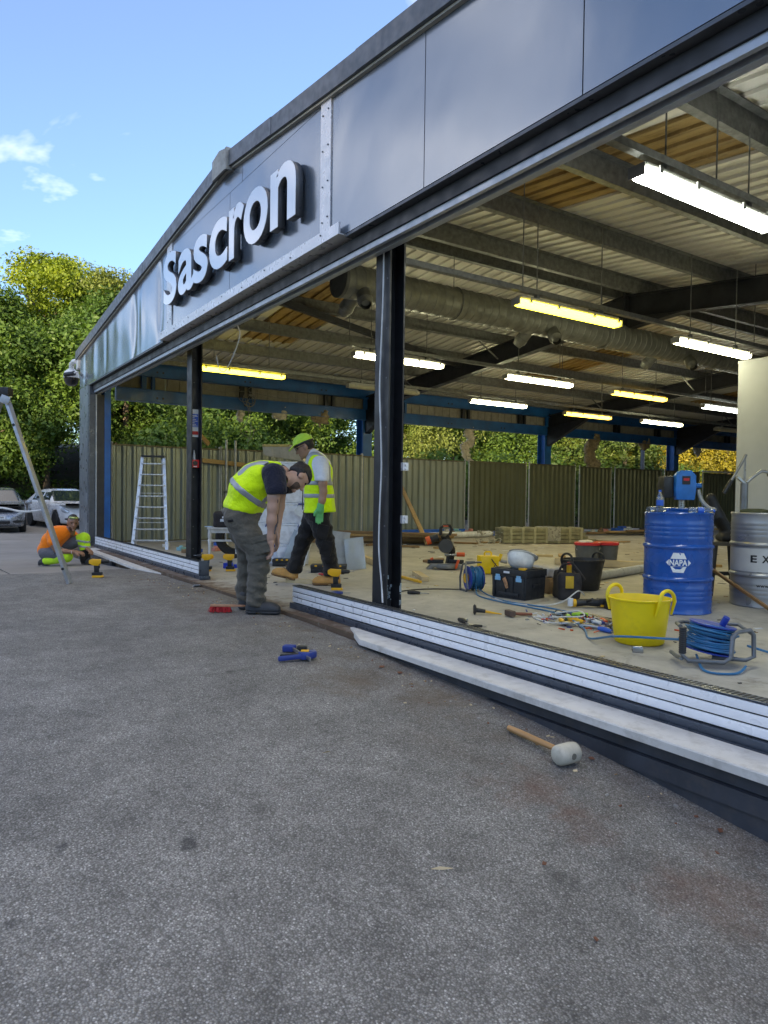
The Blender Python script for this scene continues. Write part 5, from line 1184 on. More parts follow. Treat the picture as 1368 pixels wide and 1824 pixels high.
wire([(-6.6, 6.15, .16), (-6.5, 6.0, .06), (-6.2, 5.8, .008), (-5.8, 5.5, .008), (-5.4, 5.25, .008)], .006, WBLK, 'black lead between the yellow transformer and the tool box', 'trailing_cable')
wire([(-6.85, 6.15, .02), (-7.4, 6.6, .008), (-7.2, 7.3, .008), (-6.2, 7.3, .008), (-5.8, 7.6, .008)], .009, YEL, 'yellow cable lying on the floor behind the transformer', 'trailing_cable')
# ---- black tool box
t = thing('tool_box', 'black plastic tool box with two light blue latches', 'tool box', (-5.27, 4.86, 0), R(10)); W_, D_, H_ = .415, .33, .30
BOXB = mat('toolbox_black', (0.017, 0.018, 0.021), 0.5, var=0.2, dirt=0.35, dirtcol=(0.08, 0.075, 0.07), bmp=0.15, bscale=70)
q = MB(); q.prism([(.012, 0), (W_ - .012, 0), (W_, .22), (0, .22)], lambda u, v, w: (u, w, v), .0, D_); q.build('body', BOXB, t, bevel=.006)
q = MB(); q.bb(-.008, W_ + .008, -.008, D_ + .008, .222, H_ - .01); q.bb(.02, W_ - .02, .02, D_ - .02, H_ - .0095, H_); q.build('lid', BOXB, t, bevel=.008)
for x in (.03, .16, .25, .38): q = MB(); q.bb(x - .014, x + .014, -.012, -.0005, .02, .215); q.build('rib', BOXB, t, bevel=.003)
q = MB(); q.bb(.09, .33, -.016, -.0005, .03, .06); q.build('front_handle', BOXB, t, bevel=.004)
LATB = mat('latch_light_blue', (0.22, 0.48, 0.72), 0.4)
for x in (.05, .30): q = MB(); q.bb(x, x + .065, -.018, -.0085, .175, .212); q.bb(x + .008, x + .057, -.0185, -.0085, .2125, .235); q.build('latch', LATB, t, bevel=.003)
q = MB(); q.prism([(.14, .19), (.175, .215), (.20, .16), (.21, .11), (.185, .095), (.165, .14)], lambda u, v, w: (u, w, v), -.0145, -.0125); q.build('sticker', mat('sticker_tan', (0.45, 0.22, 0.10), 0.5, var=.5, scale=40), t)
q = MB(); q.bb(.15, .22, -.0095, -.0085, .25, .27); q.build('badge', NW, t); q = MB(); q.bb(.32, .39, .0, .05, H_ - .0095, H_ + .012); q.build('lid_latch', YEL, t, bevel=.004)
q = MB(); q.bb(W_ + .001, W_ + .014, .1, .23, .12, .15); q.build('side_handle', BOXB, t, bevel=.004)
# hard hat upside down
t = thing('hard_hat', 'upturned white hard hat resting on the black tool box', 'hard hat', (-5.06, 5.05, .385), VA); t.rotation_euler = (R(160), R(18), VA + .4); HW_ = mat('hat_white', (0.70, 0.69, 0.65), 0.4, dirt=0.3)
q = MB(); q.lathe([(.125, -.03), (.128, .0), (.118, .05), (.085, .092), (.04, .108), (0, .112)], 28, (0, 0, 0), None, 1.12, .92); q.f = q.f[1:] if False else q.f; o = q.build('shell', HW_, t)
q = MB(); q.lathe([(.12, -.032), (.145, -.04), (.147, -.034), (.122, -.026)], 28, (.02, 0, 0), None, 1.12, .92); q.build('brim', HW_, t)
q = MB(); q.lathe([(.121, -.055), (.123, -.055), (.123, -.03)], 24, (0, 0, 0), None, 1.1, .9); q.build('headband', mat('grey_band', (0.16, 0.17, 0.18), 0.7), t)
o = blob('grey_gloves', lambda P: su(.02, rbox(P, (0, 0, 0), (.06, .03, .012), .01), sc(P, (.03, 0, .01), (.1, .01, .02), .014, .011), sc(P, (.03, .02, .0), (.11, .03, .0), .014, .01)), (-.1, -.08, -.05), (.16, .08, .06), .01, mat('grey_cloth', (0.19, 0.21, 0.24), 0.9), None, (-5.08, 5.02, .435)); o.rotation_euler = (0, .3, VA); tag(o, 'grey work gloves stuffed in the upturned hard hat', 'gloves')
# tool bag behind the box
t = thing('tool_bag', 'dark open tool bag with a yellow pocket beside the tool box', 'bag', (-4.78, 5.42, 0), VA); BAGM = mat('bag_cloth', (0.035, 0.03, 0.03), 0.9, var=.3, bmp=.3)
blob('body', lambda P: np.maximum(rbox(P, (0, 0, .14), (.11, .14, .14), .035) + wob(P, 14, .012), -rbox(P, (0, 0, .3), (.085, .11, .09), .02)), (-.2, -.22, -.02), (.2, .22, .34), .016, BAGM, t)
q = MB(); q.bb(-.06, .02, -.155, -.142, .12, .24); q.build('pocket', mat('bag_yellow', (0.55, 0.34, 0.03), 0.8), t, bevel=.004)
q = MB(); q.tube([(-.1, 0, .25), (-.06, -.02, .34), (.03, -.04, .36), (.1, -.06, .27), (.14, -.1, .2)], .012, 8); q.build('strap', BAGM, t)
q = MB(); q.cyl((.02, .03, .18), (.02, .03, .33), .025, 12); o = q.build('spray_can', YEL, t); q = MB(); q.cyl((.02, .03, .33), (.02, .03, .36), .018, 12); q.build('can_cap', RED, o)
o = blob('paper_bag', lambda P: rbox(P, (0, 0, .05), (.12, .09, .06), .02) + wob(P, 22, .014), (-.2, -.16, -.02), (.2, .16, .16), .014, mat('crumpled_paper', (0.5, 0.46, 0.4), .9), None, (-4.98, 5.5, .30)); o.location = (-5.25, 5.62, 0.16); tag(o, 'crumpled pale paper bag behind the tool box', 'paper bag')
q = MB(); q.bb(-.16, .16, -.12, .12, 0, .16); o = q.build('carton', WOODB, None, bevel=.004, loc=(-5.25, 5.62, 0)); tag(o, 'brown carton under the crumpled paper bag', 'carton')
# yellow site transformer
t = thing('site_transformer', 'yellow site transformer box with carrying handle', 'transformer', (-6.86, 6.25, 0), VA + .15); TRY = mat('transformer_yellow', (0.82, 0.56, 0.012), 0.4, var=0.06, dirt=0.15)
q = MB(); q.bb(-.12, .12, -.1, .1, .008, .235); q.build('case', TRY, t, bevel=.012); q = MB(); q.tube([(-.045, 0, .225), (-.045, 0, .27), (-.03, 0, .285), (.03, 0, .285), (.045, 0, .27), (.045, 0, .225)], .013, 8); q.build('handle', TRY, t)
q = MB(); q.cyl((.1, -.02, .17), (.16, -.03, .2), .03, 12); q.cyl((.15, -.03, .195), (.17, -.03, .26), .022, 10); q.build('plug', TRY, t); q = MB(); q.cyl((.16, -.04, .17), (.24, -.05, .155), .024, 10); q.build('connector', mat('plug_grey', (0.3, 0.3, 0.3), .5), t)
wire([(.02, -.105, .2), (.04, -.13, .16), (.1, -.16, .08), (.13, -.17, .02), (.05, -.2, .008)], .007, WBLK, None, 'lead', parent=t)
# mitre saw
t = thing('mitre_saw', 'black and orange mitre saw on the floor behind the upright reel', 'saw', (-7.55, 6.1, 0), VA)
SGR = mat('cast_alloy', (0.22, 0.22, 0.215), 0.45, 0.5, dirt=.3)
q = MB(); q.lathe([(0, .02), (.15, .02), (.155, .05), (.15, .065), (0, .065)], 28, (0.02, 0, 0)); q.build('turntable', SGR, t)
q = MB(); q.prism([(-.26, .0), (-.2, .075), (.2, .075), (.24, 0), (.16, .0), (.12, .03), (-.15, .03), (-.18, 0)], lambda u, v, w: (u, w, v), -.07, .09); q.build('base', SGR, t, bevel=.004)
q = MB(); q.bb(-.24, -.02, .06, .085, .066, .125); q.bb(.06, .26, .06, .085, .066, .125); q.build('fence', TBLK, t, bevel=.003)
q = MB(); q.bar((.06, .12, .05), (.1, .14, .26), .07, .09); q.build('pivot_arm', TBLK, t, bevel=.01); q = MB(); q.bar((.1, .12, .24), (-.02, .0, .47), .09, .08); q.build('head_arm', TBLK, t, bevel=.015)
q = MB(); q.lathe([(0, -.02), (.095, -.02), (.1, 0), (.095, .02), (0, .02)], 24, (-.0, -.02, .32), MY); q.build('blade_guard', mat('guard_grey', (.06, .06, .06), .4, .2), t)
q = MB(); q.cyl((-.1, .02, .44), (-.21, .02, .40), .055, 14); q.build('motor', TBLK, t, bevel=.006); q = MB(); q.cyl((-.205, .02, .402), (-.265, .02, .38), .058, 14); q.build('motor_cap', ORNG, t, bevel=.008)
q = MB(); q.tube([(-.07, -.02, .47), (-.07, -.03, .57), (-.03, -.03, .605), (.05, -.03, .60), (.08, -.03, .55), (.05, -.02, .47)], .022, 8); q.build('handle', TBLK, t); q = MB(); q.bb(-.04, .03, -.056, -.035, .585, .6); q.build('trigger', ORNG, t)
q = MB(); q.cyl((.16, .05, .2), (.27, .05, .2), .03, 10); q.build('rail_knob', ORNG, t, bevel=.004); q = MB(); q.bar((.13, -.1, .02), (.17, -.12, .14), .03, .03); q.build('lock_lever', ORNG, t, bevel=.004); q = MB(); q.cyl((.05, .08, .255), (.1, .08, .265), .02, 10); q.build('pivot_knob', ORNG, t); q = MB(); q.cyl((0, .1, .19), (.18, .1, .19), .02, 10); q.cyl((0, .14, .19), (.18, .14, .19), .02, 10); q.build('slide_rail', STEEL, t)
q = MB(); q.cyl((-.2, .07, .125), (-.16, .07, .14), .018, 10); q.build('fence_knob', ORNG, t)
# ---- cordless drills
def drill(x, y, rz, lab, flip=1, driver=False, s=1.0):
    z = gsurf(x, y); t = thing('cordless_drill', lab, 'drill', (x, y, z + .002), rz, 'yellow and black cordless drills'); t.scale = (s, s, s)
    q = MB(); q.prism([(-.05, 0), (.07, 0), (.075, .012), (.06, .026), (-.045, .026)], lambda u, v, w: (u * flip, w, v), -.034, .034); q.build('battery', YEL, t, bevel=.003)
    q = MB(); q.bb(-.05, .058, -.035, .035, .0265, .062); q.build('foot', TBLK, t, bevel=.003)
    q = MB(); q.prism([(-.028, .062), (.026, .062), (.02, .15), (-.032, .15)], lambda u, v, w: (u * flip, w, v), -.018, .018); q.build('grip', TBLK, t, bevel=.004)
    q = MB(); q.prism([(-.04, .145), (.02, .14), (.045, .165), (.055, .17), (.055, .215), (-.06, .22), (-.085, .205), (-.085, .168)], lambda u, v, w: (u * flip, w, v), -.03, .03); q.build('housing', YEL, t, bevel=.004)
    q = MB(); q.tube([(.0555 * flip, 0, .193), (.085 * flip, 0, .193), (.09 * flip, 0, .193), (.13 * flip, 0, .193), (.145 * flip, 0, .193)], [.031, .029, .024, .021, .012], 14); q.build('chuck', TBLK, t)
    q = MB(); q.cyl((.135 * flip, 0, .196), (.19 * flip, 0, .196), .004, 8); q.build('bit', STEEL, t); q = MB(); q.bb(.022 * flip, .034 * flip, -.011, .011, .11, .14); q.build('trigger', TBLK, t)
drill(-8.89, 1.86, VA + .1, 'cordless drill standing on the asphalt below the crouching man')
drill(-8.75, 3.16, VA - .3, 'cordless drill just right of the left slatted panel end', -1)
drill(-8.62, 3.42, VA + .2, 'cordless drill beside the blue case near the white stool')
drill(-6.42, 3.72, VA, 'cordless drill pointing right behind the long slatted panel end')
q = MB(); q.bb(-.06, .06, -.05, .05, 0, .07); q.bb(.07, .13, .0, .06, 0, .05); o = q.build('blue_case', mat('bright_blue_plastic', (0.01, 0.05, 0.5), .4), None, bevel=.006, loc=(-9.0, 3.55, .001)); o.rotation_euler = (0, 0, VA); tag(o, 'small bright blue case behind the drills', 'case')
# ---- loose things in the yard
z = gsurf(-2.1, 2.2); 
def gp(x, y, d=0.0): return Vector((x, y, gsurf(x, y) + d))
# mallet
mh = gp(-2.07, 2.36, .047); ml = gp(-2.44, 2.375, .02)
t = thing('mallet', 'white rubber mallet with a wooden handle lying on the asphalt', 'mallet'); 
t.location = mh; dirv = (ml - mh); yaw = math.atan2(dirv.y, dirv.x); t.rotation_euler = (0, 0, yaw)
q = MB(); L_ = Vector((dirv.x, dirv.y, 0)).length
q.tube([(.0, 0, 0), (L_ * .45, 0, dirv.z * .45), (L_ * .8, 0, dirv.z * .8), (L_, 0, dirv.z)], [.013, .0145, .0155, .0135], 12); q.build('handle', mat('mallet_handle', (0.42, 0.23, 0.09), 0.5, var=.2, scale=6, stretch=(1, 8, 8)), t)
q = MB(); q.lathe([(0, -.058), (.034, -.058), (.042, -.05), (.045, -.03), (.045, .03), (.042, .05), (.034, .058), (0, .058)], 26, (0, 0, 0), MY); q.build('head', mat('dirty_white_rubber', (0.50, 0.47, 0.38), 0.6, var=.15, scale=14, dirt=.5, dirtcol=(.2, .17, .12)), t, smooth=50)
q = MB(); q.cyl((-.0455, .0, 0), (-.03, 0, 0), .014, 12); q.build('socket', mat('rubber_hole', (0.16, 0.15, 0.12), .8), t)
# bar clamp
p = gp(-3.98, 2.06, 0.0); t = thing('bar_clamp', 'blue quick-grip bar clamp lying on the asphalt', 'clamp', p, VA)
q = MB(); q.bar((-.09, .17, .03), (.07, -.13, .022), .02, .009, (1, 0, 0)); q.build('bar', STEEL, t)
q = MB(); q.prism([(-.14, .12), (-.06, .13), (-.05, .17), (-.13, .19)], lambda u, v, w: (u, v, w), .008, .05); q.build('fixed_jaw', TBLUE, t, bevel=.008); q = MB(); q.bb(-.045, .02, .13, .175, .01, .045); q.build('jaw_pad', TBLK, t, bevel=.006)
q = MB(); q.prism([(-.02, -.03), (.08, .04), (.10, -.01), (.06, -.08), (.01, -.09)], lambda u, v, w: (u, v, w), .006, .05); q.build('trigger_body', TBLUE, t, bevel=.01)
q = MB(); q.bar((.03, -.06, .028), (-.13, -.12, .02), .03, .03); q.build('grip', TBLUE, t, bevel=.01); q = MB(); q.bar((.0, -.03, .028), (-.13, -.04, .02), .02, .02); q.build('lever', TBLK, t, bevel=.006); q = MB(); q.bb(.0, .05, -.045, .0, .0505, .054); q.build('badge', mat('tool_yellow', (0, 0, 0)), t)
# red brush
p = gp(-5.78, 2.27); t = thing('hand_brush', 'red hand brush lying beside the bending man\'s shoes', 'brush', p, VA)
q = MB(); q.prism([(-.14, -.02), (.02, -.025), (.14, -.012), (.16, 0), (.14, .012), (.02, .025), (-.14, .02)], lambda u, v, w: (u, v, w), .05, .065); q.build('stock', mat('brush_wood', (0.45, 0.22, 0.12), .5), t, bevel=.004)
r = random.Random(6); q = MB()
for k in range(260):
    x = r.uniform(-.14, .03); y = r.uniform(-.022, .022); q.bar((x, y, .05), (x + r.uniform(-.02, .02), y + r.uniform(-.03, .02), .002 + r.uniform(0, .01)), .004, .004)
o = q.build('bristles', mat('red_bristle', (0.45, 0.015, 0.02), .6), t, smooth=0); o['kind'] = 'stuff'
# A-frame leg at left
TR = mat('dull_aluminium', (0.40, 0.42, 0.44), 0.42, 0.55, var=.15, scale=6, dirt=.3, dirtcol=(.15, .14, .12))
p = gp(-8.44, 1.48); t = thing('folding_ladder', 'grey aluminium folding ladder leg leaning in from the left edge', 'ladder', p, VA)
q = MB(); q.bar((0, 0, 0), (-.715, 0, 2.08), .034, .088, (0, 1, 0)); q.build('stile', TR, t, bevel=.004)
for k, f_ in enumerate((.08, .46, .84)):
    c = Vector((-.715 * f_, -.0, 2.08 * f_)); q = MB(); q.cyl(c + Vector((0, -.046, 0)), c + Vector((0, -.05, 0)), .016, 10); q.build('hole', TBLK, t)
q = MB(); q.bar((-.76, .02, 2.06), (-1.5, .02, .02), .034, .088, (0, 1, 0)); q.build('stile', TR, t, bevel=.004)
q = MB(); q.bb(-.83, -.66, -.05, .07, 2.07, 2.16); q.build('top_cap', TBLK, t, bevel=.01); q = MB(); q.box((-.69, -.055, 2.02), (.1, .012, .09), Euler((0, .34, 0))); q.build('hinge_plate', TR, t, bevel=.004); q = MB(); q.cyl((-.65, -.05, 2.0), (-.65, -.075, 2.0), .02, 10); q.build('hinge_bolt', STEEL, t)
wire([(-.27, .0, .82), (-.4, .01, .80), (-.55, .0, .795), (-.75, .0, .83), (-1.1, .01, .84), (-1.21, .02, .84)], .012, WWHT, None, 'strap', parent=t)
for f_ in (.15, .29, .43, .57, .71, .85):
    q = MB(); q.bar((-.715 * f_, .044, 2.08 * f_), (-.715 * f_, .09, 2.08 * f_), .03, .03); 
# step ladder inside
t = thing('step_ladder', 'tall aluminium step ladder against the grey-green hoarding', 'ladder', (-12.7, 3.58, 0), VA + .18); AL = mat('bright_aluminium', (0.55, 0.55, 0.54), 0.38, 0.7, dirt=.2)
Hs = 1.63
for sx in (-1, 1):
    q = MB(); q.bar((sx * .29, -.28, 0), (sx * .185, .12, Hs), .05, .024, (0, 1, 0)); q.build('stile', AL, t)
    q = MB(); q.bar((sx * .27 - .1, .62, 0), (sx * .17 - .02, .14, Hs - .04), .035, .02, (0, 1, 0)); q.build('rear_leg', AL, t)
for k in range(8):
    f_ = .1 + .118 * k; hw_ = .29 - .105 * f_; q = MB(); q.box((0, -.28 + .4 * f_ + .01, Hs * f_), (hw_ * 2, .085, .022)); q.build('tread', AL, t, bevel=.003)
q = MB(); q.bb(-.2, .2, .06, .2, Hs, Hs + .03); q.build('top_tread', TBLK, t, bevel=.005)
for k, f_ in enumerate((.28, .62)): q = MB(); q.bar((-.36 + .16 * f_, .62 - .48 * f_, (Hs - .04) * f_), (.24 - .14 * f_, .62 - .48 * f_, (Hs - .04) * f_), .03, .015); q.build('rear_brace', AL, t)
q = MB(); q.bar((.24, -.1, Hs * .42), (.17, .4, Hs * .42), .02, .01); q.build('spreader', AL, t)
# white stool with bag, tyre
t = thing('side_table', 'small white painted table with turned legs behind the bending man', 'table', (-10.35, 4.0, 0), VA + .2); WP = mat('white_table_paint', (0.62, 0.61, 0.57), .5, dirt=.25)
q = MB(); q.bb(-.24, .24, -.17, .17, .455, .48); q.build('top', WP, t, bevel=.006); q = MB(); q.bb(-.2, .2, -.14, -.12, .40, .4545); q.bb(-.2, .2, .12, .14, .40, .4545); q.build('apron', WP, t)
for sx in (-1, 1):
    for sy in (-1, 1): q = MB(); q.lathe([(.014, 0), (.02, .03), (.018, .1), (.022, .24), (.03, .29), (.018, .31), (.03, .34), (.024, .455)], 12, (sx * .2, sy * .13, 0)); q.build('leg', WP, t)
q = MB(); q.bb(-.2, .2, -.138, -.122, .27, .3); q.build('rail', WP, t)
t = thing('rucksack', 'black rucksack with a white motif on the small white table', 'rucksack', (-10.33, 4.02, .481), VA); blob('body', lambda P: rbox(P, (0, 0, .12), (.17, .11, .13), .07) + wob(P, 12, .015), (-.26, -.2, -.03), (.26, .2, .32), .018, BAGM, t)
q = MB(); q.bb(-.05, .04, -.128, -.112, .09, .13); q.bb(-.02, .07, -.13, -.115, .14, .17); q.build('motif', NW, t, bevel=.003)
q = MB(); q.bb(-.06, .06, -.04, .04, 0, .012); o = q.build('folded_cloth', mat('pale_blue_cloth', (0.45, 0.58, 0.72), .8), None, bevel=.003, loc=(-10.48, 3.82, .4815)); o.rotation_euler = (0, 0, VA); tag(o, 'pale blue folded cloth on the left corner of the white table', 'cloth')
t = thing('car_tyre', 'car tyre standing behind the small white table', 'tyre', (-10.75, 4.35, .3), VA); q = MB(); q.lathe([(.19, -.09), (.27, -.1), (.30, -.08), (.305, 0), (.30, .08), (.27, .1), (.19, .09), (.19, -.09)], 32, (0, 0, 0), MY); q.f = q.f[:-2]; q.mi = q.mi[:-2]; q.build('tread_ring', TYRE, t)
q = MB(); q.bb(.1, .2, -.13, -.115, -.05, .03); q.build('label_patch', mat('lime_label', (.35, .5, .02), .6), t)
# ---- stack of clear storage boxes
CLR = mat('clear_plastic', (0.84, 0.85, 0.88), 0.3, var=.06, rvar=.08); PAPER = mat('paper_stack', (0.80, 0.80, 0.83), .85, var=.15, scale=14); BHAN = mat('box_handle_blue', (0.02, 0.05, 0.25), .4)
def sbox(x, y, z, lab, w=.48, d=.38, h=.29, rz=None):
    t = thing('storage_box', lab, 'storage box', (x, y, z), VA + .1 if rz is None else rz, 'clear plastic storage boxes')
    q = MB(); q.prism([(-w / 2 + .025, 0), (w / 2 - .025, 0), (w / 2, h - .03), (-w / 2, h - .03)], lambda u, v, s_: (u, s_, v), -d / 2, d / 2); q.build('tub', CLR, t, bevel=.012)
    q = MB(); q.bb(-w / 2 - .012, w / 2 + .012, -d / 2 - .012, d / 2 + .012, h - .0295, h - .001); q.build('lid', CLR, t, bevel=.008)
    q = MB(); q.bb(-w / 2 + .05, w / 2 - .06, -d / 2 - .003, -d / 2 - .0005, .03, h * .62); q.build('contents', PAPER, t)
    q = MB(); q.tube([(.06, -d / 2 - .01, h - .05), (.07, -d / 2 - .03, h - .015), (.18, -d / 2 - .03, h - .015), (.19, -d / 2 - .01, h - .05)], .011, 8); q.build('handle', BHAN, t)
    for u in (-.08, .1): q = MB(); q.bb(u, u + .012, -d / 2 - .008, -d / 2 - .0035, .02, h - .04); q.build('rib', CLR, t)
    return t
bx0, by0 = -9.2, 4.62
for k, lab in enumerate(['clear storage box at the bottom of the tall stack', 'clear storage box second from the floor', 'clear storage box third from the floor', 'clear storage box fourth from the floor', 'clear storage box at the top of the tall stack, behind the lowered head']): sbox(bx0 + .01 * (k % 2), by0, .002 + .2925 * k, lab)
for k, lab in enumerate(['clear storage box at the bottom of the short stack behind the arm', 'clear storage box in the middle of the short stack behind the arm', 'clear storage box on top of the short stack behind the arm']): sbox(bx0 - .32, by0 - .36, .002 + .2925 * k, lab, rz=VA + .16)
t = thing('parts_organiser', 'beige translucent parts organiser tipped on top of the storage boxes', 'organiser', (bx0 - .08, by0 - .12, 1.47), VA - .05); BEI = mat('beige_translucent', (0.50, 0.42, 0.28), .45, var=.2, trans=.15, dirt=.2)
q = MB(); q.prism([(-.29, .22), (-.27, .08), (.28, -.0), (.31, .0), (.24, .2), (.1, .235)], lambda u, v, s_: (u, s_, v), -.17, .17); q.build('case', BEI, t, bevel=.012)
for u in (-.16, -.04, .08, .2): q = MB(); q.bar((u, -.178, .21), (u + .03, -.178, .05), .02, .012, (0, 1, 0)); q.build('divider', BEI, t)
q = MB(); q.bb(-.29, .1, -.185, -.171, .20, .235); q.build('rim', mat('beige_yellow_rim', (0.5, .36, .1), .5), t, bevel=.006)
# leaning sheets and cases
def sheet_l(x, y, w, h, tilt, rz, m, lab, th=.012):
    t = thing('leaning_sheet', lab, 'sheet', (x, y, 0.005), rz); t.rotation_euler = (tilt, 0, rz); q = MB(); q.bb(-w / 2, w / 2, 0, th, 0, h); q.build('board', m, t, bevel=.002); q = MB(); q.bb(-w / 2 - .004, w / 2 + .004, -.003, th + .003, h, h + .012); q.build('edge_strip', m, t); return t
SHW = mat('white_sheet', (0.68, 0.70, 0.72), .45, dirt=.1); SHG = mat('grey_sheet', (0.36, 0.36, 0.345), .5, dirt=.2); SHC = mat('clear_sheet', (0.72, 0.78, 0.80), .1, trans=.5, var=.05)
o = sheet_l(-8.86, 4.5, .22, .72, .0, VA, SHW, 'tall narrow white sheet leaning on the storage boxes'); o.rotation_euler = (-.16, .22, VA)
o = sheet_l(-8.98, 4.38, .14, .5, 0, VA, SHC, 'narrow clear strip leaning left of the white sheet'); o.rotation_euler = (-.18, .36, VA)
o = sheet_l(-8.25, 4.75, .32, .5, 0, VA, SHG, 'grey sheet leaning between the legs of the man in the cap'); o.rotation_euler = (-.2, .1, VA)
o = sheet_l(-8.0, 4.95, .26, .42, 0, VA, SHC, 'clear bluish sheet leaning behind the rear boot'); o.rotation_euler = (-.2, -.12, VA)
q = MB(); q.bb(-.09, .09, -.004, .004, 0, .13); o = q.build('paper_card', SHW, None, loc=(-8.86, 4.52, .7)); o.rotation_euler = (-.2, .6, VA); tag(o, 'white printed card stuck on top of the narrow white sheet', 'card')
for (x, y, w, lab) in ((-8.95, 4.35, .3, 'black flat case on the floor in front of the storage boxes'), (-7.95, 4.5, .45, 'black flat case with yellow stripes behind the walking man')):
    t = thing('flat_case', lab, 'case', (x, y, .001), VA); q = MB(); q.bb(-w / 2, w / 2, -.11, .11, 0, .05); q.build('base', TBLK, t, bevel=.006); q = MB(); q.bb(-w / 2 - .004, w / 2 + .004, -.114, .114, .0505, .10); q.build('lid', TBLK, t, bevel=.008)
    for k in range(4): q = MB(); q.bb(-w / 2 + .05 + k * w * .23, -w / 2 + .05 + k * w * .23 + .03, -.119, -.1145, .08, .1); q.build('stripe', YEL, t)
q = MB(); q.bar((0, 0, 0), (.2, .03, 0), .03, .02); o = q.build('red_tool', RED, None, bevel=.004, loc=(-7.75, 4.25, .012)); tag(o, 'thin red tool lying beside the striped flat case', 'tool')
# ---- timber and rubbish along the hoarding
def plank(a, b_, w, h, m, lab): return timber(a, b_, w, h, m, lab, (0, 0, 1), 'plank', 'plank')
plank((-9.9, 6.0, .045), (-8.1, 5.4, .045), .08, .09, WOODL, 'pale plank on the floor behind the rear boot')
plank((-6.9, 3.78, .018), (-7.25, 3.55, .018), .035, .07, WOODL, 'short pale timber offcut under the raised boot')
plank((-7.15, 5.3, .03), (-6.55, 5.0, .03), .09, .055, WOODL, 'pale timber block beside the cable column')
r = random.Random(12)
names = ['bottom', 'second', 'third', 'fourth', 'top']
for k in range(5): plank((-13.1 + .1 * k, 6.8 + .15 * k, .03 + .052 * k), (-11.6 + .2 * k, 9.4 - .1 * k, .03 + .052 * k), .24 - .02 * k, .045, [WOODB, WOOD][k % 2], f'{names[k]} brown board of the pile behind the man in the cap')
plank((-12.2, 9.2, .02), (-11.2, 9.9, .02), .2, .03, WOODB, 'brown board lying below the timber prop')
plank((-11.4, 10.2, .02), (-10.2, 13.6, .02), .07, .03, WOOD, 'long thin batten lying in front of the pallet bundle')
plank((-7.3, 8.0, .06), (-6.2, 8.6, .06), .1, .1, WOODL, 'square pale post lying behind the black tub')
plank((-6.4, 8.9, .02), (-5.9, 10.0, .02), .09, .04, WOOD, 'timber batten right of the grey bins')
for k in range(5): plank((-12.9 + .25 * k, 14.6 + .5 * k, .04 + .03 * k), (-12.2 + .2 * k, 18.2 + .3 * k, .04 + .03 * k), .14, .04, [WOOD, WOODB][k % 2], ['nearest batten of the heap below the narrow hoarding panel', 'second batten of the heap below the narrow hoarding panel', 'middle batten of the heap below the narrow hoarding panel', 'fourth batten of the heap below the narrow hoarding panel', 'rearmost batten of the heap below the narrow hoarding panel'][k])
plank((-8.2, 17.6, .5), (-6.4, 14.2, .35), .09, .09, WOOD, 'yellow timber stacked behind the silver drum'); plank((-8.5, 17.2, .3), (-6.6, 14.0, .18), .09, .09, WOOD, 'lower yellow timber stacked behind the silver drum')
r = random.Random(64)
for k in range(16):
    x, y = r.uniform(-13.2, -7.6), r.uniform(6.6, 14.5); a = r.uniform(0, 6.28); L4 = r.uniform(.25, .9)
    if abs(x + 11.2) < .9 and 10 < y < 13: continue
    timber((x, y, .024), (x + L4 * math.cos(a), y + L4 * math.sin(a), .024), r.uniform(.05, .12), .04, [WOOD, WOODB, WOODL, SHG][k % 4], 'timber or board offcut lying on the open floor before the hoarding', name='offcut', cat='offcut')['group'] = 'offcuts on the open floor'
# pallet bundle under film
t = thing('pallet_bundle', 'strapped olive bundle under clear film lying below the hoarding', 'bundle', (-11.4, 10.5, 0), math.atan2(1.64, .69)); BUN = mat('olive_bundle', (0.27, 0.255, 0.155), .7, var=.3, scale=8); STR = mat('olive_strap', (0.40, 0.375, 0.24), .6); FILM = mat('shrink_film', (0.52, 0.50, 0.42), .3, trans=.35)
for k in range(4):
    for j in range(2): q = MB(); q.bb(.15 + .02 * j, 2.15 - .05 * k, -.3 + .3 * j + .005, -.01 + .3 * j, .02 + .08 * k, .09 + .08 * k); q.build('stack_board', BUN, t, bevel=.006)
for k in range(7): q = MB(); u = .3 + .27 * k; q.bb(u, u + .05, -.312, .308, .01, .352); q.build('strap', STR, t, bevel=.004)
blob('film_wrap', lambda P: np.maximum(np.abs(rbox(P, (-.02, 0, .12), (.28, .26, .14), .08) + wob(P, 12, .04)) - .006, -9), (-.5, -.5, -.06), (.5, .5, .45), .03, FILM, t); q = MB(); q.bb(1.15, 1.45, -.316, .314, .06, .358); q.build('film_band', FILM, t, bevel=.01)
for k in range(3): q = MB(); q.bb(2.2 + .15 * k, 2.32 + .15 * k, -.25, -.1, .01, .1 - .02 * k); q.build('block', BUN, t, bevel=.006)
# pale debris along the foot of the hoarding
r = random.Random(31); t = None
DEBM = [SHW, NB, mat('dark_debris', (.05, .05, .05), .7), WOODB, WHITE_D, mat('aqua_debris', (.25, .5, .55), .6), mat('pink_debris', (.6, .25, .2), .6), BLAB]
spots = ['at the foot of the hoarding'] 
for k in range(46):
    y = 9.8 + k * .34; x = -14.05 + r.uniform(0, .9); w, d_, h_ = r.uniform(.1, .5), r.uniform(.08, .25), r.uniform(.03, .13); q = MB(); q.box((0, 0, h_ / 2), (w, d_, h_)); q.box((w * .3, d_ * .1, h_ * 1.2), (w * .4, d_ * .6, h_ * .4), (0, .1, .3)); o = q.build('building_debris', DEBM[k % len(DEBM)], None, bevel=.006, loc=(x, y, .002)); o.rotation_euler = (0, 0, PI / 2 + r.uniform(-.6, .6)); tag(o, 'small piece of building rubbish lying along the foot of the hoarding', 'debris', 'rubbish along the hoarding')
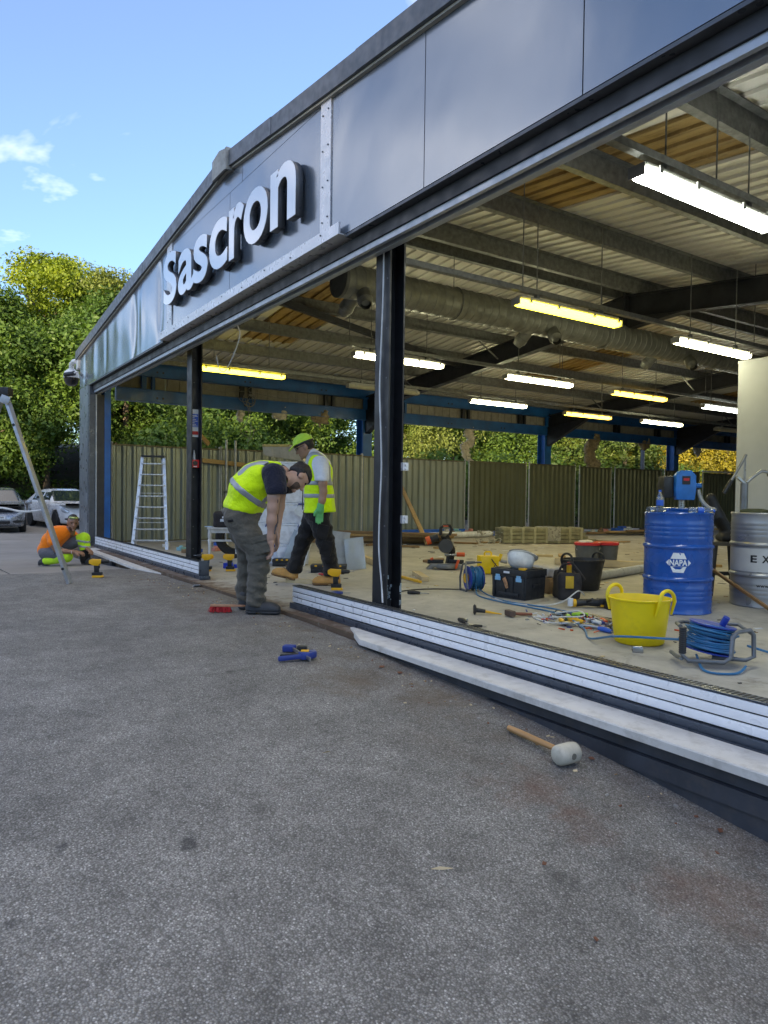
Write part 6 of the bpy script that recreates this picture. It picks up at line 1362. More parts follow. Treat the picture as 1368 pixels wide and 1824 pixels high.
q = MB(); q.cyl((-12.9, 9.6, .08), (-13.1, 12.0, .08), .075, 14); tag(q.build('white_tube', SHW), 'white tube lying below the wide hoarding panel', 'tube')
q = MB(); q.bb(-14.2, -14.05, 9.4, 12.0, .02, .16); tag(q.build('blue_board', BLAB), 'blue printed board behind the white tube', 'board')
# stones, boxes near the stool
for k in range(14):
    x, y = -11.2 - r.uniform(0, 2.0), 3.7 + r.uniform(0, 1.6); q = MB(); w = r.uniform(.05, .22); q.box((0, 0, .03), (w, w * .6, .06)); q.box((.03, .02, .07), (w * .5, w * .4, .03), (.1, .2, .5)); o = q.build('floor_rubbish', DEBM[(k * 3) % len(DEBM)], None, bevel=.005, loc=(x, y, .002)); o.rotation_euler = (0, 0, r.uniform(0, 6)); tag(o, 'bit of rubbish on the floor between the step ladder and the white table', 'debris', 'rubbish by the step ladder')
# ---- hand tools on the slab
def hammer(x, y, rz, lab, hl_, head_m, han_m, hr, tip=None):
    t = thing('hammer', lab, 'hammer', (x, y, 0), rz); q = MB(); q.tube([(0, 0, .03), (hl_ * .5, 0, .02), (hl_, 0, .014)], [.012, .014, .011], 10); q.build('handle', han_m, t); q = MB(); q.box((-.01, 0, .032), (.05, hr * 2.4, .05)); q.build('head', head_m, t, bevel=.01); return t
t = thing('bolster_chisel', 'black and yellow bolster chisel lying on the slab near the cable column', 'chisel', (-4.5, 4.0, 0), VA); q = MB(); q.lathe([(0, -.01), (.035, -.01), (.045, .0), (.035, .012), (0, .012)], 20, (-.03, 0, .045), Matrix(((0, 0, 1), (0, 1, 0), (-1, 0, 0)))); q.build('guard', TBLK, t); q = MB(); q.tube([(-.02, 0, .04), (.06, 0, .03)], [.02, .016], 10); q.build('grip', TBLK, t); q = MB(); q.tube([(.06, 0, .028), (.12, 0, .018), (.2, 0, .008)], [.012, .009, .004], 8); q.build('blade', YEL, t)
hammer(-4.28, 4.17, VA + .35, 'rusty club hammer with a worn handle on the slab', .2, mat('rusty_iron', (.13, .085, .065), .7, .3, dirt=.4), mat('worn_handle', (.24, .08, .045), .6), .045)
def gadget(x, y, lab, seed, name='hand_tool', z=0.0, sc_=1.0, mats=None):
    r = random.Random(seed); t = thing(name, lab, 'tool', (x, y, z), r.uniform(0, 6.28)); ms = mats or [TBLK, STEEL]
    q = MB(); q.tube([(-.07, 0, .02), (0, .005, .022), (.06, 0, .018)], [.016 * sc_, .02 * sc_, .013 * sc_], 10); q.build('grip', ms[0], t); q = MB(); q.bar((.055, 0, .018), (.15 * sc_, .01, .012), .014, .008); q.build('shank', ms[1], t); q = MB(); q.box((-.03, .03, .02), (.05, .03, .03), (0, 0, .4)); q.build('lug', ms[-1], t, bevel=.005); return t
gadget(-5.75, 4.25, 'dark clip tool lying right of the cable column', 1); gadget(-4.25, 3.62, 'dark clamp lying just behind the slatted panel', 2); gadget(-4.02, 3.55, 'small black clips lying on the slab behind the slatted panel', 3, sc_=.7)
gadget(-6.1, 3.55, 'blue handled tool behind the long slatted panel', 4, mats=[TBLUE, STEEL]); gadget(-6.35, 3.35, 'dark blue tool beside the standing drill', 5, mats=[TBLUE, TBLK])
# pile of tools beside the yellow tub
pl = [(-4.15, 4.62, [TBLK, STEEL]), (-3.95, 4.5, [mat('lime_tool', (.30, .60, .02), .4), STEEL, TBLK]), (-3.98, 4.66, [mat('lime_tool', (0, 0, 0)), TBLK]), (-3.8, 4.42, [YEL, STEEL]), (-3.7, 4.62, [ORNG, STEEL]), (-3.62, 4.48, [TBLUE, STEEL]), (-3.85, 4.3, [YEL, TBLK]), (-3.5, 4.6, [RED, SHW]), (-3.45, 4.42, [TBLK, STEEL]), (-3.58, 4.32, [STEEL, TBLUE]), (-3.66, 4.78, [TBLUE, TBLK]), (-3.52, 4.84, [TBLUE, TBLK]), (-3.42, 4.3, [BLAB, STEEL]), (-3.75, 4.25, [STEEL, STEEL])]
plab = ['dark pliers at the left end of the tool heap', 'lime green power tool lying under white cable', 'second lime green tool touching the first', 'yellow-handled screwdriver in front of the lime tool', 'orange-handled tool at the back of the heap', 'blue-handled tool in the middle of the heap', 'yellow roller at the front of the heap', 'red and white snips near the yellow tub', 'black tool nearest the yellow tub', 'steel bar tool in front of the snips', 'dark blue clamp behind the heap', 'second dark blue clamp behind the heap', 'bright blue marker beside the yellow tub', 'plain steel tool at the front of the heap']
for k, ((x, y, ms), lab) in enumerate(zip(pl, plab)): gadget(x, y, lab, 40 + k, sc_=1.25 if k in (1, 2) else 1.0, mats=ms)
wire([(-4.1, 4.5, .03), (-3.95, 4.62, .06), (-3.8, 4.5, .05), (-3.9, 4.36, .04), (-4.05, 4.38, .012), (-4.15, 4.3, .008), (-3.9, 4.22, .008), (-3.7, 4.34, .03)], .006, WWHT, 'white flex looped over the lime green tool', 'flex_loop')
q = MB(); q.bar((-3.95, 4.75, .03), (-3.6, 4.62, .03), .035, .004); tag(q.build('hacksaw_blade', STEEL), 'notched steel saw blade lying across the tool heap', 'blade')
t = thing('white_tape', 'white crumpled label tape in the tool heap', 'tape', (-3.62, 4.4, 0)); blob('crumple', lambda P: np.abs(ell(P, (0, 0, .03), (.06, .035, .035)) + wob(P, 40, .015)) - .004, (-.12, -.1, -.02), (.12, .1, .1), .01, SHW, t)
# tiny bits of the heap nobody could count
r = random.Random(77); q = MB()
for k in range(240):
    x = -3.75 + r.gauss(0, .24); y = 4.5 + r.gauss(0, .15); a = r.uniform(0, 6.28); L2 = r.uniform(.01, .06); q.mat(r.randrange(5)); q.bar((x, y, .006), (x + L2 * math.cos(a), y + L2 * math.sin(a), r.uniform(.004, .02)), r.uniform(.004, .014), r.uniform(.004, .012))
o = q.build('fixings_litter', [STEEL, TBLK, SHW, ORNG, TBLUE], None, smooth=0); tag(o, 'litter of small fixings, bits and offcuts round the tool heap', 'fixings', kind='stuff')
t = thing('grinder', 'black and yellow angle grinder lying behind the tool heap', 'grinder', (-4.3, 5.12, 0), VA + .15); q = MB(); q.tube([(-.1, 0, .045), (.02, 0, .05), (.12, 0, .045)], [.035, .032, .038], 14); q.build('body', TBLK, t, bevel=.004); q = MB(); q.cyl((-.13, 0, .045), (-.1, 0, .045), .037, 14); q.build('gear_case', YEL, t); q = MB(); q.cyl((-.15, -.01, .02), (-.15, -.01, .09), .025, 12); q.build('head', SHW, t); q = MB(); q.bb(.12, .2, -.04, .04, .01, .085); q.build('battery', TBLK, t, bevel=.008); q = MB(); q.bb(.125, .19, -.042, -.0405, .012, .03); q.build('battery_stripe', YEL, t); q = MB(); q.cyl((.0, 0, .05), (.02, -.1, .09), .014, 10); q.build('side_handle', TBLK, t)
t = thing('charger', 'black battery charger beside the angle grinder', 'charger', (-4.1, 5.3, 0), VA); q = MB(); q.bb(-.1, .1, -.07, .07, 0, .075); q.build('case', TBLK, t, bevel=.015); q = MB(); q.bb(-.05, .05, -.072, -.0705, .01, .03); q.build('front_label', ORNG, t); q = MB(); q.bb(-.06, .06, -.04, .04, .0755, .1); q.build('battery', TBLK, t, bevel=.008)
q = MB(); q.bb(-.035, .035, -.012, .012, 0, .03); q.cyl((-.03, 0, .03), (.03, 0, .03), .012, 8); o = q.build('metal_catch', STEEL, None, bevel=.003, loc=(-2.87, 3.93, .001)); o.rotation_euler = (0, 0, VA - .2); tag(o, 'small bright metal catch lying in front of the yellow tub', 'catch')
q = MB(); q.bar((-7.0, 4.95, .02), (-6.4, 4.82, .025), .03, .03); tag(q.build('yellow_lever', YEL, None, bevel=.008), 'yellow levered bar lying left of the upright reel', 'bar')
bottle((-7.6, 5.35, 0.001), (0, 0, 0), 'water bottle standing behind the walking man', .9)
# litter on slab and asphalt
r = random.Random(15); q = MB()
for k in range(420):
    x = r.uniform(-13, -1.6); y = r.uniform(2.95, 14); a = r.uniform(0, 6.28); s = r.uniform(.006, .035) * (1 if y < 7 else 1.8); q.mat(r.randrange(4)); q.box((x, y, .003), (s * 2, s, .004), (0, 0, a))
tag(q.build('floor_crumbs', [SHW, TBLK, WOODB, WOODL], None, smooth=0), 'scattered crumbs and paper scraps over the concrete floor', 'scraps', kind='stuff')
LEAFB = mat('dead_leaf', (.16, .065, .035), .8); CHIP = mat('wood_chip', (.52, .42, .26), .8)
q = MB()
for k in range(220):
    u = r.random() ** .7; x = -9 + 8.2 * r.random(); y = 2.56 - .02 - abs(r.gauss(0, .16)); q.mat(r.randrange(4)); s = r.uniform(.002, .008); zz = gsurf(x, y); q.box((x, y, zz + s * .3), (s * 2.2, s * 1.4, s * .8), (r.uniform(-.4, .4), r.uniform(-.4, .4), r.uniform(0, 6)))
tag(q.build('edge_grit', [LEAFB, CHIP, mat('grit_grey', (.3, .29, .27), .9), WOODB], None, smooth=0), 'grit, chips and leaf crumbs gathered along the foot of the sill', 'grit', kind='stuff')
def leaf_bit(px, py, L3, w3, rz, m, lab, name):
    q = MB(); q.add([(-L3 / 2, 0, .004), (-L3 * .1, w3 / 2, .010), (L3 / 2, 0, .005), (0, -w3 / 2, .003), (0, 0, .006)], [(0, 1, 4), (1, 2, 4), (2, 3, 4), (3, 0, 4)]); q.add([(-L3 / 2, 0, .002), (-L3 * .1, w3 / 2, .008), (L3 / 2, 0, .003), (0, -w3 / 2, .001)], [(3, 2, 1, 0)])
    o = q.build(name, m, None, smooth=0, recalc=False, loc=(px, py, gsurf(px, py) + .004)); o.rotation_euler = (0, 0, rz); return tag(o, lab, 'leaf' if 'leaf' in name else 'chip')
for (px, py, L3, w3, m, lab, nm_) in [(-2.62, 1.48, .045, .008, CHIP, 'pale wood splinter lying in the middle of the asphalt', 'wood_splinter'), (-1.75, 1.42, .075, .006, CHIP, 'thin pale splinter lying below the mallet', 'wood_splinter'), (-1.62, 1.75, .02, .014, LEAFB, 'brown leaf scrap on the asphalt below the mallet', 'dead_leaf'), (-1.30, 1.62, .022, .016, LEAFB, 'brown leaf scrap near the bottom right of the asphalt', 'dead_leaf'), (-1.05, 2.42, .05, .02, LEAFB, 'red-brown leaf at the foot of the plinth', 'dead_leaf'), (-1.45, 2.5, .04, .02, LEAFB, 'red-brown leaf against the plinth near the right edge', 'dead_leaf'), (-2.05, 2.5, .035, .018, LEAFB, 'red-brown leaf by the plinth behind the mallet', 'dead_leaf'), (-3.6, 2.42, .05, .03, LEAFB, 'brown leaf below the pointed white board end', 'dead_leaf'), (-3.45, 2.45, .05, .03, LEAFB, 'curled brown leaf beside the pointed white board end', 'dead_leaf')]:
    leaf_bit(px, py, L3, w3, px * 3, m, lab, nm_)
q = MB(); q.prism([(-.08, -.03), (.05, -.05), (.09, .0), (.0, .04), (-.06, .02)], lambda u, v, w: (u, v, w + .02 * math.sin(u * 20)), .004, .008); o = q.build('plastic_scrap', SHW, None, loc=gp(-7.55, 2.62, .002)); tag(o, 'scrap of white plastic beside the left slatted panel end', 'scrap')

# ================================================================== people
def cloth_mat(name, col, rough=0.9, var=0.12, scale=6, bmp=0.35, bscale=28):
    return mat(name, col, rough, var=var, scale=scale, bmp=0.7, bscale=16, bdist=0.03, sheen=0.15, spec=0.25, dirt=0.12, dirtcol=[k * .55 for k in col])
HIVIS = cloth_mat('hi_vis_lime', (0.68, 0.97, 0.012), .75, .05); BAND = mat('reflective_band', (0.33, 0.35, 0.37), .45, .2, var=.08); NAVY = cloth_mat('navy_cotton', (0.012, 0.014, 0.028)); OLIVE = cloth_mat('olive_grey_trousers', (0.105, 0.096, 0.076), var=.18)
BLKT = cloth_mat('black_trousers', (0.014, 0.013, 0.013), var=.3); WTEE = cloth_mat('white_cotton', (0.66, 0.67, 0.70)); ORTE = cloth_mat('orange_cotton', (0.96, 0.22, 0.012), var=.06); GRYT = cloth_mat('grey_trousers', (0.12, 0.12, 0.135))
SKIN1 = mat('skin_light_tan', (0.46, 0.27, 0.19), .5, var=.1, scale=9); SKIN2 = mat('skin_olive', (0.36, 0.20, 0.125), .5, var=.1, scale=9); SKIN3 = mat('skin_brown', (0.27, 0.14, 0.085), .5, var=.1, scale=9)
HAIR = mat('black_hair', (0.012, 0.010, 0.009), .6, var=.4, scale=40, bmp=.8, bscale=120, stretch=(1, 1, .25)); TANB = mat('tan_nubuck', (0.50, 0.26, 0.075), .8, var=.15, scale=12, dirt=.15, bmp=.15); SOLE = mat('boot_sole', (0.20, 0.11, 0.045), .8); SHOE = mat('dark_grey_shoe', (0.035, 0.038, 0.042), .7, var=.25, dirt=.2, dirtcol=(.12, .11, .1)); GLOVE = mat('green_glove', (0.10, 0.42, 0.14), .75, var=.1, scale=30)
def merged(name, pieces, m, parent):
    V = []; F = []
    for f, lo, hi, h in pieces:
        v, fc = nets(f, lo, hi, h); k = len(V); V += v; F += [[i + k for i in q_] for q_ in fc]
    me = bpy.data.meshes.new(name); me.from_pydata(V, [], F); me.shade_smooth(); return link(name, me, m, parent)
def frame(fwd, up):
    f = Vector(fwd).normalized(); u = Vector(up); u = (u - f * u.dot(f)).normalized(); s = u.cross(f)
    return np.array([f[:], s[:], u[:]])           # rows: forward, left, up
def loc_(P, c, M): return (P - A3(c)) @ M.T
def head_sdf(P, c, M, neck):
    q = loc_(P, c, M)
    d = su(.03, ell(q, (0, 0, .03), (.098, .076, .098)), ell(q, (.022, 0, -.05), (.072, .058, .072)))
    d = su(.012, d, sc(q, (.092, 0, .012), (.112, 0, -.028), .010, .015))
    d = su(.01, d, sc(q, (.086, -.018, -.062), (.086, .018, -.062), .011, .011), ell(q, (.082, 0, -.1), (.02, .022, .018)))
    for s in (-1, 1):
        d = -smin(-d, ell(q, (.094, s * .033, .015), (.018, .017, .013)), .012)
        d = su(.008, d, ell(q, (-.005, s * .077, -.008), (.024, .011, .034)), sc(q, (.088, s * .016, .034), (.078, s * .052, .034), .007, .006))
    return su(.03, d, sc(q, (-.02, 0, -.06), neck, .052, .062))
def hand_sdf(P, c, M, curl=.35, thumb=1, fat=1.0):
    """rows of M: along fingers, across (thumb side +), palm normal"""
    q = loc_(P, c, M); d = su(.02, rbox(q, (.045, 0, 0), (.048, .04, .015), .013), sc(q, (-.05, 0, 0), (.01, 0, 0), .027 * fat, .03))
    for k, (y, L) in enumerate(((.03, .068), (.010, .078), (-.011, .072), (-.031, .056))):
        p = np.array([.086 - .004 * abs(k - 1.3), y, 0.]); a = 0.0; pts = [(*p, .0105 * fat)]
        for j, f_ in enumerate((.42, .33, .25)):
            a += curl * (0.55 + .45 * j); p = p + np.array([math.cos(a) * L * f_ * 1.05, (.02 * (1.5 - k)) * L * f_, -math.sin(a) * L * f_ * 1.05]); pts.append((*p, (.0095 - .0007 * j) * fat))
        d = su(.006, d, chain(q, pts, .006))
    d = su(.012, d, chain(q, [(.012, thumb * .03, 0, .015 * fat), (.045, thumb * .056, -.012, .0125 * fat), (.075, thumb * .06, -.022, .010 * fat)], .008))
    return d
def boxof(pts, pad): a = np.array([p[:3] for p in pts]); return tuple(a.min(0) - pad), tuple(a.max(0) + pad)
def limb(pts, k=.03): return lambda P: chain(P, pts, k)
def eyes(parent, c, M, look=0):
    for s in (-1, 1):
        p = A3(c) + A3((.082, s * .033, .014)) @ M; o = blob('eye', lambda P: np.linalg.norm(P - p, axis=-1) - .0105, p - .02, p + .02, .005, mat('eye_dark', (.02, .015, .012), .2), parent)
def shoe_sdf(P, heel, toe, h, w=.045):
    """side shape of a laced boot: sole line from heel to toe, ankle above the heel"""
    h_ = A3(heel); t_ = A3(toe); L = np.linalg.norm(t_ - h_); f = (t_ - h_) / L; up = np.array([0, 0, 1.0]); up = up - f * f[2]; up /= np.linalg.norm(up); s = np.cross(up, f); M = np.array([f, s, up]); q = loc_(P, h_, M)
    d = su(.035, sc(q, (.045, 0, .045), (L - .05, 0, .042), w * .95, w * .98), sc(q, (.055, 0, .05), (.05, 0, h), w * .95, w * 1.0), ell(q, (L * .55, 0, .062), (L * .3, w * .9, .05)))
    return -smin(-d, q[..., 2] - .012, .012) if False else np.maximum(d, .0 - q[..., 2] + .012), q, L, w

# ---------------------------------------------------------------- bending man
M1 = thing('person', 'man in lime vest, navy t-shirt and olive trousers bending right over', 'person', (-5.70, 2.47, az(-5.7, 2.4)), VA)
vest_c = [(-.085, 0, .905, .162), (-.015, 0, 1.06, .168), (.10, 0, 1.145, .158), (.215, 0, 1.185, .125)]
YS = A3((1, .80, 1))
def v1(P, g=0.0):
    d = chain(P * YS, vest_c, .05); d = su(.05, d, ell(P, (.06, 0, 1.16), (.15, .19, .12)))
    d = d + wob(P, 11, .012, 1.3) + wob(P, 34, .004, .6)
    d = np.maximum(d - g, plane(P, (-.2, 0, -.98), (-.255, 0, .905)) - g * .2)
    return np.maximum(d, plane(P, (.93, 0, .35), (.27, 0, 1.2)))
hole = lambda P: sc(P, (.19, -.1, 1.21), (.235, -.5, 1.12), .092, .10)
hole2 = lambda P: sc(P, (.19, .1, 1.21), (.235, .5, 1.12), .092, .10)
vest1 = lambda P, g=0.0: np.maximum(np.maximum(v1(P, g), -hole(P)), -hole2(P))
blob('vest', vest1, (-.36, -.34, .72), (.42, .34, 1.42), .0125, HIVIS, M1)
# reflective tape: round the waist and over the shoulders
def belt1(P): return np.abs(plane(P, (.50, 0, .86), (.03, 0, 1.075)) + .10 * (P[..., 0] - .0)) - .029
blob('reflective_belt', lambda P: np.maximum(vest1(P, .006), np.abs(plane(P, (.62, 0, .78), (-.055, 0, 1.045))) - .027), (-.36, -.34, .72), (.42, .34, 1.42), .0115, BAND, M1)
blob('shoulder_tape', lambda P: np.maximum(np.maximum(vest1(P, .007), np.abs(np.abs(P[..., 1]) - .10) - .027), np.maximum(plane(P, (-.62, 0, -.78), (-.06, 0, 1.05)), plane(P, (-.5, 0, -.4), (-.05, 0, 1.1)))), (-.36, -.34, .9), (.42, .34, 1.42), .0115, BAND, M1)
shirt1 = lambda P: np.maximum(su(.05, ell(P, (.17, 0, 1.185), (.13, .20, .105)), sc(P, (.20, -.17, 1.19), (.235, -.225, 1.06), .096, .088), sc(P, (.20, .17, 1.19), (.235, .225, 1.06), .096, .088)), plane(P, (.05, 0, -1), (.2, 0, 1.02))) + wob(P, 16, .005)
blob('t_shirt', shirt1, (-.05, -.38, .92), (.42, .38, 1.36), .013, NAVY, M1)
tr1 = lambda P: np.maximum(su(.05, ell(P, (-.095, 0, .86), (.165, .185, .13)), chain(P, [(-.10, -.085, .80, .125), (-.02, -.10, .66, .112), (.075, -.11, .52, .092), (.072, -.11, .40, .082), (.055, -.11, .25, .078), (.048, -.11, .115, .082)], .04), chain(P, [(-.13, .085, .80, .12), (-.10, .12, .65, .105), (-.07, .14, .50, .09), (-.075, .145, .35, .08), (-.085, .15, .2, .078), (-.085, .15, .1, .082)], .04)), .075 - P[..., 2]) + wob(P, 22, .009, 2.2) + .007 * np.sin(P[..., 2] * 62 + P[..., 0] * 30 + 2 * np.sin(P[..., 1] * 14 + P[..., 2] * 9)) * np.clip(1.2 - P[..., 2] * 1.9, 0, 1)
blob('trousers', tr1, (-.34, -.3, .03), (.28, .34, 1.02), .0125, OLIVE, M1)
q = MB(); q.box((.115, -.212, .60), (.15, .014, .15), (0, -.28, 0)); q.build('cargo_pocket', OLIVE, M1, bevel=.006); q = MB(); q.box((.12, -.222, .655), (.155, .012, .05), (0, -.25, 0)); q.build('pocket_flap', OLIVE, M1, bevel=.004)
q = MB(); q.box((-.12, -.195, .80), (.11, .012, .02), (0, -.2, .2)); q.build('back_pocket', BLKT, M1, bevel=.003)
hc = (.385, -.01, 1.175); HM = frame((.45, .22, -.86), (.66, .55, .48))
arm_n = [(.21, -.21, 1.10, .056), (.212, -.225, 1.0, .05), (.205, -.23, .91, .043), (.198, -.225, .80, .042), (.19, -.21, .66, .031), (.19, -.21, .63, .029)]
arm_f = [(.21, .21, 1.10, .056), (.195, .22, .91, .043), (.175, .20, .66, .030)]
hn = frame((.06, .05, -1), (.6, .3, .1)); HN = np.array([hn[0], hn[1], hn[2]]); HF = HN
merged('body', [(lambda P: head_sdf(P, hc, HM, (-.05, 0, -.16)), (.2, -.14, 1.0), (.55, .14, 1.36), .0085),
    (limb(arm_n), *boxof(arm_n, .09), .012), (limb(arm_f), *boxof(arm_f, .09), .014),
    (lambda P: hand_sdf(P, (.19, -.21, .63), HN, .38), (.05, -.34, .40), (.32, -.08, .72), .0065), (lambda P: hand_sdf(P, (.175, .20, .66), HF, .3), (.03, .06, .43), (.33, .34, .76), .008),
    (lambda P: su(.05, chain(P, [(-.08, 0, .9, .11), (0, 0, 1.05, .12), (.12, 0, 1.14, .11), (.25, 0, 1.2, .07)], .05), chain(P, [(-.1, -.085, .8, .07), (.075, -.11, .5, .05), (.05, -.11, .1, .04)]), chain(P, [(-.13, .085, .8, .07), (-.07, .14, .5, .05), (-.085, .15, .1, .04)])), (-.26, -.25, .02), (.36, .27, 1.32), .02)], SKIN1, M1)
eyes(M1, hc, HM)
blob('hair', lambda P: np.maximum(ell(loc_(P, hc, HM), (-.004, 0, .036), (.108, .085, .106)) + wob(P, 45, .006), np.minimum(.045 - loc_(P, hc, HM)[..., 2], np.maximum(loc_(P, hc, HM)[..., 0] + .005, -loc_(P, hc, HM)[..., 2] - .04))), (.2, -.15, 1.0), (.56, .15, 1.38), .008, HAIR, M1)
blob('beard', lambda P: np.maximum(ell(loc_(P, hc, HM), (.022, 0, -.052), (.0735, .0597, .0735)), np.maximum(loc_(P, hc, HM)[..., 2] + .035, .0 - loc_(P, hc, HM)[..., 0])), (.2, -.15, 1.0), (.56, .15, 1.36), .008, mat('stubble', (0.10, 0.062, 0.045), .7, var=.3, scale=60), M1)
def boots(parent, heel, toe, h, mu, ms, name='shoe', w=.047):
    a, b_ = A3(heel), A3(toe); lo = np.minimum(a, b_) - .12; hi = np.maximum(a, b_) + .12; hi[2] += h
    o = blob(name, lambda P: np.maximum(shoe_sdf(P, heel, toe, h, w)[0], -shoe_sdf(P, heel, toe, h, w)[1][..., 2] + .028), lo, hi, .0095, mu, parent)
    def so(P):
        d, q_, L, w_ = shoe_sdf(P, heel, toe, h, w); return np.maximum(np.maximum(d - .006, q_[..., 2] - .03), np.where((q_[..., 0] > .095) & (q_[..., 0] < .125), .02 - q_[..., 2], -1))
    blob('sole', so, lo, hi, .008, ms, o); return o
boots(M1, (-.035, -.11, .0), (.27, -.13, .0), .13, SHOE, SHOE); boots(M1, (-.105, .06, .0), (-.03, .35, .0), .13, SHOE, SHOE)
# tattoo sleeve lines on the near forearm
for k in range(4):
    q = MB(); z0 = 1.02 - .03 * k; q.tube([(.243 - .004 * k + .006 * math.sin(j * 1.7 + k), -.245 - .018 * math.cos(j * .8 + k * .6), z0 - .048 * j) for j in range(6)], .0055, 5); q.build('tattoo_line', mat('tattoo_ink', (.06, .05, .05), .6), M1)

# ---------------------------------------------------------------- man in the cap, walking left
M2 = thing('person', 'man in lime vest, lime cap and one green glove walking left', 'person', (-6.94, 3.78, 0.0), VA)
def v2(P, g=0.0):
    z = P[..., 2]; rx = np.interp(z, [.78, .95, 1.1, 1.3, 1.42, 1.48], [.185, .17, .158, .15, .115, .05]); ry = np.interp(z, [.78, 1.0, 1.25, 1.36, 1.44, 1.5], [.215, .20, .205, .19, .14, .06]); cx_ = np.interp(z, [.78, 1.1, 1.3, 1.46], [.03, .01, .005, -.03])
    q0 = (P[..., 0] - cx_) / rx; q1 = P[..., 1] / ry; d = (np.sqrt(q0 ** 2 + q1 ** 2) - 1) * np.minimum(rx, ry)
    d = d + wob(P, 10, .010) + wob(P, 33, .004, .5) - g
    return np.maximum(np.maximum(d, .80 + .10 * np.abs(P[..., 0] - .06) * 0 - .16 * P[..., 0] * -.25 - z), z - 1.465 - g)
h2 = lambda P: sc(P, (.045, -.15, 1.33), (.06, -.5, 1.22), .088, .12); h2b = lambda P: sc(P, (.045, .15, 1.33), (.06, .5, 1.22), .088, .12)
neckhole = lambda P: sc(P, (-.045, 0, 1.40), (-.10, 0, 1.62), .06, .09); vneck = lambda P: sc(P, (-.12, 0, 1.44), (-.20, 0, 1.27), .075, .012)
vest2 = lambda P, g=0.0: np.maximum.reduce([v2(P, g), -h2(P), -h2b(P), -neckhole(P), -vneck(P)])
lo2, hi2 = (-.26, -.28, .74), (.30, .28, 1.54)
blob('vest', vest2, lo2, hi2, .0125, HIVIS, M2)
for zb in (.985, 1.125): blob('reflective_belt', lambda P: np.maximum(vest2(P, .006), np.abs(P[..., 2] - zb + .05 * np.abs(P[..., 1]) * 0 + .06 * (P[..., 0] * 0)) - .026), lo2, hi2, .0115, BAND, M2)
blob('shoulder_tape', lambda P: np.maximum(np.maximum(vest2(P, .007), np.abs(np.abs(P[..., 1]) - .105) - .026), 1.12 - P[..., 2]), lo2, hi2, .0115, BAND, M2)
q = MB(); q.tube([(-.152, -.02, 1.25), (-.165, -.02, 1.1), (-.172, -.02, .95), (-.168, -.02, .83)], .006, 6); q.build('zip', mat('black_plastic', (0, 0, 0)), M2)
tee2 = lambda P: np.maximum(su(.05, ell(P, (0, 0, 1.31), (.128, .185, .15)), sc(P, (.045, -.165, 1.335), (.06, -.215, 1.17), .083, .078), sc(P, (.045, .165, 1.335), (.02, .22, 1.18), .083, .078), sc(P, (-.03, 0, 1.4), (-.062, 0, 1.45), .075, .066)), np.minimum(plane(P, (0, 0, -1), (0, 0, 1.145)), 9)) + wob(P, 16, .005)
blob('t_shirt', tee2, (-.2, -.36, 1.05), (.2, .36, 1.56), .013, WTEE, M2)
tr2 = lambda P: su(.05, ell(P, (-.01, 0, .80), (.145, .175, .12)), chain(P, [(.01, -.085, .76, .115), (.06, -.10, .62, .105), (.095, -.105, .48, .092), (.13, -.105, .33, .082), (.165, -.105, .16, .085), (.168, -.105, .13, .085)], .04), chain(P, [(-.05, .085, .76, .115), (-.11, .10, .62, .10), (-.165, .105, .49, .09), (-.215, .105, .34, .08), (-.265, .105, .18, .082), (-.27, .105, .16, .082)], .04)) + wob(P, 21, .010, 2.0)
blob('trousers', lambda P: np.maximum(tr2(P), .105 - P[..., 2]), (-.42, -.28, .05), (.32, .28, .98), .0135, BLKT, M2)
q = MB(); q.box((.07, -.215, .60), (.13, .014, .15), (0, .22, 0)); q.build('cargo_pocket', BLKT, M2, bevel=.006)
q = MB(); q.box((.115, -.198, .42), (.12, .012, .16), (0, .2, 0)); q.build('knee_patch', BLKT, M2, bevel=.006)
hc2 = (-.15, 0, 1.525); HM2 = frame((-.90, -.10, -.42), (-.42, 0, .90))
a2 = [(.06, -.21, 1.22, .05), (.07, -.222, 1.12, .045), (.078, -.225, 1.03, .038), (.065, -.226, .94, .037), (.047, -.225, .86, .028)]
a2f = [(.02, .21, 1.2, .05), (-.03, .235, 1.0, .04), (-.10, .2, .84, .03)]
merged('body', [(lambda P: head_sdf(P, hc2, HM2, (-.045, 0, -.15)), (-.34, -.14, 1.3), (.06, .14, 1.72), .0085), (limb(a2), *boxof(a2, .08), .012), (limb(a2f), *boxof(a2f, .08), .014),
    (lambda P: hand_sdf(P, (-.10, .2, .84), frame((-.4, 0, -1), (0, 1, 0)), .4), (-.32, .06, .60), (.06, .34, .94), .008),
    (lambda P: su(.05, chain(P, [(0, 0, .8, .10), (0, 0, 1.1, .11), (0, 0, 1.32, .10), (-.05, 0, 1.42, .06)], .05), chain(P, [(.01, -.085, .76, .07), (.095, -.105, .48, .05), (.168, -.105, .1, .04)]), chain(P, [(-.05, .085, .76, .07), (-.165, .105, .49, .05), (-.27, .105, .14, .04)])), (-.36, -.2, .04), (.26, .2, 1.54), .02)], SKIN2, M2)
eyes(M2, hc2, HM2)
blob('glove', lambda P: su(.01, hand_sdf(P, (.047, -.225, .845), np.array([A3((-.10, -.02, -.99)), A3((-.95, -.28, .10)), A3((-.28, .96, .01))]), .22, 1, 1.22), sc(P, (.05, -.225, .885), (.046, -.225, .83), .038, .04)), (-.12, -.34, .60), (.18, -.10, .93), .007, GLOVE, M2)
hl2 = lambda P: loc_(P, hc2, HM2)
blob('hair', lambda P: np.maximum(ell(hl2(P), (-.006, 0, .03), (.108, .084, .106)) + wob(P, 45, .005), np.maximum(hl2(P)[..., 0] + .012, -hl2(P)[..., 2] - .055)), (-.34, -.14, 1.3), (.06, .14, 1.74), .009, HAIR, M2)
CAPM = cloth_mat('lime_cap', (0.48, 0.74, 0.07), .75, .05)
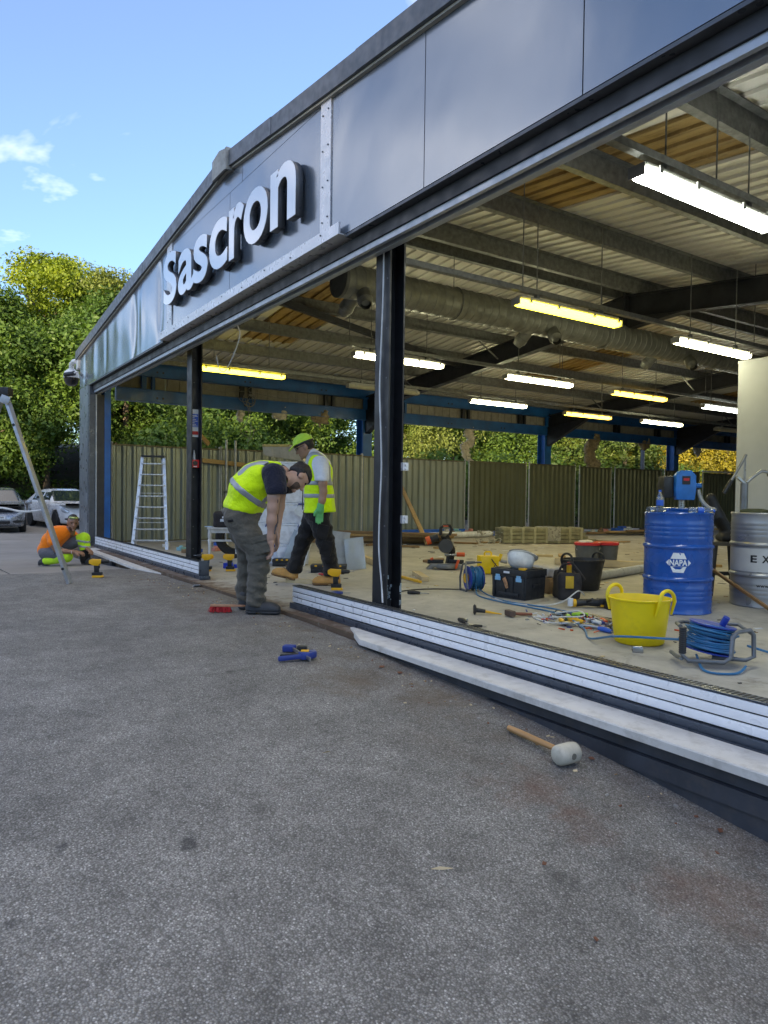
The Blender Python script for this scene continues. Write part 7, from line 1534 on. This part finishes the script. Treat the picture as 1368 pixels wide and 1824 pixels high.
blob('cap', lambda P: np.maximum(ell(hl2(P), (-.002, 0, .052), (.118, .092, .106)), .052 - hl2(P)[..., 2] + .25 * hl2(P)[..., 0] * 0 - .12 * (hl2(P)[..., 0] + .1) * 0), (-.36, -.15, 1.4), (.06, .15, 1.76), .009, CAPM, M2)
blob('cap_peak', lambda P: np.maximum(np.abs(hl2(P)[..., 2] - .062 + .35 * np.maximum(hl2(P)[..., 0] - .1, 0)) - .006, np.sqrt(((hl2(P)[..., 0] - .105) / .085) ** 2 + (hl2(P)[..., 1] / .085) ** 2) - 1), (-.44, -.15, 1.36), (.0, .15, 1.72), .0075, CAPM, M2)
blob('cap_band', lambda P: np.maximum(ell(hl2(P), (-.002, 0, .05), (.12, .094, .108)), np.abs(hl2(P)[..., 2] - .045) - .012), (-.36, -.15, 1.4), (.06, .15, 1.74), .009, mat('black_plastic', (0, 0, 0)), M2)
def hp(f, s, u): return tuple(A3(hc2) + A3((f, s, u)) @ HM2)
for s in (-1, 1):
    q = MB(); q.tube([hp(.108, s * (.034 + .022 * math.cos(a)), .012 + .018 * math.sin(a)) for a in [2 * PI * k / 12 for k in range(12)]], .0028, 5, closed=True); q.tube([hp(.104, s * .056, .016), hp(.05, s * .078, .016), hp(-.01, s * .08, .012)], .0028, 5); q.build('glasses_rim', mat('black_plastic', (0, 0, 0)), M2)
boots(M2, (.262, -.105, .0), (-.045, -.115, .0), .15, TANB, SOLE, 'boot', .05); boots(M2, (-.245, .105, .015), (-.535, .095, .085), .15, TANB, SOLE, 'boot', .05)
for hx, hz, yy in ((.10, .10, -.152), (-.37, .14, .06)):
    for k in range(4): q = MB(); q.tube([(hx - .03 * k + .03, yy + .02, hz + .045 - .018 * k), (hx - .03 * k, yy + .05, hz + .055 - .018 * k)], .004, 5); q.build('lace', SOLE, M2)

# ---------------------------------------------------------------- crouching man at the corner
M3 = thing('person', 'man in orange t-shirt and lime-kneed trousers crouching at the grey corner post', 'person', (-11.95, 2.03, gz(-11.95) - .028), VA)
S3 = lambda P: ell(P, (0, 0, 0), (1, 1, 1))
shirt3 = lambda P: su(.05, chain(P * A3((1, .85, 1)), [(-.28, 0, .24, .145), (-.20, 0, .36, .15), (-.09, 0, .47, .14), (.0, 0, .52, .10)], .05), ell(P, (-.08, 0, .50), (.13, .20, .10)), sc(P, (-.12, -.17, .50), (-.085, -.235, .37), .088, .08), sc(P, (-.02, .17, .50), (.06, .23, .40), .085, .075)) + wob(P, 12, .008)
blob('t_shirt', lambda P: np.maximum(shirt3(P), plane(P, (-.75, 0, -.65), (-.36, 0, .15))), (-.52, -.38, .04), (.22, .36, .70), .015, ORTE, M3)
q = MB(); 
for k in range(4): q.bb(-.005 + .012 * k, .05 - .006 * k, -.205 + .0, -.19, .34 + .022 * k, .352 + .022 * k)
tl = [(-.25, -.09, .20, .115), (-.05, -.15, .20, .10), (.09, -.16, .16, .085)]; tl2 = [(.09, -.16, .15, .085), (-.08, -.15, .10, .075), (-.25, -.14, .07, .065)]
tf = [(-.22, .09, .22, .115), (.02, .12, .33, .10), (.24, .13, .42, .082)]; tf2 = [(.24, .13, .41, .085), (.26, .12, .24, .08), (.265, .12, .08, .075)]
blob('trousers', lambda P: su(.04, ell(P, (-.25, 0, .20), (.14, .18, .12)), chain(P, tl[:2] + [(-.0, -.153, .19, .092)]), chain(P, tf[:2] + [(.17, .127, .39, .088)])) + wob(P, 15, .006), (-.46, -.3, .02), (.36, .3, .56), .015, GRYT, M3)
LIMT = cloth_mat('lime_trousers', (0.50, 0.82, 0.03), .75, .06)
k1 = lambda P: su(.03, chain(P, [(.0, -.153, .185, .094), (.09, -.16, .155, .09)]), chain(P, [(.09, -.16, .15, .088), (-.03, -.152, .115, .08)])) + wob(P, 16, .006)
blob('knee_panel', k1, (-.16, -.3, .02), (.24, 0, .32), .014, LIMT, M3)
blob('shin_panel', lambda P: chain(P, [(-.05, -.15, .1, .07), (-.23, -.14, .075, .066)]) + wob(P, 16, .006), (-.36, -.26, -.02), (.08, -.04, .22), .014, LIMT, M3)
k2 = lambda P, g=0: su(.03, chain(P, [(.17, .127, .39, .09), (.24, .13, .42, .088)]), chain(P, [(.24, .13, .41, .088), (.255, .125, .26, .084)])) + wob(P, 16, .005) - g
blob('knee_panel', k2, (.02, 0, .15), (.4, .28, .56), .014, LIMT, M3)
for zb in (.29, .37): blob('reflective_band', lambda P: np.maximum(k2(P, .005), np.abs(P[..., 2] - zb + .15 * (P[..., 0] - .25)) - .02), (.1, 0, .18), (.4, .28, .5), .012, BAND, M3)
blob('lower_leg', lambda P: chain(P, [(.257, .125, .27, .08), (.265, .12, .07, .078)]) + wob(P, 16, .006), (.14, 0, .02), (.4, .25, .38), .014, BLKT, M3)
hc3 = (.135, -.04, .665); HM3 = frame((.55, -.80, -.18), (.05, .0, 1))
a3 = [(-.09, -.235, .40, .052), (-.06, -.25, .32, .046), (-.02, -.25, .255, .04), (.10, -.235, .235, .037), (.22, -.21, .225, .028), (.25, -.205, .222, .027)]; a3f = [(.06, .23, .42, .05), (.20, .20, .32, .042), (.33, .05, .25, .028)]
merged('body', [(lambda P: head_sdf(P, hc3, HM3, (-.07, 0, -.17)), (-.1, -.22, .40), (.33, .16, .86), .009), (limb(a3), *boxof(a3, .08), .013), (limb(a3f), *boxof(a3f, .08), .014),
    (lambda P: hand_sdf(P, (.25, -.205, .222), frame((1, .15, -.15), (0, -.4, 1)), .6, -1), (.16, -.34, .10), (.46, -.06, .34), .008), (lambda P: hand_sdf(P, (.33, .05, .25), frame((.7, -.5, -.3), (0, .2, 1)), .6), (.22, -.14, .1), (.52, .16, .36), .009),
    (lambda P: su(.05, chain(P, [(-.26, 0, .24, .10), (-.15, 0, .42, .11), (-.02, 0, .52, .08), (.06, -.02, .56, .055)], .05), chain(P, [(-.25, -.09, .2, .07), (.08, -.16, .16, .05), (-.22, -.14, .075, .045)]), chain(P, [(-.22, .09, .22, .07), (.24, .13, .42, .05), (.265, .12, .08, .045)])), (-.4, -.26, .0), (.36, .26, .68), .02)], SKIN3, M3)
eyes(M3, hc3, HM3)
hl3 = lambda P: loc_(P, hc3, HM3)
blob('hair', lambda P: np.maximum(ell(hl3(P), (-.004, 0, .036), (.103, .08, .102)) + wob(P, 50, .004), np.minimum(.075 - hl3(P)[..., 2], np.maximum(hl3(P)[..., 0] + .01, -hl3(P)[..., 2] - .02))), (-.1, -.22, .5), (.33, .16, .88), .009, HAIR, M3)
blob('beard', lambda P: np.maximum(ell(hl3(P), (.022, 0, -.052), (.0738, .06, .0738)), np.maximum(hl3(P)[..., 2] + .045 - .3 * np.maximum(.06 - hl3(P)[..., 0], 0), -.02 - hl3(P)[..., 0])), (-.1, -.22, .45), (.33, .16, .8), .008, mat('stubble_dark', (0.045, 0.026, 0.018), .7, var=.3, scale=60), M3)
blob('sunglasses', lambda P: np.maximum(ell(hl3(P), (0, 0, .045), (.112, .09, .108)), np.maximum(np.abs(hl3(P)[..., 2] - .098) - .013, .035 - hl3(P)[..., 0])), (-.1, -.22, .6), (.33, .16, .9), .008, mat('lime_lens', (.35, .42, .15), .15, .4), M3)
boots(M3, (-.18, -.14, .0), (-.36, -.14, .0), .05, SHOE, SHOE); boots(M3, (.21, .12, .0), (.47, .06, .0), .12, SHOE, SHOE)
q = MB(); q.tube([(.205 + .0, -.213 + .03 * math.cos(a), .225 + .03 * math.sin(a)) for a in [2 * PI * k / 14 for k in range(14)]], .005, 6, closed=True); q.build('bracelet', SILVER, M3)
